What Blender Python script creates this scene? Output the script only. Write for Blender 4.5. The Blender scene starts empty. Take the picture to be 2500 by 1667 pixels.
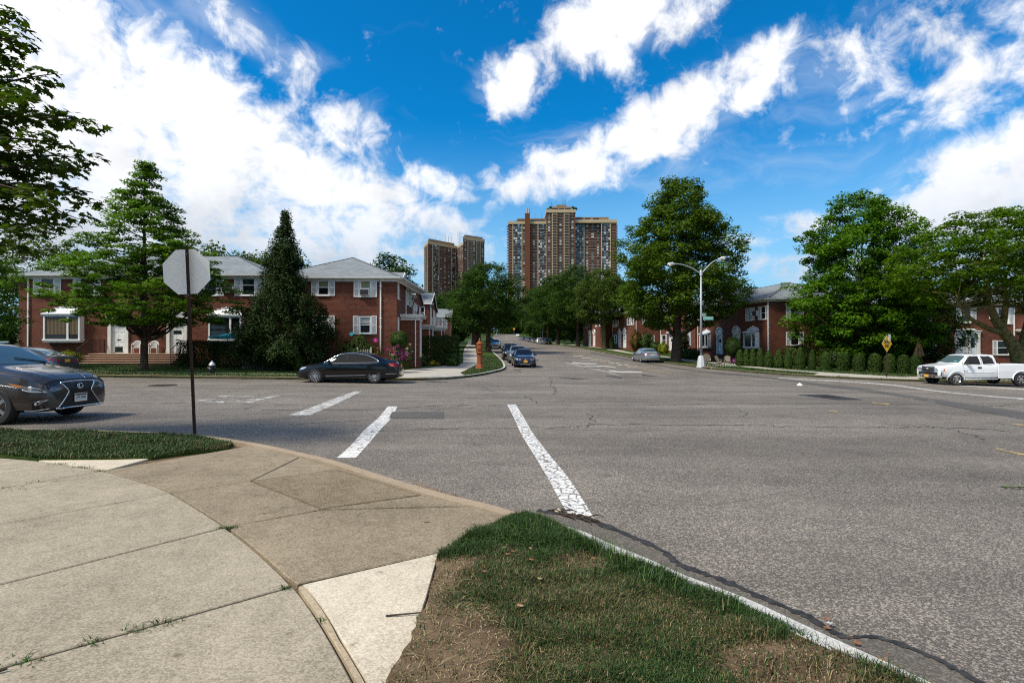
import bpy, bmesh, math, random
import numpy as np
from mathutils import Vector, Matrix
from mathutils.geometry import delaunay_2d_cdt

random.seed(7)
rng = np.random.default_rng(11)
S = bpy.context.scene
C = S.collection
R = math.radians

# ------------------------------------------------------------------ camera
F, CX, HY, CZ = 1333.0, 1250.0, 842.0, 1.62
cam_d = bpy.data.cameras.new('camera')
cam = bpy.data.objects.new('camera', cam_d)
C.objects.link(cam)
cam.location = (0, 0, CZ)
cam.rotation_euler = (R(90) + math.atan((HY - 833.5) / F), 0, 0)
cam_d.sensor_width = 36.0
cam_d.lens = 36.0 * F / 2500.0
cam_d.clip_start = 0.05
cam_d.clip_end = 6000
S.camera = cam

# ------------------------------------------------------------------ light
SUN_EL, SUN_AZ = R(51), R(-118)          # azimuth from +Y towards +X: high on the left, just behind the camera's shoulder
S.view_settings.view_transform = 'Standard'
S.view_settings.look = 'None'
S.view_settings.gamma = 1.0
S.view_settings.exposure = 0.62
S.view_settings.use_curve_mapping = False
S.cycles.filter_width = 1.15
S.cycles.use_denoising = False
sun_d = bpy.data.lights.new('sun', 'SUN')
sun_d.energy = 3.5
sun_d.angle = R(12)
sun_d.color = (1.0, 0.92, 0.78)
sun = bpy.data.objects.new('sun', sun_d)
C.objects.link(sun)
sd = Vector((math.sin(SUN_AZ) * math.cos(SUN_EL), math.cos(SUN_AZ) * math.cos(SUN_EL), math.sin(SUN_EL)))
sun.rotation_euler = sd.to_track_quat('Z', 'Y').to_euler()

SKY_STRENGTH = 0.085
W = bpy.data.worlds.new('World')
S.world = W
W.use_nodes = True
wt = W.node_tree
wt.nodes.clear()


class NT:
	"""small helper to write node trees as expressions"""
	def __init__(self, tree):
		self.t = tree

	def n(self, typ, **kw):
		nd = self.t.nodes.new(typ)
		for k, v in kw.items():
			if k == 'inp':
				for a, b in v.items():
					s = nd.inputs[a]
					if isinstance(b, bpy.types.NodeSocket):
						self.t.links.new(b, s)
					else:
						s.default_value = b
			else:
				setattr(nd, k, v)
		return nd

	def m(self, op, a, b=None, c=None, clamp=False):
		nd = self.t.nodes.new('ShaderNodeMath')
		nd.operation = op
		nd.use_clamp = clamp
		for i, v in enumerate((a, b, c)):
			if v is None:
				continue
			if isinstance(v, bpy.types.NodeSocket):
				self.t.links.new(v, nd.inputs[i])
			else:
				nd.inputs[i].default_value = v
		return nd.outputs[0]

	def mix(self, fac, a, b, blend='MIX'):
		nd = self.t.nodes.new('ShaderNodeMix')
		nd.data_type = 'RGBA'
		nd.blend_type = blend
		nd.clamp_factor = True
		for s, v in ((nd.inputs[0], fac), (nd.inputs[6], a), (nd.inputs[7], b)):
			if isinstance(v, bpy.types.NodeSocket):
				self.t.links.new(v, s)
			else:
				s.default_value = (*v, 1.0) if isinstance(v, tuple) and len(v) == 3 else v
		return nd.outputs[2]

	def rng(self, v, a, b, c=0.0, d=1.0, smooth=False):
		nd = self.t.nodes.new('ShaderNodeMapRange')
		if smooth:
			nd.interpolation_type = 'SMOOTHSTEP'
		for i, x in enumerate((v, a, b, c, d)):
			if isinstance(x, bpy.types.NodeSocket):
				self.t.links.new(x, nd.inputs[i])
			else:
				nd.inputs[i].default_value = x
		return nd.outputs[0]

	def noise(self, vec, scale, detail=4, rough=0.55, dist=0.0, out=0):
		nd = self.t.nodes.new('ShaderNodeTexNoise')
		if vec is not None:
			self.t.links.new(vec, nd.inputs['Vector'])
		nd.inputs['Scale'].default_value = scale
		nd.inputs['Detail'].default_value = detail
		nd.inputs['Roughness'].default_value = rough
		nd.inputs['Distortion'].default_value = dist
		return nd.outputs[out]


N = NT(wt)
sky = N.n('ShaderNodeTexSky')
sky.sky_type = 'NISHITA'
sky.sun_disc = False
sky.sun_elevation = SUN_EL
sky.sun_rotation = SUN_AZ
sky.altitude = 30
sky.air_density = 1.0
sky.dust_density = 0.4
sky.ozone_density = 2.5
hsv = N.n('ShaderNodeHueSaturation', inp={'Hue': 0.478, 'Saturation': 1.25, 'Value': 0.95, 'Color': sky.outputs[0]})

geo = N.n('ShaderNodeTexCoord').outputs['Generated']
xyz = N.n('ShaderNodeSeparateXYZ', inp={0: geo})
dx, dy, dz = xyz.outputs
zc = N.m('ADD', N.m('MAXIMUM', dz, 0.0), 0.10)
pv = N.n('ShaderNodeCombineXYZ', inp={0: N.m('DIVIDE', dx, zc), 1: N.m('DIVIDE', dy, zc), 2: 0.0}).outputs[0]
az = N.m('ARCTAN2', dx, dy)
el = N.m('ARCSINE', dz)
ae = N.n('ShaderNodeCombineXYZ', inp={0: az, 1: el, 2: 0.0}).outputs[0]


def ang(px, py):
	d = Vector(((px - CX) / F, 1.0, (HY - py) / F)).normalized()
	return math.atan2(d.x, d.y), math.asin(d.z)


# cloud banks: centre (where it hangs in the sky), half length, half width (rad), tilt, weight
CLOUDS = [
	((150, 190), .30, .16, -22, .95), ((430, 290), .28, .125, -30, 1.0), ((700, 400), .24, .085, -24, .95),
	((300, 470), .34, .09, -8, .9), ((80, 330), .3, .15, 0, .9), ((230, 560), .36, .11, 0, .95), ((870, 330), .10, .055, -30, .75),
	((1080, 452), .095, .032, -14, .75), ((620, 560), .40, .10, -6, .85), ((900, 500), .22, .07, -16, .85), ((980, 600), .25, .06, -4, .6),
	((1245, 200), .072, .055, 15, .95), ((1335, 165), .04, .05, 60, .6), ((1500, 40), .165, .072, 16, 1.0), ((1690, 0), .12, .05, 25, .75), ((1510, 120), .05, .05, 70, .7),
	((1390, 410), .19, .055, 14, .95), ((1620, 300), .17, .060, 22, 1.0), ((1830, 190), .11, .05, 32, .8),
	((1310, 470), .06, .03, 5, .5), ((2280, 70), .30, .10, 12, .43), ((2400, 210), .11, .05, 12, .78),
	((2480, 440), .22, .09, 24, 1.05), ((2300, 600), .3, .06, 4, .75), ((1900, 560), .16, .03, 6, .5),
	((540, 40), .12, .04, -20, .6), ((720, 170), .07, .04, 15, .5), ((1180, 640), .3, .05, 0, .35),
	((2110, 250), .05, .014, 8, .6),
]
cov = None
for (pp, la, lb, tilt, wgt) in CLOUDS:
	a0, e0 = ang(*pp)
	mp = N.n('ShaderNodeMapping', vector_type='TEXTURE', inp={'Vector': ae, 'Location': (a0, e0, 0), 'Rotation': (0, 0, R(tilt)), 'Scale': (la, lb, 1)})
	ln = N.n('ShaderNodeVectorMath', operation='LENGTH', inp={0: mp.outputs[0]}).outputs['Value']
	g = N.rng(ln, 1.45, 0.25, 0.0, wgt, smooth=True)
	cov = g if cov is None else N.m('MAXIMUM', cov, g)
# the same broken cloud goes on over the rest of the sky
behind = N.rng(dy, 0.35, 0.0, 0.0, 1.0, smooth=True)
bn = N.rng(N.noise(pv, 0.45, 2, 0.5), 0.42, 0.62, 0.0, 0.95, smooth=True)
cov = N.m('MAXIMUM', cov, N.m('MULTIPLY', behind, bn))
warp = N.noise(ae, 5.0, 3, 0.5, out=1)
wv = N.n('ShaderNodeVectorMath', operation='MULTIPLY_ADD', inp={0: warp, 1: (.9, .9, 0), 2: pv}).outputs[0]
f1 = N.noise(wv, 2.3, 9, 0.60)
f2 = N.noise(ae, 17.0, 7, 0.62, 0.4)
fb = N.m('ADD', N.m('MULTIPLY', f1, 0.62), N.m('MULTIPLY', f2, 0.38))
dens = N.m('ADD', N.m('MULTIPLY', cov, 0.62), N.m('SUBTRACT', fb, 0.5))
dens = N.m('ADD', dens, N.m('MULTIPLY', N.m('SUBTRACT', f2, 0.5), 0.85))
cmask = N.rng(dens, 0.14, 0.60, 0.0, 1.0, smooth=True)
wisp = N.rng(N.m('ADD', N.m('MULTIPLY', cov, .25), N.noise(wv, 1.1, 6, 0.62, 0.8)), 0.54, 0.92, 0.0, 0.45, smooth=True)
cmask = N.m('MAXIMUM', cmask, wisp)
# thick parts and parts low in the sky are greyer
lit = N.rng(N.noise(ae, 8.0, 7, 0.6), 0.34, 0.60, 0.84, 1.0, smooth=True)
low = N.rng(el, 0.03, 0.36, 0.0, 1.0, smooth=True)
ccol = N.mix(low, (0.47, 0.55, 0.67), (1.02, 1.02, 1.03))
CLOUD_GAIN = 9.0
ccol = N.n('ShaderNodeVectorMath', operation='SCALE', inp={0: ccol, 'Scale': N.m('MULTIPLY', lit, CLOUD_GAIN)}).outputs[0]
# pale band of air near the horizon
band = N.rng(el, 0.0, 0.40, 0.88, 0.0, smooth=True)
deep = N.mix(1.0, hsv.outputs[0], (.05, .86, 1.36), 'MULTIPLY')
skyc = N.mix(band, deep, (3.3, 5.4, 7.0))
fin = N.mix(cmask, skyc, ccol)
bg = N.n('ShaderNodeBackground', inp={'Color': fin, 'Strength': SKY_STRENGTH})
wo = N.n('ShaderNodeOutputWorld')
wt.links.new(bg.outputs[0], wo.inputs[0])

# ------------------------------------------------------------------ terrain: everything else stands on H(x, y)
RYK = [-50, 30, 46, 57, 75, 97, 150, 266, 320, 345, 420, 700]
RZK = [0, 0, .2, .35, .75, 1.35, 2.1, 4.2, 7.2, 8.6, 9.2, 10.]


def sm(a, b, x):
	t = np.clip((np.asarray(x, float) - a) / (b - a), 0, 1)
	return t * t * (3 - 2 * t)


def H(X, Y):
	X = np.clip(X, -30, 48)
	s = sm(14, 28, Y) * (1 - sm(60, 130, Y))
	return -.2 * sm(8, 27, Y) - (.015 * (X + 8) + .011 * np.clip(X - 20, 0, 40)) * s + np.interp(Y, RYK, RZK)


def HL(X, Y):
	"""lawns: kerb height, rising gently towards the houses on the left"""
	X = np.asarray(X, float)
	Y = np.asarray(Y, float)
	return H(X, Y) + .13 + .02 * sm(31, 36, Y) * sm(-2, -6, X) + .18 * sm(16, 22, X - .0) * sm(44, 52, Y)


def P(px, py, Y):
	"""the point at distance Y that the photograph shows at (px, py)"""
	return ((px - CX) / F * Y, Y, CZ + (HY - py) / F * Y)


def G(px, py, dz=0.0, f=H):
	Y = np.concatenate([np.arange(1.5, 70, .01), np.arange(70, 420, .1)])
	X = (px - CX) / F * Y
	z = CZ - (py - HY) / F * Y
	k = np.argmax(z <= f(X, Y) + dz)
	return float(X[k]), float(Y[k])


def GP(px, py, z):
	"""where the sight line through (px, py) meets the level z"""
	Y = (CZ - z) * F / (py - HY)
	return ((px - CX) / F * Y, Y)
# ------------------------------------------------------------------ materials
MATS = {}


def mat(name, base=(.5, .5, .5), rough=.6, metal=0.0, spec=0.5, fn=None, coat=0.0):
	m = bpy.data.materials.new(name)
	m.use_nodes = True
	t = m.node_tree
	b = t.nodes['Principled BSDF']
	b.inputs['Base Color'].default_value = (*base, 1)
	b.inputs['Roughness'].default_value = rough
	b.inputs['Metallic'].default_value = metal
	b.inputs['Specular IOR Level'].default_value = spec
	b.inputs['Coat Weight'].default_value = coat
	b.inputs['Coat Roughness'].default_value = 0.03
	if fn:
		fn(NT(t), b)
	MATS[name] = m
	return m


def setc(n, b, col):
	n.t.links.new(col, b.inputs['Base Color'])


def bump(n, b, h, strength=.3, dist=.02):
	nd = n.n('ShaderNodeBump', inp={'Strength': strength, 'Distance': dist, 'Height': h})
	n.t.links.new(nd.outputs[0], b.inputs['Normal'])


def opos(n):
	return n.n('ShaderNodeNewGeometry').outputs['Position']


def uvc(n):
	return n.n('ShaderNodeTexCoord').outputs['UV']


def voro(n, vec, scale, feature='F1', out='Distance', rand=1.0):
	nd = n.n('ShaderNodeTexVoronoi', feature=feature)
	n.t.links.new(vec, nd.inputs['Vector'])
	nd.inputs['Scale'].default_value = scale
	nd.inputs['Randomness'].default_value = rand
	return nd.outputs[out]


def crackmask(n, pos, scale, width, dist=.35, cover=(.5, .62)):
	w = n.noise(pos, scale * 4.5, 5, .68, out=1)
	v = n.n('ShaderNodeVectorMath', operation='MULTIPLY_ADD', inp={0: w, 1: (dist, dist, 0), 2: pos}).outputs[0]
	e = voro(n, v, scale, 'DISTANCE_TO_EDGE')
	line = n.rng(e, width * .4, width, 1.0, 0.0)
	patch = n.rng(n.noise(pos, scale * .45, 2, .5), cover[0], cover[1])
	return n.m('MULTIPLY', line, patch)


def asphalt_col(n, pos, c0=(.020, .016, .013), c1=(.385, .335, .280)):
	fine = n.noise(pos, 120.0, 2, .75)
	sp = voro(n, pos, 85.0, out='Color')
	spv = n.n('ShaderNodeSeparateColor', inp={0: sp}).outputs[0]
	tone = n.noise(pos, .22, 4, .6)
	st = n.noise(pos, 1.3, 5, .65)
	g = n.m('ADD', n.m('MULTIPLY', n.rng(fine, .36, .64), .45), n.m('MULTIPLY', n.rng(spv, .50, 1.0), .58))
	g = n.m('MULTIPLY', g, n.rng(st, .3, .75, .8, 1.15))
	g = n.m('MULTIPLY', g, n.rng(tone, .3, .7, .74, 1.26))
	mp = n.n('ShaderNodeMapping', inp={'Vector': pos, 'Rotation': (0, 0, R(5)), 'Scale': (.05, .62, 1)}).outputs[0]
	g = n.m('MULTIPLY', g, n.rng(n.noise(mp, 1.0, 4, .6, .4), .36, .66, .80, 1.22))
	return n.mix(g, c0, c1), fine


def f_asphalt(n, b):
	pos = opos(n)
	col, fine = asphalt_col(n, pos)
	# wear: paler wheel tracks, warm dust, small stains
	dust = n.rng(n.noise(pos, .55, 5, .62, .3), .52, .8, 0, .45)
	col = n.mix(dust, col, (.185, .160, .130))
	stain = n.rng(n.noise(pos, 2.1, 3, .5, .2), .64, .78, 0, .55)
	col = n.mix(stain, col, (.055, .05, .046))
	cr = crackmask(n, pos, .42, .004, .16, (.56, .66))
	col = n.mix(cr, col, (.022, .020, .019))
	setc(n, b, col)
	bump(n, b, n.m('SUBTRACT', fine, n.m('MULTIPLY', cr, .8)), .35, .012)


mat('asphalt', rough=.82, spec=.35, fn=f_asphalt)


def f_patch(n, b):
	pos = opos(n)
	col, fine = asphalt_col(n, pos, (.034, .031, .028), (.19, .178, .162))
	setc(n, b, col)
	bump(n, b, fine, .3, .008)


mat('patch_asphalt', rough=.85, spec=.3, fn=f_patch)


def f_gutter(n, b):
	pos = opos(n)
	col, fine = asphalt_col(n, pos, (.050, .044, .037), (.21, .185, .155))
	col = n.mix(n.rng(n.noise(pos, 3.0, 5, .65), .5, .75, 0, .5), col, (.10, .085, .062))
	setc(n, b, col)
	bump(n, b, fine, .25, .006)


mat('gutter_asphalt', rough=.85, spec=.3, fn=f_gutter)


def f_tar(n, b):
	pos = opos(n)
	c = n.mix(n.rng(n.noise(pos, 14, 5, .65), .35, .7), (.012, .011, .010), (.050, .045, .040))
	setc(n, b, c)
	bump(n, b, n.noise(pos, 40, 4, .7), .6, .01)


mat('tar', rough=.6, spec=.4, fn=f_tar)
mat('crack_line', (.020, .018, .017), .9)


def paint_fn(c, crack=5.0, wear=(.60, .74), cw=.05, cover=(.36, .5)):
	def f(n, b):
		pos = opos(n)
		a, fine = asphalt_col(n, pos)
		nz = n.noise(pos, 6.0, 6, .72)
		wv = n.rng(nz, wear[0], wear[1])
		cr = crackmask(n, pos, crack, cw, .06, cover)
		cr2 = crackmask(n, pos, crack * 2.1, cw * .6, .03, (.45, .6))
		grime = n.rng(n.noise(pos, 22, 4, .7), .3, .8, .78, 1.05)
		pc = n.mix(1.0, c, grime, 'MULTIPLY')
		k = n.m('MAXIMUM', n.m('MAXIMUM', wv, cr), cr2)
		setc(n, b, n.mix(k, pc, a))
		bump(n, b, n.m('SUBTRACT', n.m('MULTIPLY', fine, .5), k), .4, .006)
	return f


mat('road_paint', rough=.6, fn=paint_fn((.72, .70, .66), wear=(.54, .70)))
mat('road_paint_cracked', rough=.6, fn=paint_fn((.74, .73, .70), 8.5, (.66, .8), .085, (.25, .35)))
mat('road_paint_worn', rough=.65, fn=paint_fn((.68, .67, .64), 4.0, (.40, .62)))
mat('road_paint_yellow', rough=.65, fn=paint_fn((.52, .36, .09), 4.0, (.38, .60)))


def conc_fn(c0, c1, streak=0.0, stain=(.12, .085, .05), sa=.35):
	def f(n, b):
		pos = opos(n)
		big = n.noise(pos, .9, 5, .6)
		mid = n.noise(pos, 7, 5, .65)
		fine = n.noise(pos, 160, 3, .75)
		k = n.m('ADD', n.m('MULTIPLY', n.rng(big, .3, .7), .4), n.m('MULTIPLY', n.rng(mid, .3, .7), .28))
		k = n.m('ADD', k, n.m('MULTIPLY', n.rng(fine, .3, .7), .30))
		sp = n.n('ShaderNodeSeparateColor', inp={0: voro(n, pos, 105.0, out='Color')}).outputs[0]
		k = n.m('ADD', k, n.rng(sp, 0, 1, -.24, .36))
		col = n.mix(k, c0, c1)
		if streak:
			mp = n.n('ShaderNodeMapping', inp={'Vector': pos, 'Rotation': (0, 0, R(-38)), 'Scale': (5, 90, 1)}).outputs[0]
			col = n.mix(n.m('MULTIPLY', n.rng(n.noise(mp, 1.0, 3, .6), .5, .7), streak), col, c0)
		sn = n.rng(n.noise(pos, 2.6, 5, .7, .3), .60, .78, 0, sa)
		col = n.mix(sn, col, stain)
		spot = n.m('MULTIPLY', n.rng(voro(n, pos, 3.3), .05, .12, 1, 0), n.rng(n.noise(pos, 31, 3, .6), .42, .6))
		col = n.mix(n.m('MULTIPLY', spot, sa * 2), col, stain)
		# pits and droppings
		pit = n.rng(voro(n, pos, 13.0), .035, .07, .55, 0.0)
		col = n.mix(pit, col, (.06, .05, .04))
		setc(n, b, col)
		bump(n, b, n.m('ADD', n.m('MULTIPLY', mid, .4), fine), .28, .004)
	return f


mat('concrete', rough=.9, spec=.25, fn=conc_fn((.140, .116, .080), (.405, .350, .262), .20, sa=.35))
mat('concrete_tan', rough=.9, spec=.25, fn=conc_fn((.085, .064, .040), (.320, .260, .180), .0, (.070, .050, .032), .55))
mat('concrete_pale', rough=.9, spec=.25, fn=conc_fn((.30, .25, .185), (.62, .55, .43), .0, (.22, .175, .125), .4))
mat('panel_dark', rough=.95, spec=.1, fn=conc_fn((.060, .045, .028), (.20, .16, .108)))  # darker tan base between the ribs of the ramp panel
mat('concrete_edge', rough=.9, spec=.25, fn=conc_fn((.24, .185, .115), (.44, .36, .25), .0, (.13, .10, .06), .45))
mat('concrete_far', rough=.9, spec=.25, fn=conc_fn((.27, .245, .205), (.44, .41, .36), .0))
mat('kerb_concrete', rough=.9, spec=.25, fn=conc_fn((.20, .15, .10), (.36, .285, .20), .0, (.08, .06, .04), .6))
mat('kerb_pale', rough=.85, spec=.3, fn=conc_fn((.22, .215, .20), (.56, .55, .52), .0, (.17, .15, .12), .5))


def f_soil(n, b):
	pos = opos(n)
	k = n.m('ADD', n.m('MULTIPLY', n.noise(pos, 5, 6, .65), .6), n.m('MULTIPLY', n.noise(pos, 70, 4, .7), .4))
	col = n.mix(n.rng(k, .35, .65), (.060, .038, .022), (.185, .130, .080))
	pb = n.rng(voro(n, pos, 38.0), .10, .16, .8, 0)
	sel = n.rng(n.noise(pos, 3.2, 2, .5), .5, .62)
	col = n.mix(n.m('MULTIPLY', pb, sel), col, (.42, .34, .25))
	setc(n, b, col)
	bump(n, b, k, .8, .03)


mat('soil', rough=.95, spec=.1, fn=f_soil)


def f_lawn(n, b):
	pos = opos(n)
	a = n.noise(pos, .8, 4, .6)
	c = n.noise(pos, 9, 5, .7)
	f = n.noise(pos, 60, 3, .75)
	k = n.m('ADD', n.m('MULTIPLY', a, .3), n.m('ADD', n.m('MULTIPLY', c, .35), n.m('MULTIPLY', f, .35)))
	col = n.mix(n.rng(k, .36, .62), (.012, .024, .005), (.060, .098, .020))
	dry = n.rng(n.noise(pos, 1.5, 4, .65), .58, .72, 0, .5)
	col = n.mix(dry, col, (.105, .090, .032))
	setc(n, b, col)
	bump(n, b, k, 1.0, .08)


mat('lawn', rough=.95, spec=.1, fn=f_lawn)


def leaf_mat(name, c0, c1, trans=.30, warm=None, rough=.45):
	def f(n, b):
		rnd = n.n('ShaderNodeNewGeometry').outputs['Random Per Island']
		pos = opos(n)
		nz = n.noise(pos, .55, 3, .6)
		k = n.m('ADD', n.m('MULTIPLY', rnd, .55), n.m('MULTIPLY', n.rng(nz, .3, .7), .45))
		col = n.mix(k, c0, c1)
		if warm:
			col = n.mix(n.rng(rnd, .965, .97), col, warm)
		setc(n, b, col)
		tr = n.n('ShaderNodeBsdfTranslucent', inp={'Color': n.mix(1.0, col, (1.25, 1.5, .55), 'MULTIPLY')})
		ms = n.n('ShaderNodeMixShader', inp={0: trans})
		out = n.t.nodes['Material Output']
		n.t.links.new(b.outputs[0], ms.inputs[1])
		n.t.links.new(tr.outputs[0], ms.inputs[2])
		n.t.links.new(ms.outputs[0], out.inputs[0])
	return mat(name, rough=.6, spec=.12, fn=f)


leaf_mat('leaf_maple', (.012, .030, .004), (.075, .115, .008), .32, (.05, .05, .01))
leaf_mat('leaf_pin_oak', (.016, .046, .004), (.150, .265, .018), .36)
leaf_mat('leaf_oak', (.014, .034, .003), (.110, .175, .010), .28)
leaf_mat('leaf_street', (.010, .028, .004), (.055, .105, .010), .26)
leaf_mat('leaf_street_pale', (.018, .038, .006), (.090, .125, .016), .28)
leaf_mat('leaf_gum', (.014, .046, .003), (.125, .255, .010), .36)
leaf_mat('leaf_plane', (.014, .042, .003), (.125, .215, .008), .36)
leaf_mat('leaf_cedar', (.007, .017, .004), (.040, .068, .016), .15)
leaf_mat('leaf_arborvitae', (.010, .024, .004), (.060, .105, .016), .18)
leaf_mat('leaf_hedge', (.008, .020, .004), (.042, .072, .011), .15)
leaf_mat('leaf_shrub', (.014, .034, .006), (.062, .105, .020), .22)
leaf_mat('leaf_lime', (.060, .085, .006), (.26, .28, .022), .3)
leaf_mat('leaf_rusty', (.045, .040, .008), (.15, .095, .022), .25)
leaf_mat('petal_magenta', (.26, .012, .17), (.55, .05, .36), .2)
leaf_mat('petal_red', (.35, .01, .01), (.65, .03, .02), .2)
leaf_mat('petal_yellow', (.60, .40, .01), (.80, .62, .03), .2)
leaf_mat('petal_white', (.6, .55, .5), (.8, .76, .72), .2)
leaf_mat('petal_purple', (.10, .015, .10), (.25, .04, .22), .2)


def f_blade(n, b):
	at = n.n('ShaderNodeAttribute', attribute_name='tint').outputs['Color']
	setc(n, b, at)


mat('grass_blade', rough=.6, spec=.25, fn=f_blade)


def f_bark(n, b):
	pos = opos(n)
	mp = n.n('ShaderNodeMapping', inp={'Vector': pos, 'Scale': (9, 9, 1.6)}).outputs[0]
	k = n.noise(mp, 2.2, 6, .7, .3)
	setc(n, b, n.mix(n.rng(k, .35, .66), (.022, .014, .009), (.115, .080, .052)))
	bump(n, b, k, 1.0, .05)


mat('bark', rough=.9, spec=.2, fn=f_bark)


def f_bark2(n, b):
	pos = opos(n)
	k = n.noise(pos, 5, 5, .65, .3)
	setc(n, b, n.mix(n.rng(k, .35, .66), (.060, .048, .016), (.20, .165, .060)))
	bump(n, b, k, .6, .03)


mat('bark_pale', rough=.85, spec=.2, fn=f_bark2)


def brick_fn(c1, c2, mortar, scale=1.0):
	def f(n, b):
		uv = uvc(n)
		bt = n.n('ShaderNodeTexBrick', offset=.5, inp={'Vector': uv, 'Color1': (*c1, 1), 'Color2': (*c2, 1), 'Mortar': (*mortar, 1), 'Scale': 1.0,
                 'Mortar Size': .009 * scale, 'Mortar Smooth': .2, 'Bias': -.1, 'Brick Width': .215 * scale, 'Row Height': .078 * scale})
		k = n.noise(uv, 1.2, 5, .62)
		k2 = n.noise(uv, 26, 3, .6)
		col = n.mix(1.0, bt.outputs[0], n.mix(n.rng(k, .3, .7), (.80, .78, .76), (1.12, 1.1, 1.1)), 'MULTIPLY')
		col = n.mix(1.0, col, n.mix(n.rng(k2, .3, .7), (.72, .70, .70), (1.25, 1.22, 1.2)), 'MULTIPLY')
		setc(n, b, col)
		bump(n, b, bt.outputs[1], -.5, .008)
	return f


mat('brick', rough=.88, spec=.2, fn=brick_fn((.150, .038, .020), (.072, .020, .012), (.15, .098, .072)))
mat('brick_tower', rough=.9, spec=.15, fn=brick_fn((.105, .045, .030), (.085, .036, .025), (.08, .045, .034), 2.0))
mat('brick_chimney', rough=.9, spec=.15, fn=brick_fn((.17, .062, .030), (.13, .046, .024), (.14, .06, .035), 2.0))


def shingle_fn(c0, c1):
	def f(n, b):
		uv = uvc(n)
		bt = n.n('ShaderNodeTexBrick', offset=.5, inp={'Vector': uv, 'Color1': (*c0, 1), 'Color2': (*c1, 1), 'Mortar': (c0[0] * .55, c0[1] * .55, c0[2] * .55, 1), 'Scale': 1.0,
                 'Mortar Size': .012, 'Mortar Smooth': .4, 'Brick Width': .34, 'Row Height': .15})
		k = n.noise(uv, .8, 5, .65)
		col = n.mix(1.0, bt.outputs[0], n.mix(n.rng(k, .3, .7), (.84, .84, .85), (1.1, 1.1, 1.1)), 'MULTIPLY')
		setc(n, b, col)
		bump(n, b, bt.outputs[1], -.5, .01)
	return f


mat('shingle', rough=.85, spec=.25, fn=shingle_fn((.160, .180, .192), (.225, .245, .255)))


def dirty(c, amt=.25, sc=3.0):
	def f(n, b):
		pos = opos(n)
		k = n.noise(pos, sc, 5, .65)
		setc(n, b, n.mix(n.rng(k, .35, .75, 0, amt), c, (c[0] * .45, c[1] * .42, c[2] * .38)))
	return f


mat('white_paint', rough=.5, fn=dirty((.74, .745, .74), .22, 2.5))
mat('white_trim', rough=.5, fn=dirty((.70, .69, .66), .25, 2.0))
mat('gutter_metal', (.50, .50, .48), .45, .2)
mat('beige', rough=.8, fn=dirty((.44, .34, .215), .3, .15))
mat('beige_dark', rough=.8, fn=dirty((.24, .15, .085), .3, .15))
mat('slab_edge', rough=.8, fn=dirty((.44, .36, .26), .3, .3))
mat('glass_dark', (.010, .011, .012), .06, 0, .55)
mat('glass_green', (.014, .020, .018), .05, 0, .6)
mat('glass_car', (.008, .008, .008), .04, 0, .3)
mat('glass_car_sky_tint', (.06, .095, .11), .02, 0, 1.0)  # bluish base colour stands in for sky and clouds reflected in the glass
mat('blind', rough=.8, fn=dirty((.20, .22, .12), .2, 4))
mat('blind_pale', rough=.8, fn=dirty((.36, .38, .36), .2, 4))
mat('curtain', rough=.9, fn=dirty((.16, .12, .075), .4, 9))
mat('pane_bright', (.55, .58, .60), .35)
mat('pane_mid', (.16, .18, .20), .15)
mat('pane_dark', (.015, .014, .016), .12)
mat('pane_teal', (.05, .12, .14), .12)
mat('black_metal', (.014, .013, .013), .45, .3)
mat('rust_steel', rough=.75, spec=.3, fn=dirty((.040, .020, .013), .7, 14))
mat('sign_back', rough=.55, metal=.0, fn=dirty((.84, .83, .80), .10, 9))
mat('galvanised', rough=.5, metal=.3, fn=dirty((.34, .37, .41), .25, 4))
mat('lamp_grey', (.46, .47, .48), .45, .1)
mat('lamp_glass', (.55, .50, .40), .15)
mat('sign_yellow', (.80, .47, .015), .5, 0, .2)
mat('sign_orange', (.75, .28, .02), .4)
mat('sign_green', (.012, .20, .075), .4)
mat('sign_teal', (.03, .33, .27), .4)
mat('sign_red', (.45, .02, .02), .4)
mat('letter_white', (.78, .80, .78), .5)
mat('letter_black', (.012, .012, .012), .5)
mat('callbox_paint', rough=.62, spec=.4, fn=dirty((.28, .070, .018), .9, 7))
mat('hydrant_black', (.012, .012, .013), .4)
mat('hydrant_silver', (.58, .60, .62), .35, .5)
mat('plastic_white', (.78, .78, .76), .4)
mat('wood_grey', rough=.85, fn=dirty((.21, .17, .13), .5, 6))
mat('wood_fence', rough=.9, fn=dirty((.11, .085, .055), .5, 6))
mat('wood_pale', rough=.8, fn=dirty((.42, .40, .34), .4, 6))
mat('canvas_tan', rough=.9, fn=dirty((.24, .135, .062), .4, 5))
mat('canvas_teal', (.02, .36, .44), .8)
mat('terracotta', (.30, .10, .055), .85)
mat('red_plastic', (.42, .03, .03), .5)
mat('twig', rough=.9, fn=dirty((.045, .028, .018), .5, 30))
mat('dead_leaf', rough=.8, fn=dirty((.22, .095, .04), .6, 40))
mat('dead_leaf_pale', rough=.8, fn=dirty((.34, .22, .12), .5, 40))
mat('green_leaf', (.10, .20, .03), .6)
mat('paper', (.75, .78, .72), .7)
mat('iron', rough=.7, fn=dirty((.040, .024, .017), .6, 10))
mat('tyre', (.014, .014, .014), .75)
mat('chrome', (.80, .80, .80), .10, 1.0)
mat('alloy', (.62, .62, .63), .25, .9)
mat('car_black', (.006, .0055, .005), .14, 0, .25, coat=.55)
mat('car_graphite', (.070, .056, .050), .28, .5, .4, coat=.7)
mat('car_blue', (.005, .007, .020), .16, .1, .4, coat=.7)
mat('car_silver', (.36, .37, .38), .26, .75, .5, coat=.8)
mat('car_grey', (.11, .115, .12), .22, .5, .5, coat=1.0)
mat('car_white', (.72, .73, .74), .28, 0, .5, coat=.7)
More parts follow.
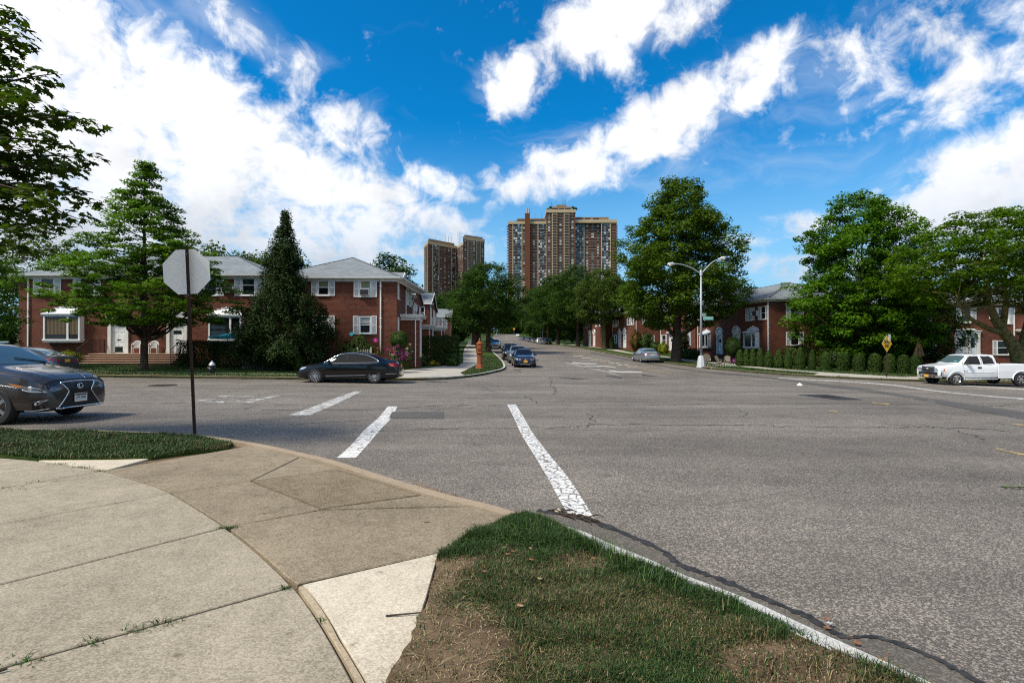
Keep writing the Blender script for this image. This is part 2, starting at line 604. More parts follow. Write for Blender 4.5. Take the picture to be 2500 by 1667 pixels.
mat('car_maroon', (.055, .008, .008), .2, .2, .5, coat=1.0)
mat('car_trim', (.010, .010, .010), .5)
mat('under', (.006, .006, .006), .9)
mat('lamp_clear', (.62, .64, .66), .08, .4, .8)
mat('lamp_smoke', (.17, .18, .20), .12, 0, .8)
mat('lamp_red', (.42, .012, .010), .12, 0, .7)
mat('lamp_amber', (.62, .17, .015), .2)
mat('plate_white', (.66, .66, .62), .5)
mat('plate_orange', (.72, .33, .02), .5)
mat('plate_navy', (.02, .03, .08), .5)
mat('sticker_teal', (.10, .45, .38), .5)
mat('mesh_black', (.006, .006, .006), .35)
mat('cap_metal', rough=.45, metal=.3, fn=dirty((.72, .74, .76), .18, 3))
mat('step_stone', rough=.85, fn=dirty((.44, .33, .235), .35, 4))
mat('door_white', rough=.45, fn=dirty((.72, .73, .73), .12, 2))
mat('ac_beige', (.55, .53, .48), .6)
mat('grille_dark', (.03, .03, .03), .6)
M = MATS
# ------------------------------------------------------------------ building helpers
def mlist(m):
	return [MATS[x] if isinstance(x, str) else x for x in (m if isinstance(m, (list, tuple)) else [m])]


def link(name, me, parent=None, loc=(0, 0, 0), rz=0.0):
	o = bpy.data.objects.new(name, me)
	C.objects.link(o)
	if parent is not None:
		o.parent = parent
	o.location = loc
	o.rotation_euler = (0, 0, rz)
	return o


def thing(name, label, cat, loc=(0, 0, 0), rz=0.0, group=None):
	o = link(name, None, None, loc, rz)
	return tag(o, label, cat, group)


def tag(o, label, cat, group=None):
	o['label'] = label
	o['category'] = cat
	if group:
		o['group'] = group
	return o


def structure(o, label=None):
	o['kind'] = 'structure'
	if label:
		o['label'] = label
	return o


def copy_tree(o, parent=None):
	c = o.copy()
	C.objects.link(c)
	if parent is not None:
		c.parent = parent
		c.matrix_parent_inverse = o.matrix_parent_inverse.copy()
	for ch in o.children:
		copy_tree(ch, c)
	return c


class MB:
	"""collects faces; build() links them as one mesh object"""
	def __init__(self):
		self.v, self.f, self.m, self.uv = [], [], [], {}

	def face(self, pts, mi=0, uv=None):
		k = len(self.v)
		self.v.extend([tuple(p) for p in pts])
		self.f.append(tuple(range(k, k + len(pts))))
		self.m.append(mi)
		if uv:
			self.uv[len(self.f) - 1] = uv
		return self

	def grid(self, rows, mi=0, close=False):
		"""rows: lists of points, equal length, welded"""
		k = len(self.v)
		n = len(rows[0])
		for r in rows:
			self.v.extend([tuple(p) for p in r])
		for i in range(len(rows) - 1):
			for j in range(n if close else n - 1):
				a, b = k + i * n + j, k + i * n + (j + 1) % n
				self.f.append((a, b, b + n, a + n))
				self.m.append(mi)
		return self

	def box(self, c, s, rz=0.0, mi=0, rot=None, taper=1.0):
		hx, hy, hz = s[0] / 2, s[1] / 2, s[2] / 2
		pts = []
		for z in (-hz, hz):
			t = taper if z > 0 else 1.0
			for x, y in ((-hx, -hy), (hx, -hy), (hx, hy), (-hx, hy)):
				pts.append(Vector((x * t, y * t, z)))
		if rot is not None:
			pts = [rot @ p for p in pts]
		elif rz:
			q = Matrix.Rotation(rz, 3, 'Z')
			pts = [q @ p for p in pts]
		k = len(self.v)
		self.v.extend([(p.x + c[0], p.y + c[1], p.z + c[2]) for p in pts])
		for f in ((0, 3, 2, 1), (4, 5, 6, 7), (0, 1, 5, 4), (1, 2, 6, 5), (2, 3, 7, 6), (3, 0, 4, 7)):
			self.f.append(tuple(k + i for i in f))
			self.m.append(mi)
		return self

	def bar(self, a, b, w, h=None, mi=0):
		"""square bar from a to b"""
		a, b = Vector(a), Vector(b)
		d = b - a
		q = d.to_track_quat('Z', 'Y').to_matrix()
		mid = (a + b) / 2
		return self.box(mid, (w, h or w, d.length), rot=q, mi=mi)

	def tube(self, path, r, seg=8, mi=0, cap=True):
		path = [Vector(p) for p in path]
		rr = r if isinstance(r, (list, tuple)) else [r] * len(path)
		rows = []
		up = Vector((0, 0, 1))
		px = None
		for i, p in enumerate(path):
			d = (path[min(i + 1, len(path) - 1)] - path[max(i - 1, 0)])
			if d.length < 1e-9:
				d = up.copy()
			d.normalize()
			if px is None:
				px = d.orthogonal().normalized()
			else:
				px = (px - d * px.dot(d))
				px = px.normalized() if px.length > 1e-6 else d.orthogonal().normalized()
			py = d.cross(px)
			rows.append([p + (px * math.cos(2 * math.pi * j / seg) + py * math.sin(2 * math.pi * j / seg)) * rr[i] for j in range(seg)])
		k = len(self.v)
		self.grid(rows, mi, close=True)
		if cap:
			n = len(path)
			self.f.append(tuple(k + j for j in range(seg))[::-1])
			self.m.append(mi)
			self.f.append(tuple(k + (n - 1) * seg + j for j in range(seg)))
			self.m.append(mi)
		return self

	def lathe(self, prof, c=(0, 0, 0), seg=16, mi=0, axis='Z', cap=True):
		"""prof: (radius, height) pairs"""
		rows = []
		for r, z in prof:
			row = []
			for j in range(seg):
				a = 2 * math.pi * (j + .5) / seg
				x, y = math.cos(a) * r, math.sin(a) * r
				if axis == 'Z':
					p = (x + c[0], y + c[1], z + c[2])
				elif axis == 'Y':
					p = (x + c[0], z + c[1], y + c[2])
				else:
					p = (z + c[0], x + c[1], y + c[2])
				row.append(p)
			rows.append(row)
		k = len(self.v)
		self.grid(rows, mi, close=True)
		if not cap:
			return self
		n = len(prof)
		self.f.append(tuple(k + j for j in range(seg)))
		self.m.append(mi)
		self.f.append(tuple(k + (n - 1) * seg + j for j in range(seg)))
		self.m.append(mi)
		return self

	def prism(self, poly, z0, z1, mi=0, inset=0.0):
		"""poly: (x, y) counter-clockwise; closed solid between z0 and z1 (numbers or per-vertex lists)"""
		n = len(poly)
		cx = sum(p[0] for p in poly) / n
		cy = sum(p[1] for p in poly) / n
		k = len(self.v)
		zz0 = z0 if isinstance(z0, (list, tuple)) else [z0] * n
		zz1 = z1 if isinstance(z1, (list, tuple)) else [z1] * n
		self.v.extend([(p[0], p[1], zz0[i]) for i, p in enumerate(poly)])
		for i, p in enumerate(poly):
			d = Vector((p[0] - cx, p[1] - cy))
			if inset:
				d = d * max(0, 1 - inset / max(d.length, 1e-6))
			self.v.append((cx + d.x, cy + d.y, zz1[i]))
		self.f.append(tuple(k + i for i in range(n))[::-1])
		self.f.append(tuple(k + n + i for i in range(n)))
		self.m += [mi, mi]
		for i in range(n):
			j = (i + 1) % n
			self.f.append((k + i, k + j, k + n + j, k + n + i))
			self.m.append(mi)
		return self

	def mesh(self, name, mats, smooth=False):
		me = bpy.data.meshes.new(name)
		me.from_pydata(self.v, [], self.f)
		for m in mlist(mats):
			me.materials.append(m)
		if any(self.m):
			me.polygons.foreach_set('material_index', self.m)
		if self.uv:
			ul = me.uv_layers.new(name='UVMap')
			dat = np.zeros((len(me.loops), 2), np.float32)
			for fi, uv in self.uv.items():
				ls = me.polygons[fi].loop_start
				for i, t in enumerate(uv):
					dat[ls + i] = t
			ul.data.foreach_set('uv', dat.ravel())
		if smooth is not False:
			me.polygons.foreach_set('use_smooth', [True] * len(me.polygons))
			if smooth is not True:
				me.set_sharp_from_angle(angle=R(smooth))
		me.update()
		return me

	def build(self, name, mats, parent=None, smooth=False, loc=(0, 0, 0), rz=0.0, fix=False, bevel=0.0):
		me = self.mesh(name, mats, smooth)
		if fix or bevel:
			bm = bmesh.new()
			bm.from_mesh(me)
			if bevel:
				bmesh.ops.remove_doubles(bm, verts=bm.verts, dist=1e-5)
				es = [e for e in bm.edges if len(e.link_faces) == 2 and e.calc_face_angle(0) > R(35)]
				bmesh.ops.bevel(bm, geom=es, offset=bevel, segments=2, affect='EDGES', profile=.5)
			bmesh.ops.recalc_face_normals(bm, faces=bm.faces)
			bm.to_mesh(me)
			bm.free()
			if bevel:
				me.polygons.foreach_set('use_smooth', [True] * len(me.polygons))
				me.set_sharp_from_angle(angle=R(40))
		return link(name, me, parent, loc, rz)


def catmull(pts, k=6, closed=False):
	pts = [np.array(p, float) for p in pts]
	n = len(pts)
	out = []
	for i in range(n if closed else n - 1):
		if closed:
			a, b, c, d = pts[i - 1], pts[i], pts[(i + 1) % n], pts[(i + 2) % n]
		else:
			a, b, c, d = pts[max(i - 1, 0)], pts[i], pts[i + 1], pts[min(i + 2, n - 1)]
		for j in range(k):
			t = j / k
			out.append(.5 * ((2 * b) + (-a + c) * t + (2 * a - 5 * b + 4 * c - d) * t * t + (-a + 3 * b - 3 * c + d) * t ** 3))
	if not closed:
		out.append(pts[-1])
	return [tuple(p) for p in out]


def in_poly(x, y, poly):
	"""vectorised point-in-polygon"""
	x, y = np.asarray(x), np.asarray(y)
	c = np.zeros(x.shape, bool)
	n = len(poly)
	for i in range(n):
		x0, y0 = poly[i]
		x1, y1 = poly[i - 1]
		if y0 == y1:
			continue
		c ^= ((y0 > y) != (y1 > y)) & (x < (x1 - x0) * (y - y0) / (y1 - y0) + x0)
	return c


def fill2d(poly, step):
	"""triangles over a polygon, with inner points about STEP apart: (verts2d, faces)"""
	b = []
	for i in range(len(poly)):
		p, q = np.array(poly[i]), np.array(poly[(i + 1) % len(poly)])
		m = max(1, int(np.linalg.norm(q - p) / step))
		for j in range(m):
			b.append(tuple(p + (q - p) * j / m))
	nb = len(b)
	xs = [p[0] for p in poly]
	ys = [p[1] for p in poly]
	gx, gy = np.meshgrid(np.arange(min(xs) + step * .5, max(xs), step), np.arange(min(ys) + step * .5, max(ys), step))
	gx, gy = gx.ravel(), gy.ravel()
	ok = in_poly(gx, gy, poly)
	gx, gy = gx[ok], gy[ok]
	if len(gx):
		ba = np.array(b)
		d = np.min((gx[:, None] - ba[None, :, 0]) ** 2 + (gy[:, None] - ba[None, :, 1]) ** 2, axis=1) if len(gx) * nb < 4e7 else np.full(len(gx), 9e9)
		ok = d > (step * .35) ** 2
		gx, gy = gx[ok], gy[ok]
	vs = [Vector(p) for p in b] + [Vector((float(x), float(y))) for x, y in zip(gx, gy)]
	ed = [(i, (i + 1) % nb) for i in range(nb)]
	v, e, f, ov, oe, of = delaunay_2d_cdt(vs, ed, [], 1, 1e-6)
	return [(p.x, p.y) for p in v], [tuple(t) for t in f], nb


def sheet(name, poly, zf, m, step=1.0, skirt=0.0, parent=None, lift=0.0):
	"""ground sheet over a plan polygon following zf(x, y); SKIRT gives it real thickness"""
	v, f, nb = fill2d(poly, step)
	va = np.array(v)
	z = np.asarray(zf(va[:, 0], va[:, 1]), float) + lift
	b = MB()
	b.v = [(float(x), float(y), float(h)) for (x, y), h in zip(v, z)]
	for t in f:
		a = [va[i] for i in t]
		s = (a[1][0] - a[0][0]) * (a[2][1] - a[0][1]) - (a[1][1] - a[0][1]) * (a[2][0] - a[0][0])
		b.f.append(t if s > 0 else t[::-1])
		b.m.append(0)
	if skirt:
		k = len(b.v)
		# rim: edges used once
		cnt = {}
		for t in f:
			for i in range(3):
				e = tuple(sorted((t[i], t[(i + 1) % 3])))
				cnt[e] = cnt.get(e, 0) + 1
		low = {}
		for (i, j), c in cnt.items():
			if c == 1:
				for q in (i, j):
					if q not in low:
						low[q] = len(b.v)
						x, y, h = b.v[q]
						b.v.append((x, y, h - skirt))
				b.f.append((i, j, low[j], low[i]))
				b.m.append(0)
	o = b.build(name, m, parent)
	return o


def ribbon(name, L, Rr, zf, m, nv=4, skirt=0.0, parent=None, lift=0.0, k=5):
	"""strip between two plan lines of equal length"""
	L, Rr = catmull(L, k), catmull(Rr, k)
	rows = []
	for a, b in zip(L, Rr):
		a, b = np.array(a), np.array(b)
		row = []
		for j in range(nv + 1):
			p = a + (b - a) * j / nv
			row.append((p[0], p[1], float(zf(p[0], p[1])) + lift))
		if skirt:
			row = [(row[0][0], row[0][1], row[0][2] - skirt)] + row + [(row[-1][0], row[-1][1], row[-1][2] - skirt)]
		rows.append(row)
	bb = MB().grid(rows)
	return bb.build(name, m, parent, fix=False)


def raw_mesh(name, verts, faces_flat, nper, mats, mat_idx=None, color=None, smooth=False):
	"""big meshes from numpy arrays (all faces with NPER corners)"""
	me = bpy.data.meshes.new(name)
	nv = len(verts)
	nf = len(faces_flat) // nper
	me.vertices.add(nv)
	me.vertices.foreach_set('co', np.ascontiguousarray(verts, np.float32).ravel())
	me.loops.add(nf * nper)
	me.loops.foreach_set('vertex_index', np.ascontiguousarray(faces_flat, np.int32))
	me.polygons.add(nf)
	me.polygons.foreach_set('loop_start', np.arange(0, nf * nper, nper, dtype=np.int32))
	if mat_idx is not None:
		me.polygons.foreach_set('material_index', np.ascontiguousarray(mat_idx, np.int32))
	for m in mlist(mats):
		me.materials.append(m)
	if color is not None:
		a = me.color_attributes.new('tint', 'FLOAT_COLOR', 'POINT')
		a.data.foreach_set('color', np.ascontiguousarray(np.c_[color, np.ones(len(color))], np.float32).ravel())
	me.update(calc_edges=True)
	if smooth:
		me.polygons.foreach_set('use_smooth', np.ones(nf, bool))
	return me


def text_mb(s, size, mats, name, parent, loc, rot, extrude=.002, sx=1.0, align='CENTER', bold=0.0):
	cu = bpy.data.curves.new(name, 'FONT')
	cu.body = s
	cu.size = size
	cu.align_x = align
	cu.align_y = 'CENTER'
	cu.extrude = extrude
	cu.resolution_u = 3
	cu.offset = bold
	tmp = bpy.data.objects.new(name + '_tmp', cu)
	C.objects.link(tmp)
	dg = bpy.context.evaluated_depsgraph_get()
	me = bpy.data.meshes.new_from_object(tmp.evaluated_get(dg))
	bpy.data.objects.remove(tmp)
	bpy.data.curves.remove(cu)
	me.materials.clear()
	for m in mlist(mats):
		me.materials.append(m)
	o = link(name, me, parent, loc)
	o.rotation_euler = rot
	o.scale = (sx, 1, 1)
	return o


# ---- vegetation -----------------------------------------------------------
def leaf_cloud(name, cen, nor, size, m, parent=None, shape='kite', seed=0, midx=None, aspect=.62):
	"""one leaf face per row of CEN; NOR is the preferred normal; SIZE a number or an array"""
	r = np.random.default_rng(seed)
	n = len(cen)
	nor = nor + r.normal(0, .45, (n, 3))
	nor /= np.linalg.norm(nor, axis=1)[:, None] + 1e-9
	t = r.normal(0, 1, (n, 3))
	t -= nor * np.sum(t * nor, 1)[:, None]
	t /= np.linalg.norm(t, axis=1)[:, None] + 1e-9
	bt = np.cross(nor, t)
	s = (size if np.ndim(size) else np.full(n, size)) * r.uniform(.7, 1.25, n)
	if shape == 'kite':
		loc = np.array([(-.5, 0, 0), (-.05, -.5 * aspect, .07), (.5, 0, -.06), (-.05, .5 * aspect, .07)])
	else:   # lobed leaf
		ang_ = np.array([180, 215, 250, 275, 300, 322, 345, 0, 15, 38, 60, 85, 110, 145])
		rad = np.array([.36, .30, .46, .22, .52, .27, .36, .60, .36, .27, .52, .22, .46, .30])
		a = np.radians(ang_)
		loc = np.c_[np.cos(a) * rad, np.sin(a) * rad, -.35 * rad * rad]
	k = len(loc)
	v = cen[:, None, :] + s[:, None, None] * (loc[None, :, 0:1] * t[:, None, :] + loc[None, :, 1:2] * bt[:, None, :] + loc[None, :, 2:3] * nor[:, None, :])
	me = raw_mesh(name, v.reshape(-1, 3), np.arange(n * k), k, m, midx)
	o = link(name, me, parent)
	o['kind'] = 'stuff'
	return o


def clumps_to_leaves(cc, cr, per, r, flat=.6, droop=.0, up=.8):
	"""leaf centres and normals round clump centres"""
	n = len(cc)
	d = r.normal(0, 1, (n, per, 3))
	d /= np.linalg.norm(d, axis=2)[:, :, None]
	rad = r.uniform(.25, 1.0, (n, per, 1)) ** .55
	off = d * rad * cr[:, None, None]
	off[:, :, 2] *= flat
	if droop:
		off[:, :, 2] -= droop * (np.linalg.norm(off[:, :, :2], axis=2) ** 2) / (cr[:, None] + 1e-6)
	pos = cc[:, None, :] + off
	nor = d * .7
	nor[:, :, 2] = np.abs(nor[:, :, 2]) + up
	return pos.reshape(-1, 3), nor.reshape(-1, 3)


def profile_clumps(r, n, prof, z0, z1, rough=.16, inner=.35, gap=.0, squash=(1, 1), seed=0):
	"""clump centres inside a crown: prof(t) = radius at relative height t; uneven outline; more of them near the outside"""
	t = r.uniform(0, 1, n * 3)
	rad = np.interp(t, [p[0] for p in prof], [p[1] for p in prof])
	keep = r.uniform(0, 1, n * 3) < (rad / max(p[1] for p in prof)) ** 1.3 + .06
	t, rad = t[keep][:n], rad[keep][:n]
	n = len(t)
	a = r.uniform(0, 2 * math.pi, n)
	ph = r.uniform(0, 6.28, 6)
	lob = 1 + rough * (np.sin(3 * a + 7 * t + ph[0]) * .5 + np.sin(5 * a - 11 * t + ph[1]) * .45 + np.sin(2 * a + 17 * t + ph[2]) * .4 + np.sin(8 * a + 23 * t + ph[3]) * .35)
	q = r.uniform(inner ** 2, 1, n) ** .5
	rr = rad * lob * q
	c = np.c_[np.cos(a) * rr * squash[0], np.sin(a) * rr * squash[1], z0 + t * (z1 - z0)]
	if gap:
		w = np.sin(c[:, 0] * 1.9 + ph[4]) + np.sin(c[:, 1] * 2.1 + ph[5]) + np.sin(c[:, 2] * 2.3 + ph[0]) + np.sin((c[:, 0] + c[:, 2]) * 1.3 + ph[1])
		c = c[w > -2.6 + gap * 2.2]
	return c


def limb_path(r, a, b, sag=.15, n=6):
	a, b = np.array(a, float), np.array(b, float)
	d = np.linalg.norm(b - a)
	w = r.normal(0, .06 * d, (2, 3))
	pts = []
	for i in range(n + 1):
		t = i / n
		p = a + (b - a) * t + w[0] * math.sin(math.pi * t) + w[1] * math.sin(2 * math.pi * t)
		p[2] += sag * d * math.sin(math.pi * t) * .5
		pts.append(tuple(p))
	return pts


def make_tree(name, label, base, height, prof, z0, n_cl, cl_r, per, leaf, lm, seed, group=None, trunk_r=.25, trunk_top=None, flat=.6,
              rough=.18, gap=.25, n_limb=14, bark='bark', droop=0.0, squash=(1, 1), lean=(0, 0), inner=.35, cat='tree', up=.8, shape='kite', top_pts=None):
	r = np.random.default_rng(seed)
	root = thing(name, label, cat, base, 0, group)
	tt = trunk_top or height * .8
	path = [(lean[0] * t * tt + r.normal(0, .02) * t * 2, lean[1] * t * tt, t * tt) for t in np.linspace(0, 1, 9)]
	path[0] = (path[0][0], path[0][1], -.25)
	rad = [trunk_r * (1.45 if i == 0 else 1.0) * (1 - .88 * (i / 8) ** .9) for i in range(9)]
	path.insert(1, (path[1][0] * .15, path[1][1] * .15, .22))
	rad.insert(1, trunk_r * 1.06)
	MB().tube(path, rad, 10).build('trunk', bark, root, True)
	cc = profile_clumps(r, n_cl, prof, z0, height, rough, inner, gap, squash)
	cc[:, 0] += lean[0] * cc[:, 2]
	cc[:, 1] += lean[1] * cc[:, 2]
	if top_pts is not None:
		cc = np.vstack([cc, np.array(top_pts, float)])
	b = MB()
	idx = r.choice(len(cc), min(n_limb, len(cc)), replace=False)
	for i in idx:
		c = cc[i]
		zs = min(max(c[2] - np.hypot(c[0], c[1]) * r.uniform(.35, .75), z0 * .6 + .2), tt * .92)
		k = zs / tt
		s = (lean[0] * zs, lean[1] * zs, zs)
		rr0 = trunk_r * (1 - .88 * k ** .9) * .55
		pth = limb_path(r, s, c, .12)
		b.tube(pth, [max(rr0 * (1 - .85 * j / (len(pth) - 1)), .012) for j in range(len(pth))], 5)
	if idx.size:
		b.build('branches', bark, root, True)
	cr = cl_r * r.uniform(.65, 1.35, len(cc))
	pos, nor = clumps_to_leaves(cc, cr, per, r, flat, droop, up)
	leaf_cloud('crown', pos, nor, leaf, lm, root, shape, seed)
	return root


def blob_plant(name, label, base, dims, n, leaf, lm, seed, shape='round', group=None, cat='shrub', parent=None, noise=.10, stem=True, flowers=None, rz=0.0):
	"""clipped or loose shrub: leaves on the skin of a solid, an inner core of darker leaves and a stem"""
	r = np.random.default_rng(seed)
	root = thing(name, label, cat, base, rz, group)
	w, d, h = dims
	n = int(n)
	if shape == 'box':
		p = r.uniform(-.5, .5, (n, 3))
		ax = r.integers(0, 5, n)
		for k_, (i, s) in enumerate(((0, -.5), (0, .5), (1, -.5), (1, .5), (2, .5))):
			p[ax == k_, i] = s
		nor = np.zeros((n, 3))
		for k_, (i, s) in enumerate(((0, -1), (0, 1), (1, -1), (1, 1), (2, 1))):
			nor[ax == k_, i] = s
		p[:, 2] += .5
		pull = r.uniform(.90, 1.0, n)[:, None]
		wob = .05 * (np.sin(p[:, 0] * 19 + seed) + np.sin(p[:, 2] * 14) + np.sin(p[:, 0] * 43 + p[:, 2] * 31))
		q = p * np.array([w, d, h])
		q += nor * wob[:, None] * .9
		q[:, :2] *= pull
	else:
		u = r.normal(0, 1, (n, 3))
		u /= np.linalg.norm(u, axis=1)[:, None]
		nor = u.copy()
		rad = r.uniform(.82, 1.0, n)
		wob = 1 + noise * (np.sin(u[:, 0] * 7 + seed) + np.sin(u[:, 1] * 8 + 2 * seed) + np.sin(u[:, 2] * 9 + u[:, 0] * 5))
		if shape == 'cone':
			t = (u[:, 2] + 1) / 2
			t = r.uniform(0, 1, n) ** 1.15
			a = r.uniform(0, 6.283, n)
			rr = np.interp(t, [0, .12, .35, .7, .9, 1], [.36, .47, .5, .36, .2, .03]) * rad * (1 + noise * np.sin(a * 5 + t * 13 + seed))
			q = np.c_[np.cos(a) * rr * w, np.sin(a) * rr * d, t * h]
			nor = np.c_[np.cos(a), np.sin(a), .35 + 0 * a]
		elif shape == 'capsule':
			t = r.uniform(0, 1, n)
			a = r.uniform(0, 6.283, n)
			rr = np.interp(t, [0, .1, .45, .75, .9, .97, 1], [.40, .46, .5, .45, .33, .18, .03]) * rad * (1 + noise * np.sin(a * 6 + t * 17 + seed))
			q = np.c_[np.cos(a) * rr * w, np.sin(a) * rr * d, t * h]
			nor = np.c_[np.cos(a), np.sin(a), .3 + t * .4]
		else:
			q = u * (rad * wob)[:, None] * np.array([w / 2, d / 2, h / 2])
			q[:, 2] += h / 2
			if shape == 'mound':
				q[:, 2] = np.maximum(q[:, 2] - h * .18, r.uniform(0, .12, n)) * 1.2
	if stem:
		b = MB()
		for k_ in range(5):
			a = r.uniform(0, 6.28)
			b.tube([(0.02 * math.cos(a), .02 * math.sin(a), -.1), (math.cos(a) * w * .12, math.sin(a) * d * .12, h * .4), (math.cos(a) * w * .25, math.sin(a) * d * .25, h * .72)], [.03, .02, .008], 5)
		b.build('stem', 'bark', root, True)
	# core keeps the inside of the plant dark instead of hollow
	if shape in ('box', 'capsule', 'round', 'cone', 'mound'):
		m2 = n // 3
		sel = r.choice(n, m2, replace=False)
		q2 = q[sel].copy()
		q2[:, :2] *= r.uniform(.55, .85, m2)[:, None]
		q2[:, 2] *= .93
		q = np.vstack([q, q2])
		nor = np.vstack([nor, nor[sel]])
	sz = np.full(len(q), leaf)
	leaf_cloud('foliage', q, nor + np.array([0, 0, .3]), sz, lm, root, 'kite', seed)
	if flowers:
		for (fm, cnt, fs, zlo) in flowers:
			cand = np.where(q[:n, 2] > h * zlo)[0]
			pick = r.choice(cand, cnt, replace=False)
			fp = q[pick] * np.array([1.05, 1.05, 1.03])
			cl = np.repeat(fp, 5, axis=0) + r.normal(0, fs * .35, (cnt * 5, 3))
			fo = leaf_cloud('blossom', cl, np.repeat(nor[pick], 5, axis=0), fs * .8, fm, root, 'kite', seed + 5, aspect=.9)
	return root
# ------------------------------------------------------------------ ground, roads, kerbs, pavements
FL = [(-75, 22.8), (-45, 25.2), (-30, 26.8), (-20, 27.4), (-12, 27.8), (-8, 28.0), (-5.4, 28.4), (-3.6, 29.8), (-2.2, 32.4), (-1.2, 36), (-.55, 40), (-.6, 46),
      (-1.1, 56), (-2.4, 74), (-4.3, 97), (-6.0, 125), (-7.2, 150), (-9.5, 205), (-11.2, 266), (-10.8, 310), (-12, 345), (-17, 380), (-24, 420)]
FR = [(75, 36.5), (45, 35), (32, 34.6), (27, 34.6), (23.4, 35.1), (21, 36.2), (18.9, 38.6), (17.2, 42.4), (16.1, 47.2), (15.4, 56), (14.5, 70), (13.2, 86),
      (11.3, 110), (9.9, 137), (9.2, 150), (7, 205), (5.3, 266), (4.2, 310), (2, 345), (-3, 380), (-9, 420)]
NC = [(-60, 8.0), (-30, 9.5), (-15, 9.95), (-9.2, 9.8), (-6.8, 9.5), (-5.25, 9.1), (-4.0, 8.4), (-2.858, 7.545), (-2.169, 6.967), (-1.273, 6.06), (-.587, 5.433), (-.208, 5.14), (.130, 4.806),
      (.36, 4.55), (.578, 4.328), (.741, 4.064), (.954, 3.773), (1.13, 3.496), (1.37, 3.2), (1.597, 2.808), (1.817, 2.44), (2.02, 2.0), (2.25, 1.2), (2.45, 0), (2.7, -3), (3.3, -10), (5, -30)]
fl, fr, nc = catmull(FL, 4), catmull(FR, 4), catmull(NC, 4)

# the base sheet reaches the horizon; it lies below everything that is paved or planted
gx = np.r_[-3000, -1500, -700, -300, np.arange(-150, 151, 15), 300, 700, 1500, 3000]
gy = np.r_[-1500, -600, -200, np.arange(-60, 421, 15), 500, 700, 1200, 2500, 4500]
rows = []
for y in gy:
	rows.append([(x, y, float(H(np.clip(x, -30, 45), min(y, 700))) - .30 - (3.0 if y > 425 else 0)) for x in gx])
structure(MB().grid(rows).build('ground', 'lawn'))
# road sheets
ux = np.r_[np.arange(-75, -24, 3.0), np.arange(-24, 30, 1.0), np.arange(30, 76, 3.0)]
uy = np.r_[np.arange(-30, 0, 5.0), np.arange(0, 48.1, 1.0)]
XX, YY = np.meshgrid(ux, uy)
ZZ = H(XX, YY)
road = MB().grid([[(float(XX[i, j]), float(YY[i, j]), float(ZZ[i, j])) for j in range(len(ux))] for i in range(len(uy))])
road = structure(road.build('road', 'asphalt', smooth=True))
ys = np.r_[np.arange(48, 150, 3.0), np.arange(150, 421, 6.0)]
fla, fra = np.array(fl), np.array(fr)
lx = np.interp(ys, fla[:, 1], fla[:, 0]) - 1.0
o_ = np.argsort(fra[:, 1])
rx = np.interp(ys, fra[o_, 1], fra[o_, 0]) + 1.0
rows = [[(float(a + (b - a) * t), float(y), float(H(a + (b - a) * t, y))) for t in np.linspace(0, 1, 9)] for a, b, y in zip(lx, rx, ys)]
structure(MB().grid(rows).build('road', 'asphalt', smooth=True))

# lawns behind the kerbs
lawn_l = structure(sheet('lawn', [(x, y) for x, y in fl] + [(-75, 420)], HL, 'lawn', 3.0, .35))
lawn_r = structure(sheet('lawn', [(x, y) for x, y in fr][::-1] + [(75, 36.6), (75, 420)][::1], HL, 'lawn', 3.0, .35))
ZN = .12


def zn(x, y):
	return np.full(np.shape(x), ZN)


structure(sheet('soil_bed', [(x, y) for x, y in nc] + [(-60, -30)], lambda x, y: zn(x, y) - .045, 'soil', 3.0, .2))


def offset(line, d):
	a = np.array(line, float)
	t = np.gradient(a, axis=0)
	t /= np.linalg.norm(t, axis=1)[:, None]
	return [tuple(p) for p in a + np.c_[-t[:, 1], t[:, 0]] * d]


def kerb(name, line, d, zf, m, lift=.012):
	off = offset(line, d)
	rows = []
	for a, b in zip(line, off):
		za, zb = float(zf(*a)) + lift, float(zf(*b)) + lift
		mx, my = a[0] + (b[0] - a[0]) * .12, a[1] + (b[1] - a[1]) * .12
		rows.append([(a[0], a[1], za - .30), (a[0], a[1], za - .018), (mx, my, za), (b[0], b[1], zb), (b[0], b[1], zb - .25)])
	return structure(MB().grid(rows).build(name, m, smooth=35))


k1 = [p for p in fl if p[1] < 300]
i_ = next(i for i, p in enumerate(k1) if p[0] > -4.6 and p[1] > 28)
kerb('kerb', k1[:i_ + 1], .16, lambda x, y: H(x, y) + .125, 'kerb_concrete')
kerb('kerb', k1[i_:], .16, lambda x, y: H(x, y) + .125, 'kerb_pale')
kerb('kerb', [p for p in fr if p[1] < 300], -.16, lambda x, y: H(x, y) + .125, 'kerb_concrete')
j_ = next(i for i, p in enumerate(nc) if p[0] > .2)
kerb('kerb', nc[:j_ + 1], -.15, zn, 'kerb_concrete')
kerb('kerb', nc[j_:], -.135, zn, 'kerb_pale', .030)

# ---- the near corner: every concrete flag is a piece of its own
near_walk = structure(sheet('sidewalk', [GP(*p, ZN - .03) for p in ((-900, 1130), (100, 1123), (370, 1120), (615, 1088), (870, 1175), (1270, 1270), (1070, 1350), (905, 1690), (600, 2200), (-900, 2200))],
							lambda x, y: zn(x, y) - .03, 'soil', 2.0))


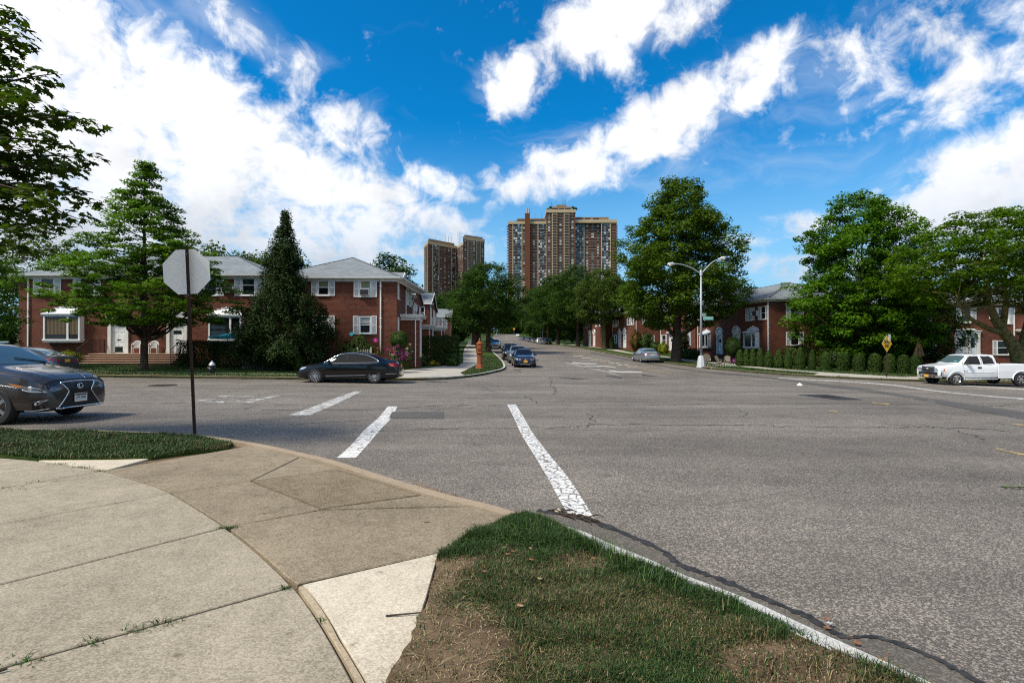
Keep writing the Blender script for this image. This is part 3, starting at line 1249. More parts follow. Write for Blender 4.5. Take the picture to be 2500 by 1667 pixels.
def flag(pts, m, lift=0.0, gap=.009, parent=None, name='concrete_slab', thick=.05):
	w = [np.array(GP(px, py, ZN + lift)) for px, py in pts]
	# pull every edge inwards by GAP
	n = len(w)
	area = sum(w[i][0] * w[(i + 1) % n][1] - w[(i + 1) % n][0] * w[i][1] for i in range(n))
	if area < 0:
		w = w[::-1]
	out = []
	for i in range(n):
		p, q, s = w[i - 1], w[i], w[(i + 1) % n]
		e1 = (q - p) / np.linalg.norm(q - p)
		e2 = (s - q) / np.linalg.norm(s - q)
		n1, n2 = np.array([-e1[1], e1[0]]), np.array([-e2[1], e2[0]])
		bis = n1 + n2
		bis = bis / max(np.linalg.norm(bis), .3)
		k = gap / max(.35, bis @ n1)
		out.append((float(q[0] + bis[0] * k), float(q[1] + bis[1] * k)))
	c = np.mean(np.array(out), axis=0)
	z = ZN + lift
	b = MB()
	ins = []
	for x, y in out:
		d = np.array([c[0] - x, c[1] - y])
		d = d / np.linalg.norm(d) * .008
		ins.append((x + d[0], y + d[1]))
	k = len(out)
	b.v = [(x, y, z - thick) for x, y in out] + [(x, y, z - .006) for x, y in out] + [(x, y, z) for x, y in ins]
	for r_ in range(2):
		for i in range(k):
			j = (i + 1) % k
			b.f.append((r_ * k + i, r_ * k + j, (r_ + 1) * k + j, (r_ + 1) * k + i))
			b.m.append(0)
	b.f.append(tuple(2 * k + i for i in range(k)))
	b.m.append(0)
	return b.build(name, m, parent or near_walk)


E = catmull([(251, 1149), (335, 1172), (419, 1203), (553, 1285), (640, 1352), (719, 1428), (787, 1519), (872, 1667), (930, 1790)], 3)


def ebetween(a, b):
	return [p for p in E if a[1] - 1 <= p[1] <= b[1] + 1]


flag([(-700, 1160), (0, 1117), (90, 1124), (251, 1149), (0, 1192), (-700, 1312)], 'concrete')
flag([(-700, 1312), (0, 1192)] + ebetween((0, 1149), (0, 1203)) + [(0, 1279), (-700, 1406)], 'concrete', .003)
flag([(-700, 1406), (0, 1279)] + ebetween((0, 1203), (0, 1285)) + [(0, 1425), (-700, 1597)], 'concrete', .001)
flag([(-700, 1597), (0, 1425)] + ebetween((0, 1285), (0, 1428)) + [(0, 1629), (-500, 1765)], 'concrete', .004, .015)
flag([(-500, 1765), (0, 1629)] + ebetween((0, 1428), (0, 1790)) + [(500, 2400), (-500, 2400)], 'concrete', 0, .011)
flag([(92, 1123), (200, 1119), (372, 1117), (262, 1147)], 'concrete_pale', -.004)
# ramp
kin = catmull([(615, 1087), (700, 1106), (822, 1143), (925, 1177), (1034, 1209), (1151, 1234), (1241, 1264), (1275, 1271)], 3)
kj = lambda a, b: [p for p in kin if a <= p[0] <= b]
flag(ebetween((0, 1149), (0, 1203)) + [(612, 1174), (732, 1115)] + kj(0, 725)[::-1], 'concrete_tan', 0, .008)
flag([(612, 1174), (732, 1116)] + kj(740, 824) + [(826, 1145)], 'concrete_tan', -.002, .008)
flag(ebetween((0, 1203), (0, 1285)) + [(575, 1281), (787, 1242), (612, 1174)], 'concrete_tan', .001, .008)
flag([(787, 1242), (1028, 1208)] + kj(1036, 1145) + [(1150, 1234)], 'concrete_tan', 0, .008)
flag([(562, 1290), (575, 1281), (787, 1243), (1152, 1235)] + kj(1160, 1260) + [(1272, 1269), (1100, 1340), (1070, 1347), (726, 1424)] + ebetween((0, 1300), (0, 1424))[::-1], 'concrete_tan', .001, .008)
gr = flag([(612, 1174), (826, 1145), (1028, 1207), (787, 1242)], 'panel_dark', -.002, .001, name='grooved_panel')
# grooves of the ramp panel: raised ribs
b = MB()
A_, B_, C_, D_ = [np.array(GP(*p, ZN)) for p in ((620, 1174), (822, 1147), (1020, 1207), (788, 1240))]
for k in range(44):
	t = (k + .5) / 44
	p, q = A_ + (B_ - A_) * t, D_ + (C_ - D_) * t
	b.bar((p[0], p[1], ZN - .003), (q[0], q[1], ZN - .003), .011, .010)
for t in (.30, .62):
	p, q = A_ + (D_ - A_) * t, B_ + (C_ - B_) * t
o = b.build('rib', 'concrete_tan', near_walk)
o['kind'] = 'stuff'
# pale corner slab with its tan border
bd = catmull([(737, 1424), (765, 1452), (800, 1500), (850, 1585), (905, 1680), (960, 1800)], 3)
E2 = [p for p in E if p[1] >= 1428]
flag([(727, 1430)] + E2[1:] + bd[::-1], 'concrete_edge', .002, .006)
flag(bd[:] + [(1010, 1790), (1010, 1560), (1045, 1450), (1072, 1347)], 'concrete_pale', .001, .005)

# ---- far pavements: flags in a row
def slab_row(L, Rr, zf, m, parent, kdiv, gap=.02, lift=.022):
	L, Rr = catmull(L, kdiv), catmull(Rr, kdiv)
	for a0, b0, a1, b1 in zip(L[:-1], Rr[:-1], L[1:], Rr[1:]):
		a0, b0, a1, b1 = [np.array(p) for p in (a0, b0, a1, b1)]
		d = a1 - a0
		g = gap / max(np.linalg.norm(d), .1)
		q = [a0 + d * g, b0 + (b1 - b0) * g, a1, b1]
		b = MB()
		rr_ = []
		for s, e in ((q[0], q[1]), (q[2], q[3])):
			rr_.append([(p[0], p[1], float(zf(p[0], p[1])) + lift) for p in (s, (s + e) / 2, e)])
		b.grid(rr_)
		lo = [[(x, y, z - .09) for x, y, z in r_] for r_ in rr_]
		b.grid([rr_[0], lo[0]])
		b.grid([[r_[0] for r_ in rr_], [r_[0] for r_ in lo]])
		b.grid([[r_[2] for r_ in rr_], [r_[2] for r_ in lo]])
		b.build('concrete_slab', m, parent)


sw1 = structure(ribbon('sidewalk', [(-9.2, 28.25), (-8.2, 31), (-7, 34.6), (-4.4, 43.5), (-4.3, 48), (-6.4, 72), (-9.2, 110), (-13, 170), (-17, 270)],
                       [(-8.2, 28.2), (-5.3, 28.6), (-3.3, 32.5), (-2.9, 40.5), (-2.9, 47), (-4.6, 71), (-7.4, 110), (-11.2, 170), (-15.2, 270)], HL, 'concrete_far', 4, .1, lift=.010))
slab_row([(-9.15, 28.3), (-8.2, 31), (-7, 34.6), (-4.4, 43.5), (-4.3, 48), (-6.4, 72)], [(-8.15, 28.25), (-5.3, 28.65), (-3.35, 32.5), (-2.95, 40.5), (-2.95, 47), (-4.65, 71)], HL, 'concrete_far', sw1, 5)
# apron of the corner ramp, out to the kerb
ap = structure(sheet('sidewalk', [(-8.6, 28.15), (-5.4, 28.56), (-3.75, 29.95), (-2.75, 31.5), (-2.9, 33.2), (-4.4, 33.4), (-8.3, 31.2)], HL, 'concrete_far', .8, .1, lift=.016))
sw2 = structure(ribbon('sidewalk', [(-75, 29.0), (-40, 29.8), (-24, 30.4), (-14, 30.7), (-8.5, 30.9)], [(-75, 27.9), (-40, 28.7), (-24, 29.4), (-14, 29.8), (-8.5, 30.0)], HL, 'concrete_far', 2, .1, lift=.008))
sw3 = structure(ribbon('sidewalk', [(20.6, 36.9), (22.3, 39.3), (20.4, 43.6), (19.1, 48.5), (18.0, 56), (17.0, 72), (15.6, 90), (13.8, 112), (11.6, 150), (9.5, 205)],
                       [(25.5, 35.2), (24.0, 39.8), (21.9, 44.2), (20.6, 48.9), (19.5, 56.4), (18.5, 72.4), (17.1, 90.4), (15.3, 112.4), (13.1, 150), (11.0, 205)], HL, 'concrete_far', 3, .1, lift=.010))
slab_row([(20.7, 37), (22.3, 39.3), (20.4, 43.6), (19.1, 48.5), (18.0, 56)], [(25.4, 35.3), (23.95, 39.8), (21.85, 44.2), (20.55, 48.9), (19.45, 56.4)], HL, 'concrete_far', sw3, 5)
# driveway crossing in front of the clipped shrubs
structure(sheet('driveway', [(20.4, 36.9), (21.2, 36.45), (23.4, 35.3), (26.0, 34.85), (27.2, 36.6), (24.4, 39.8), (22.2, 39.6)], HL, 'concrete_far', 1.0, .1, lift=.016))
structure(ribbon('sidewalk', [(27, 38.2), (34, 37.8), (50, 38.4), (75, 40)], [(27, 36.9), (34, 36.4), (50, 37.0), (75, 38.6)], HL, 'concrete_far', 2, .1, lift=.010))

# ---- paint, patches and cracks on the road, each a thin sheet just above the asphalt
def road_poly(name, pts, m, lift=.005, step=.6, world=False, sub=None):
	w = pts if world else [G(*p) for p in pts]
	a = sum(w[i][0] * w[(i + 1) % len(w)][1] - w[(i + 1) % len(w)][0] * w[i][1] for i in range(len(w)))
	if a < 0:
		w = w[::-1]
	return structure(sheet(name, w, H, m, step, 0, lift=lift))


def road_band(name, left, right, m, lift=.005, k=4, nv=2):
	L = [G(*p) for p in left]
	Rr = [G(*p) for p in right]
	return structure(ribbon(name, L, Rr, H, m, nv, lift=lift, k=k))


road_band('crosswalk_stripe', [(1238, 988), (1255, 1021), (1273, 1061), (1307, 1116), (1340, 1172), (1372, 1231), (1393, 1262)],
          [(1259, 987), (1280, 1021), (1300, 1056), (1343, 1112), (1384, 1162), (1422, 1219), (1453, 1271)], 'road_paint_cracked')
road_band('crosswalk_stripe', [(947, 992), (925, 1019), (894, 1046), (858, 1086), (822, 1118)], [(971, 992), (957, 1019), (932, 1046), (898, 1086), (869, 1118)], 'road_paint')
road_band('stop_line', [(868, 955), (835, 966), (790, 983), (745, 1000), (703, 1014)], [(884, 955), (862, 966), (828, 983), (790, 1000), (757, 1014)], 'road_paint_worn')
# the word STOP painted for the traffic coming from the side street
stop_word = text_mb('STOP', 2.9, 'road_paint_worn', 'road_lettering', None, (-8.9, 17.35, float(H(-8.9, 17.35)) + .012), (0, 0, R(-90)), 0.0, .42)
stop_word.rotation_euler = (math.atan(float(H(-8.9, 18.4) - H(-8.9, 16.4)) / 2) * 0, 0, R(-84))
me_ = stop_word.data
mw = Matrix.Translation(stop_word.location) @ stop_word.rotation_euler.to_matrix().to_4x4() @ Matrix.Diagonal((*stop_word.scale, 1))
for v_ in me_.vertices:
	p = mw @ v_.co
	v_.co = (p.x, p.y, float(H(p.x, p.y)) + .006)
stop_word.location, stop_word.rotation_euler, stop_word.scale = (0, 0, 0), (0, 0, 0), (1, 1, 1)
structure(stop_word)
road_band('lane_line', [(1376, 884), (1420, 895), (1470, 906), (1512, 917)], [(1381, 884), (1426, 895), (1477, 906), (1518, 918)], 'road_paint_worn')
road_band('road_marking', [(1396, 884), (1420, 886.5), (1457, 887)], [(1396, 885.6), (1420, 888.2), (1457, 888.4)], 'road_paint')
road_band('road_marking', [(1427, 893), (1450, 893.6), (1475, 892.6), (1503, 896)], [(1432, 895), (1452, 896), (1475, 895), (1503, 898)], 'road_paint_worn')
road_band('road_marking', [(1487, 904), (1510, 906.4), (1540, 906.4), (1568, 908)], [(1487, 906), (1510, 908.6), (1540, 908.6), (1568, 909.4)], 'road_paint')
for k in range(7):
	x0 = 1398 + k * 22
	y0 = 869.5 + k * 4.2
	road_band('hatch_stripe', [(x0, y0), (x0 + 26, y0 - .9)], [(x0, y0 + 1.2), (x0 + 26, y0 + .4)], 'road_paint_worn')
road_band('centre_line', [(1300, 846), (1340, 853), (1400, 864), (1470, 880), (1560, 899), (1640, 912)], [(1301.5, 846), (1343, 853), (1404, 864), (1475, 880), (1566, 899), (1648, 912)], 'road_paint_yellow')
yc = [(y, float(np.interp(y, fla[:, 1], fla[:, 0]) + np.interp(y, fra[o_, 1], fra[o_, 0])) / 2) for y in range(95, 340, 12)]
structure(ribbon('centre_line', [(x - .09, y) for y, x in yc], [(x + .09, y) for y, x in yc], H, 'road_paint_yellow', 1, lift=.012, k=3))
road_band('parking_line', [(1900, 921.6), (1960, 925), (2200, 941), (2500, 972), (2700, 995)], [(1900, 923), (1960, 927), (2200, 944), (2500, 976), (2700, 1000)], 'road_paint_worn')
road_band('parking_line', [(2280, 936), (2400, 943), (2560, 953)], [(2280, 937.6), (2400, 945.4), (2560, 956)], 'road_paint_worn')
for a, b in (((2130, 981), (2172, 985)), ((2470, 1033), (2530, 1040)), ((2430, 1093), (2540, 1117)), ((2025, 1001), (2046, 1003))):
	road_band('faded_line', [a, b], [(a[0] - 3, a[1] + 3), (b[0] - 3, b[1] + 4)], 'road_paint_yellow')
road_band('trench_patch', [(1440, 859), (1520, 874), (1600, 888.5), (1700, 904), (1850, 917), (2000, 936), (2130, 951), (2300, 977), (2500, 1007), (2760, 1060)],
          [(1440, 861.5), (1520, 877), (1600, 892), (1700, 907.5), (1850, 921.5), (2000, 942), (2130, 958.5), (2300, 988), (2500, 1024), (2760, 1085)], 'patch_asphalt')
road_poly('utility_patch', [(957, 1006), (1083, 1005), (1083, 1022), (950, 1021)], 'patch_asphalt', .006)
road_poly('manhole_patch', [(1945, 963.5), (2018, 963), (2106, 976), (2040, 976)], 'tar', .006)
for px, py, rr in ((1405, 923.8, .0), (1355, 912.3, .0)):
	pass
for pts in ([(1360, 922), (1405, 923), (1440, 924.5), (1402, 926)], [(1020, 931.5), (1060, 930.6), (1098, 931.8), (1058, 933.2)], [(1374, 881.6), (1396, 882), (1396, 883.2), (1374, 882.8)],
			[(1427, 897), (1457, 897.2), (1457, 899), (1427, 898.6)], [(1565, 914), (1600, 918), (1610, 919.5), (1570, 917)], [(1480, 916), (1520, 922), (1516, 923.5), (1478, 917.5)], [(1300, 878), (1315, 878), (1315, 880.4), (1300, 880.4)]):
	road_poly('tar_patch', pts, 'tar', .005, .5)
# gutter strip along the white kerb with its dark broken edge
gut = [(1312, 1244), (1400, 1257), (1451, 1273), (1540, 1306), (1624, 1348), (1662, 1376), (1765, 1414), (1858, 1456), (1961, 1498), (2055, 1549), (2130, 1551), (2218, 1577), (2312, 1619), (2430, 1690), (2650, 1850)]
kln = [(1290, 1262), (1400, 1288), (1500, 1330), (1640, 1394), (1821, 1474), (2000, 1558), (2240, 1672), (2420, 1760)]
wl = [GP(x, y, .008) for x, y in catmull(gut, 4)]
ko = [(x + .004, y) for x, y in nc if .10 < x < 2.3 and 1.0 < y < 5.0]
inner = [p for p in ko]
road_poly('gutter_strip', wl + [(2.55, 1.3)] + inner[::-1], 'gutter_asphalt', .006, .25, True)
r_ = np.random.default_rng(3)
gu = catmull(gut, 9)
up, dn = [], []
for i, (x, y) in enumerate(gu):
	w = 2 + 4 * abs(math.sin(i * .37)) + 3 * abs(math.sin(i * 1.13 + 1))
	up.append(GP(x + 4 + r_.normal(0, 2.0), y - w * .42 + r_.normal(0, 1.1), .008))
	dn.append(GP(x - 4 + r_.normal(0, 3.0), y + w * .62 + r_.normal(0, 1.6), .008))
structure(ribbon('tar_edge', up, dn, H, 'tar', 2, lift=.011, k=1))


def crack(pts, w=.016, seed=0, world=False):
	r = np.random.default_rng(seed)
	p = np.array([G(*q) for q in pts] if not world else pts)
	c = np.array(catmull([tuple(q) for q in p], 10))
	t = np.gradient(c, axis=0)
	t /= np.linalg.norm(t, axis=1)[:, None] + 1e-9
	n = np.c_[-t[:, 1], t[:, 0]]
	c = c + n * r.normal(0, .05, (len(c), 1))
	ww = w * r.uniform(.25, 1.3, (len(c), 1))
	return structure(ribbon('road_crack', [tuple(q) for q in c + n * ww], [tuple(q) for q in c - n * ww], H, 'crack_line', 1, lift=.004, k=1))


for i, (pts, w) in enumerate((([(640, 1001), (900, 1000), (1080, 990), (1240, 989), (1500, 990), (1800, 986.5), (2150, 988), (2480, 992)], .022),
                              ([(1010, 1046), (1150, 1046), (1290, 1043), (1398, 1042), (1445, 1036), (1500, 1037)], .016),
                              ([(1440, 1035), (1740, 1038), (1850, 1036.5), (1920, 1041), (2140, 1043), (2300, 1043), (2480, 1054)], .022),
                              ([(2180, 1036), (2262, 1040), (2320, 1049), (2400, 1072)], .013),
                              ([(240, 984.5), (420, 984), (520, 985), (700, 988), (820, 990)], .022),
                              ([(1440, 1010), (1445, 1030), (1436, 1044)], .014), ([(700, 1037), (850, 1028), (960, 1019), (1130, 990)], .012),
                              ([(1805, 1003), (1824, 1010), (1815, 1018)], .012), ([(800, 1056), (960, 1052), (1120, 1047)], .010),
                              ([(1343, 920), (1347, 942), (1356, 953), (1352, 962)], .02), ([(1180, 944), (1192, 950), (1207, 956)], .02),
                              ([(2420, 992), (2480, 988), (2520, 989)], .02), ([(1276, 966), (1295, 973), (1310, 985)], .014))):
	crack(pts, w, i)
# iron covers
def cover(name, label, px, py, rad, seed=0):
	x, y = G(px, py)
	z = float(H(x, y))
	root = thing(name, label, 'manhole cover', (x, y, z))
	MB().lathe([(rad, -.05), (rad, .010), (rad * .93, .012)], seg=28).build('frame', 'iron', root)
	b = MB()
	b.lathe([(rad * .88, -.02), (rad * .88, .014), (rad * .5, .015)], seg=24)
	for k in range(-4, 5):
		hw = math.sqrt(max(0, (rad * .82) ** 2 - (k * rad * .17) ** 2))
		b.box((0, k * rad * .17, .018), (hw * 2, rad * .06, .008))
	b.build('lid', 'iron', root)


cover('manhole_cover', 'round iron manhole cover on the far lane beyond the stop sign post', 397, 940.6, .55)
cover('manhole_cover', 'rusty round manhole cover inside a dark tar diamond', 2025, 969.5, .40)
cover('manhole_cover', 'round iron cover by the kerb in front of the blue car', 1264, 904, .33)
# ------------------------------------------------------------------ houses
_wcache = {}


def cached(key, make):
	if key not in _wcache:
		_wcache[key] = make()
	return _wcache[key]


def win_meshes(w, h):
	def make():
		f = MB()
		t = .065
		for x in (-w / 2 + t / 2, w / 2 - t / 2):
			f.box((x, .02, h / 2), (t, .10, h))
		f.box((0, .02, h - t / 2), (w - 2 * t, .10, t))
		f.box((0, .01, t / 2), (w - 2 * t, .12, t))
		f.box((0, -.045, -.03), (w + .10, .11, .05))                      # sill
		f.box((0, .035, h * .5), (w - 2 * t, .06, .055))                   # meeting rail
		for x in (-w / 2 + t + .02, w / 2 - t - .02):
			f.box((x, .05, h * .5), (.035, .04, h - 2 * t - .002))
		p = MB()
		p.face([(-w / 2 + t, 0, 0), (w / 2 - t, 0, 0), (w / 2 - t, 0, h * .5 - t - .02), (-w / 2 + t, 0, h * .5 - t - .02)])
		bl = MB()
		bl.box((0, 0, 0), (w - 2 * t - .01, .008, h * .38))
		return f.mesh('window', 'white_paint'), p.mesh('pane', 'glass_dark'), bl.mesh('blind', 'blind'), bl.mesh('blind', 'blind_pale')
	return cached(('w', round(w, 3), round(h, 3)), make)


def shutter_mesh(w, h):
	def make():
		f = MB()
		t = .055
		for x in (-w / 2 + t / 2, w / 2 - t / 2):
			f.box((x, 0, h / 2), (t, .035, h))
		for z in (t / 2, h * .48, h - t / 2):
			f.box((0, 0, z), (w - 2 * t, .035, t))
		n = int(h / .055)
		q = Matrix.Rotation(R(35), 3, 'X')
		for k in range(n):
			z = .06 + (h - .12) * (k + .5) / n
			f.box((0, 0, z), (w - 2 * t, .008, .06), rot=q)
		return f.mesh('shutter', 'white_paint')
	return cached(('s', round(w, 3), round(h, 3)), make)


def ac_parts(parent, T, w, h, d=.32):
	def make():
		b = MB()
		b.box((0, -d / 2 + .05, h / 2), (w, d, h))
		g = MB()
		g.box((0, -d + .047, h / 2), (w * .90, .012, h * .84))
		for k in range(9):
			g.box((0, -d + .040, h * (.12 + .76 * k / 8)), (w * .9, .014, .012))
		return b.mesh('air_conditioner', 'ac_beige'), g.mesh('grille', 'grille_dark')
	a, g = cached(('ac', w, h, d), make)
	o = link('air_conditioner', a, parent)
	o.matrix_local = T
	link('grille', g, o)
	return o


class Facade:
	"""one outside wall: x to the right as one faces it, z up, y into the house"""
	def __init__(self, house, origin, rz, width, z0, z1, gable=None):
		self.h, self.w, self.z0, self.z1, self.gable = house, width, z0, z1, gable
		self.T = Matrix.Translation(origin) @ Matrix.Rotation(rz, 4, 'Z')
		self.open = []

	def at(self, x, y, z):
		return self.T @ Matrix.Translation((x, y, z))

	def window(self, x, z, w, h, sh=(1, 1), blind=None, ac=False, sw=.42):
		self.open.append((x - w / 2, x + w / 2, z, z + h))
		f, p, b1, b2 = win_meshes(w, h)
		o = link('window', f, self.h)
		o.matrix_local = self.at(x, 0, z)
		for k in (0, 1):
			if ac and k == 0:
				continue
			q = link('pane', p, o, (0, .055 if k == 0 else .045, .065 if k == 0 else h * .5 + .03))
		if blind:
			q = link('blind', b1 if blind == 1 else b2, o, (0, .038, h * .76))
		for s, on in zip((-1, 1), sh):
			if on:
				m = shutter_mesh(sw, h + .06)
				q = link('shutter', m, self.h)
				q.matrix_local = self.at(x + s * (w / 2 + sw / 2 + .02), -.022, z - .03)
		if ac:
			ac_parts(self.h, self.at(x, 0, z + .06), w - .16, .42)
		return o

	def picture_window(self, x, z, w, h, wd=.16, split=.68, curtain=True):
		"""projecting white box bay with a scalloped metal cap"""
		d = .42
		o = MB()
		fr = .11
		for xx in (-w / 2 + fr / 2, w / 2 - fr / 2):
			o.box((xx, -d / 2, h / 2), (fr, d, h))
		o.box((0, -d / 2, .06), (w + .10, d + .08, .12))
		o.box((0, -d / 2, -.06), (w - .05, d - .06, .12))
		o.box((0, -d / 2, h - .06), (w - 2 * fr, d, .12))
		xs = -w / 2 + fr + (w - 2 * fr) * split
		o.box((xs, -d + .06, h / 2), (.13, .12, h - .24))
		bay = o.build('bay_window', 'white_paint', self.h)
		bay.matrix_local = self.at(x, 0, z)
		for a, b in ((-w / 2 + fr, xs - .065), (xs + .065, w / 2 - fr)):
			MB().face([(a, -d + .07, .12), (b, -d + .07, .12), (b, -d + .07, h - .12), (a, -d + .07, h - .12)]).build('pane', 'glass_dark', bay)
			if curtain:
				c = MB()
				n = max(4, int((b - a) / .09))
				for k in range(n):
					c.box((a + (b - a) * (k + .5) / n, -d + .055, h / 2 + .1), ((b - a) / n * .72, .012, h * .62))
				q = c.build('curtain', 'curtain', bay)
		# cap: ribbed hood that climbs back to the wall in steps
		b = MB()
		n = 9
		prof = []
		for k in range(n + 1):
			t = k / n
			prof.append((-w / 2 - .10 + (w + .20) * t, .20 + .22 * (1 - abs(2 * t - 1)) ** .8 + (.03 if k % 2 else 0)))
		rows = [[(x_, -d - .10, 0.0) for x_, z_ in prof], [(x_, -d - .10, .10) for x_, z_ in prof], [(x_ * .93, -d * .45, .06 + z_ * .62) for x_, z_ in prof], [(x_ * .80, .0, .10 + z_) for x_, z_ in prof]]
		b.grid(rows)
		b.face([rows[0][0], rows[1][0], rows[2][0], rows[3][0], (rows[3][0][0], 0, 0)])
		b.face([rows[0][-1], rows[1][-1], rows[2][-1], rows[3][-1], (rows[3][-1][0], 0, 0)])
		# crenellated back board on the wall
		for k in range(7):
			t = (k - 3) / 3.5
			b.box((t * w * .47, -.02, .22 + .16 * (1 - abs(t))), (w * .125, .05, .30 + .30 * (1 - abs(t))))
		q = b.build('bay_roof', 'cap_metal', bay, loc=(0, 0, h + .002))
		self.open.append((x - w / 2 + .06, x + w / 2 - .06, z + .05, z + h - .02))
		return bay

	def door(self, x, z, w=.95, h=2.1, style='flat', lite=None, deep=.0):
		"""white door inside pilasters and a pediment"""
		self.open.append((x - w / 2 - .02, x + w / 2 + .02, z, z + h))
		s = MB()
		pw = .22
		for sx in (-1, 1):
			s.box((x * 0 + sx * (w / 2 + pw / 2), -.05, h / 2 + .02), (pw, .12, h + .04))
			s.box((sx * (w / 2 + pw / 2), -.06, .12), (pw + .04, .15, .24))
			s.box((sx * (w / 2 + .015), .06, h / 2), (.03, .14, h))
		ww = w + 2 * pw
		s.box((0, -.06, h + .17), (ww + .06, .16, .26))
		s.box((0, -.09, h + .33), (ww + .20, .24, .07))
		if style == 'arch':
			n = 14
			R0, R1 = ww / 2 + .06, ww / 2 - .10
			for k in range(n):
				a0, a1 = math.pi * k / n, math.pi * (k + 1) / n
				sq = .80
				pts = [(math.cos(a0) * R0, math.sin(a0) * R0 * sq), (math.cos(a1) * R0, math.sin(a1) * R0 * sq), (math.cos(a1) * R1, math.sin(a1) * R1 * sq), (math.cos(a0) * R1, math.sin(a0) * R1 * sq)]
				k0 = len(s.v)
				for yy in (-.20, 0):
					s.v.extend([(px_, yy, h + .365 + pz_) for px_, pz_ in pts])
				for q in ((0, 1, 2, 3), (4, 7, 6, 5), (0, 4, 5, 1), (2, 6, 7, 3)):
					s.f.append(tuple(k0 + i for i in q))
					s.m.append(0)
			fan = [(math.cos(math.pi * k / 16) * R1, -.05, h + .365 + math.sin(math.pi * k / 16) * R1 * .8) for k in range(17)]
			s.face(fan)
		elif style == 'gable':
			hw = ww / 2 + .10
			for sx in (-1, 1):
				s.bar((sx * hw, -.10, h + .40), (0, -.10, h + .40 + hw * .8), .20, .10)
			s.face([(-hw, -.04, h + .36), (hw, -.04, h + .36), (0, -.04, h + .36 + hw * .8)])
		elif style == 'cornice':
			s.box((0, -.22, h + .42), (ww + .5, .5, .09))
			s.box((0, -.18, h + .50), (ww + .36, .4, .07))
		o = s.build('door_surround', 'white_trim', self.h)
		o.matrix_local = self.at(x, 0, z)
		d = MB()
		yb = .06 + deep
		d.box((0, yb, h / 2), (w - .03, .05, h - .02))
		for zz, hh in ((.38, .52), (1.05, .52), (1.70, .40)):
			for sx in (-1, 1):
				d.box((sx * w * .23, yb - .028, zz), (w * .32, .02, hh))
		dr = d.build('door', 'door_white', self.h)
		dr.matrix_local = self.at(x, 0, z)
		MB().lathe([(.012, 0), (.014, -.05), (.035, -.07), (.030, -.10), (.008, -.11)], (w * .38, yb - .025, 1.0), 10, axis='Y').build('handle', 'chrome', dr)
		if lite:
			MB().box((0, yb - .035, h * lite[0]), (w * .55, .012, h * lite[1])).build('pane', 'glass_green', dr)
		MB().box((0, yb - .04, .95), (w * .3, .01, .06)).build('mail_slot', 'black_metal', dr)
		return o

	def build_wall(self, mb, reveal=.10, mi=0):
		T = self.T
		xs = sorted({0.0, self.w, *[min(max(v, 0), self.w) for o in self.open for v in o[:2]]})
		zs = sorted({self.z0, self.z1, *[min(max(v, self.z0), self.z1) for o in self.open for v in o[2:]]})

		def quad(pts, uv):
			mb.face([T @ Vector(p) for p in pts], mi, uv)
		for i in range(len(xs) - 1):
			for j in range(len(zs) - 1):
				xm, zm = (xs[i] + xs[i + 1]) / 2, (zs[j] + zs[j + 1]) / 2
				if any(a < xm < b and c < zm < d for a, b, c, d in self.open):
					continue
				a, b, c, d = xs[i], xs[i + 1], zs[j], zs[j + 1]
				quad([(a, 0, c), (b, 0, c), (b, 0, d), (a, 0, d)], [(a, c), (b, c), (b, d), (a, d)])
		for a, b, c, d in self.open:
			r_ = reveal
			for pts in ([(a, 0, c), (a, r_, c), (a, r_, d), (a, 0, d)], [(b, 0, d), (b, r_, d), (b, r_, c), (b, 0, c)],
						[(a, 0, d), (a, r_, d), (b, r_, d), (b, 0, d)], [(b, 0, c), (b, r_, c), (a, r_, c), (a, 0, c)]):
				quad(pts, [(0, 0), (.1, 0), (.1, 1), (0, 1)])
			quad([(a, r_ + .02, c), (b, r_ + .02, c), (b, r_ + .02, d), (a, r_ + .02, d)], [(a, c), (b, c), (b, d), (a, d)])
		if self.gable:
			for (x0, x1, xp, zp) in (self.gable if isinstance(self.gable, list) else [self.gable]):
				quad([(x0, 0, self.z1), (x1, 0, self.z1), (xp, 0, zp)], [(x0, self.z1), (x1, self.z1), (xp, zp)])


def roof_faces(b, faces):
	"""roof planes with shingle coordinates: v runs up the slope"""
	for pts in faces:
		p = [Vector(q) for q in pts]
		e = (p[1] - p[0]).normalized()
		n = e.cross(p[2] - p[0]).normalized()
		s = n.cross(e)
		b.face(pts, 0, [((q - p[0]).dot(e), (q - p[0]).dot(s)) for q in p])


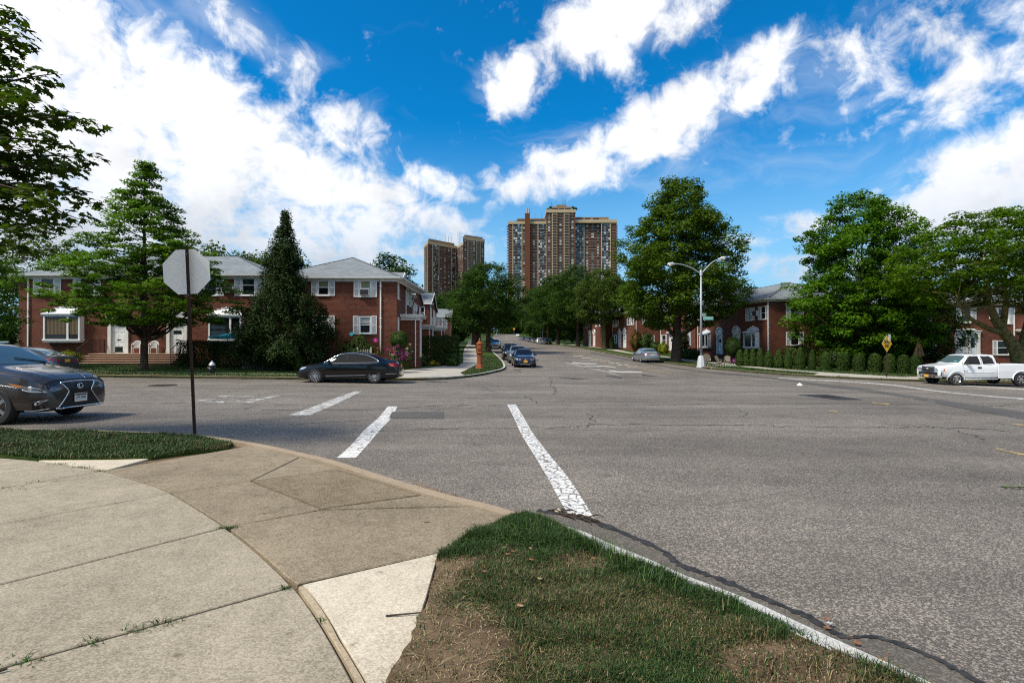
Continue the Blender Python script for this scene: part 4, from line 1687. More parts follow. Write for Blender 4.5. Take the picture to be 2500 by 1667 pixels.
def hip_roof(house, x0, x1, y0, y1, z, rise, oh=.35, name='roof', front_only=False, inset=None):
	a, b_, c, d = x0 - oh, x1 + oh, y0 - oh, y1 + oh
	w, dp = b_ - a, d - c
	i = (min(w, dp) / 2) if inset is None else inset
	if w >= dp:
		r0, r1 = (a + i, (c + d) / 2, z + rise), (b_ - i, (c + d) / 2, z + rise)
	else:
		r0, r1 = ((a + b_) / 2, c + i, z + rise), ((a + b_) / 2, d - i, z + rise)
	A_, B_, C_, D_ = (a, c, z), (b_, c, z), (b_, d, z), (a, d, z)
	mb = MB()
	if w >= dp:
		roof_faces(mb, [[A_, B_, r1, r0], [B_, C_, r1], [C_, D_, r0, r1], [D_, A_, r0]])
		hips = [(A_, r0), (D_, r0), (B_, r1), (C_, r1), (r0, r1)]
	else:
		roof_faces(mb, [[A_, B_, r0], [B_, C_, r1, r0], [C_, D_, r1], [D_, A_, r0, r1]])
		hips = [(A_, r0), (B_, r0), (C_, r1), (D_, r1), (r0, r1)]
	o = mb.build(name, 'shingle', house)
	hb = MB()
	for p, q in hips:
		hb.bar(p, q, .18, .035)
	hb.build('ridge_cap', 'shingle', o)
	# soffit, white fascia and metal gutter
	s = MB()
	s.box(((x0 + x1) / 2, (y0 + y1) / 2, z - .045), (w - .06, dp - .06, .06))
	s.build('soffit', 'white_trim', house)
	fa = MB()
	for (p, q) in ((A_, B_), (B_, C_), (C_, D_), (D_, A_)):
		fa.bar((p[0], p[1], z - .06), (q[0], q[1], z - .06), .03, .15)
	# frieze board under the eaves
	for (p, q) in (((x0, y0 - .02), (x1, y0 - .02)), ((x1 + .02, y0), (x1 + .02, y1)), ((x0 - .02, y0), (x0 - .02, y1))):
		fa.bar((*p, z - .18), (*q, z - .18), .04, .20)
	fa.build('fascia', 'white_trim', house)
	g = MB()
	for (p, q) in (((a, c - .07), (b_, c - .07)), ((b_ + .07, c), (b_ + .07, d)), ((a - .07, c), (a - .07, d))):
		g.bar((*p, z - .04), (*q, z - .04), .12, .12)
	g.build('gutter', 'gutter_metal', house)
	return o


def cross_gable(house, fac, xc, hw, z, rise, depth, brick=True, oh=.18):
	"""brick gable on a facade with its own little roof running back into the main one"""
	T = fac.T
	fac.gable = (fac.gable or []) + [(xc - hw, xc + hw, xc, z + rise)]
	b = MB()
	k = rise / hw
	for s in (-1, 1):
		e0 = T @ Vector((xc + s * (hw + oh), -oh, z - k * oh + .06))
		r0 = T @ Vector((xc, -oh, z + rise + .06))
		e1 = T @ Vector((xc + s * (hw + oh), depth * .25, z - k * oh + .06))
		r1 = T @ Vector((xc, depth, z + rise + .06))
		roof_faces(b, [[e0, e1, r1, r0] if s > 0 else [e1, e0, r0, r1]])
	b.build('roof', 'shingle', house)
	f = MB()
	for s in (-1, 1):
		f.bar(T @ Vector((xc + s * (hw + oh), -oh + .02, z - k * oh - .02)), T @ Vector((xc, -oh + .02, z + rise - .02)), .05, .16)
	f.build('rake_board', 'white_trim', house)


def downspout(house, T, z0, z1, name='downspout'):
	b = MB()
	b.box((0, -.06, (z0 + z1) / 2), (.085, .075, z1 - z0))
	for t in (.08, .45, .55, .92):
		b.box((0, -.05, z0 + (z1 - z0) * t), (.20, .03, .05))
	b.bar((0, -.06, z1), (0, -.38, z1 + .12), .075)
	b.bar((0, -.06, z0 + .03), (0, -.26, z0 - .06), .075)
	o = b.build(name, 'white_trim', house)
	o.matrix_local = T
	return o


def finish_walls(house, facs, extra=None):
	mb = MB()
	for f in facs:
		f.build_wall(mb)
	if extra:
		extra(mb)
	return mb.build('wall', 'brick', house)


# ---- west house: wide two-family house behind the brick stoop
Y1 = 38.5
s1 = Y1 / F
X0 = (45 - CX) * s1
u1 = lambda px: (px - 45) * s1
z1_ = lambda py: CZ + (HY - py) * s1
GW = 17.7
h1 = thing('brick_house', 'long two-storey brick house behind the brown stoop, mostly hidden by the pin oak', 'house', (X0, Y1, 0))
fa = Facade(h1, (0, 0, 0), 0, GW, -.2, 6.42)
fz = z1_(721)
wh = z1_(671) - fz
fa.window(u1(114.5), fz, 1.0, wh, ac=True, sw=.46)
fa.window(u1(212), fz, 1.0, wh, sw=.46)
fa.window(u1(512), fz, 1.0, wh, sw=.46, blind=0)
fa.window(u1(606), fz, 1.0, wh, sw=.46)
ac_parts(h1, fa.at(u1(558.5), .25, z1_(714)), .82, .5, .55)
fa.picture_window(u1(161.5), z1_(832), 2.55, z1_(769) - z1_(832))
fa.picture_window(u1(556), z1_(832), 2.3, z1_(772) - z1_(832), curtain=False)
PZ = 1.03
fa.door(u1(290), PZ, 1.0, 2.12, 'gable', (.13, .18))
fa.door(u1(433), PZ, 1.0, 2.12, 'gable', (.70, .12))
fr_ = Facade(h1, (GW, 0, 0), R(90), 9.0, -.2, 6.42)
fr_.window(3.5, fz, 1.0, wh)
fb_ = Facade(h1, (GW, 9.0, 0), R(180), GW, -.2, 6.42)
fl_ = Facade(h1, (0, 9.0, 0), R(-90), 9.0, -.2, 6.42)
fl_.window(4.5, fz, 1.0, wh)
finish_walls(h1, [fa, fr_, fb_, fl_])
hip_roof(h1, 0, GW, 0, 9.0, 6.55, 2.05)
downspout(h1, fa.at(u1(70), 0, 0), .3, 6.3)
downspout(h1, fa.at(GW - .35, 0, 0), .3, 6.3)
# coach lamps by the doors
for px in (333, 388):
	b = MB()
	b.box((0, -.10, 0), (.14, .14, .26), taper=1.25)
	b.box((0, -.10, .16), (.2, .2, .05), taper=.3)
	b.box((0, -.03, 0), (.06, .06, .06))
	o = b.build('wall_lamp', 'black_metal', h1)
	o.matrix_local = fa.at(u1(px), 0, z1_(812))

# brick stoop
st = thing('stoop', 'wide brown brick stoop of five steps with pale treads', 'steps', (0, 0, 0))
gz = .30
n_st = 5
rise_ = (PZ - gz) / n_st
for k in range(n_st):
	yf = 37.35 - .30 * (n_st - 1 - k)
	zt = gz + rise_ * (k + 1)
	xl = (222 - CX) * s1 * .975 - .27 * (n_st - 1 - k)
	xr = (446 - CX) * s1 * .975
	b = MB()
	b.prism([(xl, yf), (xr, yf), (xr, 38.5 - .002 * k), (xl, 38.5 - .002 * k)], zt - rise_ - (.3 if k == 0 else 0), zt - .045)
	ob = b.mesh('riser', 'brick')
	ul = ob.uv_layers.new(name='UVMap')
	for L_ in ob.loops:
		c_ = ob.vertices[L_.vertex_index].co
		ul.data[L_.index].uv = (c_.x + c_.y, c_.z)
	rz_ = link('riser', ob, st)
	t = MB()
	t.box(((xl + xr) / 2, (yf - .03 + 38.49) / 2, zt - .0225), (xr - xl + .06, 38.49 - yf + .03, .045))
	t.build('tread', 'step_stone', st, bevel=.008)


def railing(parent, a, b, hgt, n, name='railing', lattice=False):
	"""iron handrail from foot A to foot B, both given on the step line"""
	m = MB()
	a, b = Vector(a), Vector(b)
	up = Vector((0, 0, hgt))
	m.bar(a + up, b + up, .045, .03)
	m.bar(a + Vector((0, 0, .10)), b + Vector((0, 0, .10)), .025)
	for k in range(n + 1):
		p = a + (b - a) * k / n
		m.bar(p + Vector((0, 0, 0 if k in (0, n) else .10)), p + up, .035 if k in (0, n) else .016)
	if lattice:
		for k in range(1, 8):
			m.bar(a + Vector((0, 0, hgt * k / 8)), b + Vector((0, 0, hgt * k / 8)), .014)
	return m.build(name, 'black_metal', parent)


def tpx(px, y, z):
	return ((px - CX) / F * y, y, z)


railing(st, tpx(187, 36.1, gz + .1), tpx(217, 37.4, PZ), .92, 7)
railing(st, tpx(217, 37.45, PZ), tpx(255, 38.4, PZ), .95, 12, lattice=True)
railing(st, tpx(417, 36.1, gz + .1), tpx(441, 37.4, PZ), .92, 7)

# plastic chairs on the landing
def plastic_chair(label, x, y, z, rz):
	c = thing('plastic_chair', label, 'chair', (x, y, z), rz, 'white plastic chairs on the stoop')
	b = MB()
	b.box((0, 0, .415), (.46, .44, .03))
	b.box((0, -.215, .395), (.46, .02, .06))
	b.build('seat', 'plastic_white', c, bevel=.01)
	for sx in (-1, 1):
		for sy in (-1, 1):
			l = MB()
			top = .64 if sy < 0 else .42
			l.tube([(sx * .25, sy * .25, 0), (sx * .235, sy * .215, .42), (sx * .25, sy * .22, top)], [.022, .03, .024], 6)
			l.build('leg', 'plastic_white', c)
		a = MB()
		a.tube([(sx * .25, -.24, .64), (sx * .27, -.08, .66), (sx * .26, .12, .68), (sx * .23, .25, .72)], [.024, .028, .028, .022], 6)
		a.build('armrest', 'plastic_white', c)
	bk = MB()
	arc = [(math.sin(t) * .25, .22 + .10 * math.cos(t) * .6 + .06, .60 + .27 * math.cos(t)) for t in np.linspace(-1.75, 1.75, 13)]
	bk.tube(arc, .032, 6)
	for k in range(-3, 4):
		x_ = k * .058
		bk.bar((x_ * .85, .215, .43), (x_, .30, .60 + .27 * math.sqrt(max(0, 1 - (x_ / .25) ** 2)) - .02), .028, .012)
	bk.build('backrest', 'plastic_white', c, smooth=40)
	return c


cx1 = tpx(332, 37.9, PZ)
plastic_chair('white plastic armchair beside the left white door', cx1[0], cx1[1] + .05, PZ, R(22))
cx2 = tpx(374, 37.9, PZ)
plastic_chair('white plastic armchair between the oak trunk and the second white door', cx2[0], cx2[1] + .05, PZ, R(22))

# ---- corner house with the row behind it, stepping up the street
Y2 = 36.0
s2 = Y2 / F
XL = (664 - CX) * s2
u2 = lambda px: (px - 664) * s2
z2_ = lambda py: CZ + (HY - py) * s2
W2 = u2(968.5)
h2 = thing('brick_house', 'two-storey brick corner house with grey hip roof behind the black sedan', 'house', (XL, Y2, 0))
EZ = z2_(677)
fa = Facade(h2, (0, 0, 0), 0, W2, -.3, EZ - .06)
for (pl, pr, yb, yt, sh, bl, ac) in ((774, 803.5, 721, 681.5, (1, 1), 1, False), (877.5, 906, 724, 683.5, (1, 1), 1, True), (774.5, 803, 812, 771, (1, 1), 2, False), (876, 906, 814, 772, (1, 1), 2, False)):
	fa.window(u2((pl + pr) / 2), z2_(yb), (pr - pl) * s2, (yb - yt) * s2, sh, bl, ac, .36)
fa.window(u2(700), z2_(721), .8, 1.07, (1, 1), 1, False, .36)
ROT = math.atan2(1, -.08)
fs = Facade(h2, (W2, 0, 0), ROT, 9.6, -.3, EZ - .06, gable=[])
for (ua, zb, hh) in ((.78, z2_(727), 1.28), (.78, z2_(816), 1.15)):
	fs.window(ua, zb, .72, hh, (0, 0))
fs.window(6.3, z2_(727), .9, 1.2, (1, 1), None, False, .3)
fs.window(8.4, z2_(727), .9, 1.2, (1, 1), None, True, .3)
cross_gable(h2, fs, 3.2, 1.55, EZ - .06, .75, 3.2)
fbk = Facade(h2, (W2 - .77, 9.57, 0), R(180), W2 - .77, -.3, EZ - .06)
fls = Facade(h2, (0, 9.57, 0), R(-90), 9.57, -.3, EZ - .06)
fls.window(4, z2_(721), .8, 1.07)
finish_walls(h2, [fa, fs, fbk, fls])
hip_roof(h2, 0, W2, 0, 9.5, EZ, 1.95, .32, inset=4.4)
downspout(h2, fa.at(u2(929.5), 0, 0), .25, EZ - .12)
downspout(h2, fs.at(4.9, 0, 0), .25, EZ - .3)


def vestibule(house, fac, ua, ub, out, ztop, zf, rail=False, label=None):
	"""flat-roofed brick entry on a facade: brick cheek, glazed door, roof slab, posts"""
	T = fac.T
	b = MB()
	for (p0, p1) in (((ua, -out), (ua, 0)), ((ua, -out), (ua + .12, -out)), ((ub, 0), (ub, -out))):
		pass
	L = ub - ua

	def q(pts, uv):
		b.face([T @ Vector(p) for p in pts], 0, uv)
	# near cheek (faces the corner), far cheek, front piers
	q([(ua, 0, -.2), (ua, -out, -.2), (ua, -out, ztop), (ua, 0, ztop)], [(0, 0), (out, 0), (out, ztop), (0, ztop)])
	q([(ub, -out, -.2), (ub, 0, -.2), (ub, 0, ztop), (ub, -out, ztop)], [(0, 0), (out, 0), (out, ztop), (0, ztop)])
	q([(ua, -out, -.2), (ua + .45, -out, -.2), (ua + .45, -out, ztop), (ua, -out, ztop)], [(0, 0), (.45, 0), (.45, ztop), (0, ztop)])
	q([(ub - .45, -out, -.2), (ub, -out, -.2), (ub, -out, ztop), (ub - .45, -out, ztop)], [(0, 0), (.45, 0), (.45, ztop), (0, ztop)])
	q([(ua + .45, -out, -.2), (ub - .45, -out, -.2), (ub - .45, -out, zf), (ua + .45, -out, zf)], [(0, 0), (1, 0), (1, 1), (0, 1)])
	o = b.build('vestibule', 'brick', house)
	r_ = MB()
	r_.box(((ua + ub) / 2, -out / 2 - .02, ztop + .06), (L + .5, out + .45, .12))
	r_.box(((ua + ub) / 2, -out / 2 - .02, ztop + .16), (L + .62, out + .57, .08))
	r_.box(((ua + ub) / 2, -out / 2, ztop - .10), (L + .10, out + .10, .20))
	q_ = r_.build('porch_roof', 'white_trim', house)
	q_.matrix_local = T
	d = MB()
	for x in (ua + .50, (ua + ub) / 2, ub - .50):
		d.box((x, -out + .03, (zf + ztop) / 2 - .05), (.09, .08, ztop - zf - .1))
	d.box(((ua + ub) / 2, -out + .03, ztop - .26), (L - .9, .08, .12))
	fr2 = d.build('door_frame', 'white_paint', house)
	fr2.matrix_local = T
	g = MB()
	g.face([(ua + .5, -out + .05, zf), (ub - .5, -out + .05, zf), (ub - .5, -out + .05, ztop - .3), (ua + .5, -out + .05, ztop - .3)])
	g2 = g.build('pane', 'glass_green', house)
	g2.matrix_local = T
	dn = MB()
	dn.box((ua - .05, -out + .25, (ztop + .1) / 2), (.07, .07, ztop - .1))
	q3 = dn.build('downspout', 'white_trim', house)
	q3.matrix_local = T
	if rail:
		m = MB()
		for (p0, p1, n) in (((ua - .1, -.1), (ua - .1, -out), 9), ((ua - .1, -out), (ub + .1, -out), 14), ((ub + .1, -out), (ub + .1, -.1), 9)):
			m.bar((*p0, ztop + 1.12), (*p1, ztop + 1.12), .09, .07)
			m.bar((*p0, ztop + .32), (*p1, ztop + .32), .06)
			for k in range(n + 1):
				x = p0[0] + (p1[0] - p0[0]) * k / n
				y = p0[1] + (p1[1] - p0[1]) * k / n
				m.bar((x, y, ztop + .2), (x, y, ztop + 1.12), .14 if k in (0, n) else .045)
		q4 = m.build('balcony_railing', 'white_paint', house)
		q4.matrix_local = T


vestibule(h2, fs, 2.1, 4.5, 1.28, 3.55, .75)

DW = Vector((-.08, 1, 0)).normalized()
base2 = Vector((XL + W2, Y2, 0))


def west_unit(label, ua, ub, out, zg, eave, gc, ghw, grise, porch=None, wins=(), depth=9.0):
	"""a house of the row on the left side of the street, standing along it from UA to UB"""
	o = base2 + DW * ua + Vector((1, .08, 0)).normalized() * out
	h = thing('brick_row_house', label, 'house', (o.x, o.y, 0), ROT, 'row houses up the left side of the street')
	L = ub - ua
	f = Facade(h, (0, 0, 0), 0, L, zg - .5, eave, gable=[])
	for (x, z, w, hh, ac) in wins:
		f.window(x, z, w, hh, (1, 1), None, ac, .3)
	# the end wall that looks towards the corner
	e = Facade(h, (0, depth, 0), R(-90), depth, zg - .5, eave)
	for (x, z, w, hh, ac) in wins[:1]:
		e.window(depth - .9, z, .8, hh, (0, 0))
	e2 = Facade(h, (L, 0, 0), R(90), depth, zg - .5, eave)
	bk = Facade(h, (L, depth, 0), R(180), L, zg - .5, eave)
	# main roof: ridge at right angles to the street
	mb = MB()
	oh = .22
	zr = eave + grise
	A_, B_, C_, D_ = (-oh, -oh, eave), (L + oh, -oh, eave), (L + oh, depth + oh, eave), (-oh, depth + oh, eave)
	r0, r1 = (gc, -oh, zr), (gc, depth + oh, zr)
	roof_faces(mb, [[D_, A_, r0, r1], [B_, C_, r1, r0]])
	f.gable = [(0, L, gc, zr - .05)]
	bk.gable = [(0, L, L - gc, zr - .05)]
	mb.build('roof', 'shingle', h)
	rk = MB()
	rk.bar((-oh, -oh + .02, eave - .07), (gc, -oh + .02, zr - .07), .05, .15)
	rk.bar((L + oh, -oh + .02, eave - .07), (gc, -oh + .02, zr - .07), .05, .15)
	rk.bar((-oh + .02, -oh, eave - .08), (-oh + .02, depth, eave - .08), .05, .15)
	rk.build('rake_board', 'white_trim', h)
	finish_walls(h, [f, e, e2, bk])
	downspout(h, f.at(.3, 0, 0), zg, eave - .2)
	if porch:
		vestibule(h, f, *porch)
	return h


west_unit('brick row house with a window air conditioner next up the hill from the corner house', 9.8, 19.2, .0, .1, 5.75, 4.7, 4.0, 1.35, (5.5, 8.0, 1.3, 3.3, .9),
          [(1.6, 4.05, .9, 1.25, True), (3.7, 4.05, .9, 1.25, False), (7.4, 4.05, .9, 1.25, False), (1.6, 1.45, .9, 1.25, False)])
west_unit('brick row house with a white balcony railing over its porch', 20.2, 29.6, .75, .3, 5.95, 4.7, 4.0, 1.45, (1.2, 4.2, 1.4, 3.3, 1.0, True),
          [(1.8, 4.3, .9, 1.25, False), (6.0, 4.3, .9, 1.25, False), (8.0, 4.3, .9, 1.25, False)])
west_unit('brick row house with a grey roof beyond the balcony house', 31.0, 42.0, .2, .6, 6.2, 5.5, 4.0, 1.5, (2.0, 4.6, 1.3, 3.6, 1.2),
          [(2.0, 4.6, .9, 1.25, False), (6.0, 4.6, .9, 1.25, False), (9.0, 4.6, .9, 1.25, False)])
west_unit('small brick house end with one white window just left of the street tree', 50.0, 60.0, 1.9, .9, 6.15, 5.0, 4.0, 1.45, None,
          [(2.0, 4.3, .9, 1.25, False), (6.0, 4.3, .9, 1.25, False)])

# ---- east side of the street
DE = Vector((.09, -1, 0)).normalized()
RE = math.atan2(-1, .09)
cor = Vector((25.0, 53.0, 0))
NE = Vector((1, .09, 0)).normalized()


def east_unit(label, u0, u1_, out, zg, eave, rise, depth=10.5, cross=None, name='brick_row_house', group='row houses up the right side of the street', build=None, side=None):
	"""house on the right side of the street between U0 (near) and U1 (far) metres from the corner"""
	o = cor - DE * u1_ - NE * out
	h = thing(name, label, 'house', (o.x, o.y, 0), RE, group)
	L = u1_ - u0
	f = Facade(h, (0, 0, 0), 0, L, zg - .6, eave, gable=[])
	e = Facade(h, (L, 0, 0), R(90), depth, zg - .6, eave)
	e2 = Facade(h, (0, depth, 0), R(-90), depth, zg - .6, eave)
	bk = Facade(h, (L, depth, 0), R(180), L, zg - .6, eave)
	if build:
		build(h, f, L)
	if side:
		side(h, e)
	if cross:
		for (c, hw, rs) in cross:
			cross_gable(h, f, L - c, hw, eave, rs, 5.0)
	finish_walls(h, [f, e, e2, bk])
	hip_roof(h, 0, L, 0, depth, eave + .13, rise)
	return h


def b_e1(h, f, L):
	ww, hh = .95, 1.30
	z0 = 4.15
	for u, ac in ((1.12, False), (3.55, False), (12.6, False), (15.0, False)):
		f.window(L - u, z0, ww, hh, (1, 1), None, ac, .42)
	ac_parts(h, f.at(L - 2.35, .2, 4.55), .75, .5, .5)
	f.picture_window(L - 3.0, 1.35, 2.35, 1.55, curtain=False)
	f.picture_window(L - 13.7, 1.35, 2.35, 1.55, curtain=False)
	f.door(L - 6.3, .55, 1.0, 2.15, 'arch', (.72, .2))
	f.door(L - 10.2, .55, 1.0, 2.15, 'arch', (.72, .2))
	downspout(h, f.at(L - .14, 0, 0), .0, 5.9)
	downspout(h, f.at(.15, 0, 0), .0, 5.9)


def s_e1(h, e):
	e.window(2.6, 4.15, .95, 1.30, (1, 1))
	e.window(2.6, 1.6, .95, 1.25, (1, 1))
	e.window(7.2, 4.15, .95, 1.30, (1, 1))


east_unit('corner brick house with two arched white doorways and a grey hip roof', 0, 16.3, 0, -.1, 6.0, 2.2, cross=[(8.15, 3.3, 1.9)], name='brick_house', group=None, build=b_e1, side=s_e1)


def b_e2(h, f, L):
	for u in (1.5, 9.0, 11.5):
		f.window(L - u, 4.4, .95, 1.25, (1, 1))
	f.window(L - 1.6, 1.6, .5, 1.7, (1, 0), None, False, .5)
	f.door(L - 4.5, .8, 1.0, 2.15, 'cornice', (.7, .2))
	f.door(L - 8.0, .8, 1.0, 2.15, 'cornice', (.7, .2))
	f.window(L - 11.0, 1.5, 1.7, 1.6, (1, 1), 0, False, .42)
	downspout(h, f.at(.12, 0, 0), .2, 6.2)


east_unit('brick row house with flat white door hoods behind the big street oak', 17.0, 29.3, 0, .1, 6.25, 1.9, 10.0, [(6.2, 3.0, 1.6)], build=b_e2)


def b_e3(h, f, L):
	for u in (2.2, 4.2, 10.2, 12.0):
		f.window(L - u, 4.75, .9, 1.25, (1, 1), None, False, .35)
	f.door(L - 6.0, 1.15, 1.0, 2.15, 'gable', (.7, .2))
	f.door(L - 8.8, 1.15, 1.0, 2.15, 'gable', (.7, .2))
	f.window(L - 11.5, 1.9, 1.2, 1.45, (1, 1), None, False, .35)
	downspout(h, f.at(L - .14, 0, 0), .4, 6.5)
	downspout(h, f.at(.14, 0, 0), .4, 6.5)


def s_e3(h, e):
	e.window(1.75, 4.75, 1.0, 1.3, (1, 1), 1, False, .45)
	e.window(1.75, 1.75, 1.0, 1.3, (1, 1), None, False, .45)


east_unit('brick row house with pointed white door hoods standing forward of its neighbour', 29.5, 42.8, 3.6, .5, 6.65, 1.9, 11.0, [(6.6, 2.6, 1.5)], build=b_e3, side=s_e3)


def b_e4(h, f, L):
	for u in (2.2, 5.0, 11.0, 13.0):
		f.window(L - u, 5.0, .9, 1.25, (1, 1), None, False, .35)
	f.door(L - 6.5, 1.4, 1.0, 2.15, 'arch')
	f.door(L - 10, 1.4, 1.0, 2.15, 'arch')


east_unit('farthest brick row house in view, half hidden behind the pale barked street tree', 43.0, 59.0, 5.2, .9, 7.0, 1.9, 11.0, [(8, 2.8, 1.5)], build=b_e4)

# ---- house behind the pickup and the spreading tree
Y4 = 52.0
s4 = Y4 / F
XE = (2185 - CX) * s4
u4 = lambda px: (px - 2185) * s4
z4_ = lambda py: CZ + (HY - py) * s4
h4 = thing('brick_house', 'shaded brick house behind the white pickup with a white cornice doorway', 'house', (XE, Y4, 0))
W4 = 19.0
f4 = Facade(h4, (0, 0, 0), 0, W4, -1.4, 5.55)
for (pl, pr, yb, yt, ac) in ((2244, 2264, 783, 748, False), (2346, 2372, 787, 752, False), (2436, 2464, 790, 752, False), (2200, 2222, 783, 748, False), (2530, 2556, 787, 752, False)):
	f4.window(u4((pl + pr) / 2), z4_(yb), (pr - pl) * s4, (yb - yt) * s4, (1, 1), None, ac, .42)
f4.window(u4(2450), z4_(866), 1.25, 1.35, (1, 1), None, False, .4)
f4.window(u4(2262), z4_(864), 1.0, 1.3, (1, 1), None, False, .4)
f4.door(u4(2349), z4_(866), 1.0, 1.95, 'cornice', (.6, .4))
f4.door(u4(2374), z4_(866), .9, 1.95, 'flat', (.6, .5))
ac_parts(h4, f4.at(u4(2424), .2, z4_(779)), .7, .45, .5)
fr4 = Facade(h4, (W4, 0, 0), R(90), 9, -1.4, 5.55)
fl4 = Facade(h4, (0, 9, 0), R(-90), 9, -1.4, 5.55)
fb4 = Facade(h4, (W4, 9, 0), R(180), W4, -1.4, 5.55)
finish_walls(h4, [f4, fr4, fl4, fb4])
hip_roof(h4, 0, W4, 0, 9, 5.68, 1.9)
downspout(h4, f4.at(u4(2475), 0, 0), -.6, 5.4)
vestibule(h4, f4, u4(2486), u4(2540), 1.2, 2.9, .2)

# ---- the two apartment towers on the hill
def tower_face(root, p0, p1, z0, z1, cols, fl_h=2.75, seed=0, band=True):
	"""one side of a tower between plan points P0 and P1. COLS: (from, to, kind) as fractions of its width"""
	r = np.random.default_rng(seed)
	p0, p1 = Vector((*p0, 0)), Vector((*p1, 0))
	d = (p1 - p0)
	W_ = d.length
	rz = math.atan2(d.y, d.x)
	T = Matrix.Translation((p0.x, p0.y, 0)) @ Matrix.Rotation(rz, 4, 'Z')
	slab, pil, pane, rail = MB(), MB(), MB(), MB()
	nf = int((z1 - z0) / fl_h)
	for k in range(nf + 1):
		z = z1 - k * fl_h
		slab.box((W_ / 2, -.06, z), (W_, .24, .26))
	last = None
	for (a, b, kind) in cols:
		xa, xb = a * W_, b * W_
		if kind in ('glass', 'bal'):
			pil.box((xa, -.25, (z0 + z1) / 2), (.75, .6, z1 - z0))
			pil.box((xb, -.25, (z0 + z1) / 2), (.75, .6, z1 - z0))
		for k in range(nf):
			zc = z1 - (k + .5) * fl_h
			if kind == 'win':
				n = max(1, int((xb - xa) / 4.6))
				for i in range(n):
					x = xa + (xb - xa) * (i + .5) / n
					w = 1.9 + .5 * (i % 2)
					mi = r.choice([0, 0, 1, 1, 2, 2, 2, 3], p=None)
					pane.box((x, -.04, zc - .02), (w, .14, 1.35), mi=int(mi))
					pane.box((x, -.10, zc - .02), (.12, .10, 1.4), mi=1)
					if r.random() < .4:
						pane.box((x + w * .2, -.2, zc - .85), (.7, .4, .42), mi=1)
			elif kind in ('bal', 'glass'):
				n = max(2, int((xb - xa) / 2.0))
				if kind == 'glass':
					for i in range(n):
						x = xa + (xb - xa) * (i + .5) / n
						w = (xb - xa) / n
						mi = r.choice([0, 1, 2, 2, 2, 3])
						pane.box((x, -.16, zc + .35), (w * .82, .12, 1.45), mi=int(mi))
						pane.box((x, -.18, zc - .75), (w * .86, .12, .75), mi=int(r.choice([1, 2, 2])))
				else:
					pane.box(((xa + xb) / 2, -.05, zc), (xb - xa - .6, .12, 1.9), mi=2)
					slab.box(((xa + xb) / 2, -.8, zc - fl_h / 2 + .10), (xb - xa, 1.5, .28))
					m = 7
					rail.box(((xa + xb) / 2, -1.5, zc - fl_h / 2 + 1.1), (xb - xa, .08, .10))
					for i in range(m):
						rail.box((xa + (xb - xa) * (i + .5) / m, -1.5, zc - fl_h / 2 + .65), (.10, .06, .9))
	for nm, mb, mt in (('floor_slab', slab, 'slab_edge'), ('pilaster', pil, 'beige'), ('window_pane', pane, ['pane_bright', 'pane_mid', 'pane_dark', 'pane_teal']), ('balcony_railing', rail, 'slab_edge')):
		if mb.f:
			o = mb.build(nm, mt, root)
			o.matrix_local = T
			o['kind'] = 'stuff'


def extrude_uv(name, pts, z0, z1, m, root):
	b = MB()
	n = len(pts)
	per = 0
	for i in range(n):
		p, q = Vector(pts[i]), Vector(pts[(i + 1) % n])
		L = (q - p).length
		b.face([(*p, z0), (*q, z0), (*q, z1), (*p, z1)], 0, [(per, z0), (per + L, z0), (per + L, z1), (per, z1)])
		per += L
	b.face([(*p, z1) for p in pts], 0)
	return b.build(name, m, root)


Z2 = 550.0
k2 = Z2 / F
tx = lambda px: (px - CX) * k2
tz = lambda py: CZ + (HY - py) * k2
t2 = thing('apartment_tower', 'wider brown apartment tower with a taller stepped crown and a brick chimney shaft', 'tower', (0, 0, 0))


def block(root, x0, x1, y0, y1, z0, z1, m='brick_tower', name='wall'):
	return extrude_uv(name, [(x0, y0), (x1, y0), (x1, y1), (x0, y1)], z0, z1, m, root)


zb2 = 6.0
SH = tz(546)
block(t2, tx(1241), tx(1334), Z2, Z2 + 22, zb2, SH)
block(t2, tx(1334), tx(1404), Z2 - 3, Z2 + 24, zb2, tz(520))
block(t2, tx(1404), tx(1468), Z2 + 3, Z2 + 22, zb2, SH)
block(t2, tx(1468), tx(1506), Z2, Z2 + 22, zb2, SH)
tower_face(t2, (tx(1241), Z2), (tx(1334), Z2), zb2, SH, [(0, .12, 'plain'), (.12, .36, 'glass'), (.36, .45, 'win'), (.58, .76, 'win'), (.78, 1.0, 'glass')], seed=1)
tower_face(t2, (tx(1334), Z2 - 3), (tx(1404), Z2 - 3), zb2, tz(520), [(0, .18, 'win'), (.20, .36, 'bal'), (.37, .60, 'win'), (.61, .78, 'bal'), (.80, 1.0, 'win')], seed=2)
tower_face(t2, (tx(1404), Z2 + 3), (tx(1468), Z2 + 3), zb2, SH, [(0, .36, 'glass'), (.38, 1.0, 'win')], seed=3)
tower_face(t2, (tx(1468), Z2), (tx(1506), Z2), zb2, SH, [(.02, .60, 'glass'), (.62, 1.0, 'plain')], seed=4)
bl = MB()
for k in range(34):
	z = SH - 2.75 * (k + .5)
	for sx, x in ((-1, tx(1241)), (1, tx(1506))):
		bl.box((x + sx * .8, Z2 + 6, z), (1.6, 5, .3))
		bl.box((x + sx * 1.5, Z2 + 6, z + .6), (.1, 5, .9))
o = bl.build('side_balcony', 'beige_dark', t2)
o['kind'] = 'stuff'
bd_ = MB()
for (a, b, y, zt, zb) in ((1240.5, 1335, Z2 - .4, 540, 547), (1403.5, 1507, Z2 - .4, 536, 544)):
	bd_.box(((tx(a) + tx(b)) / 2, y + 11, (tz(zt) + tz(zb)) / 2), (tx(b) - tx(a), 23, tz(zt) - tz(zb)))
bd_.box((tx(1369), Z2 + 10, (tz(513.5) + tz(521)) / 2), (tx(1405.5) - tx(1333), 28, tz(513.5) - tz(521)))
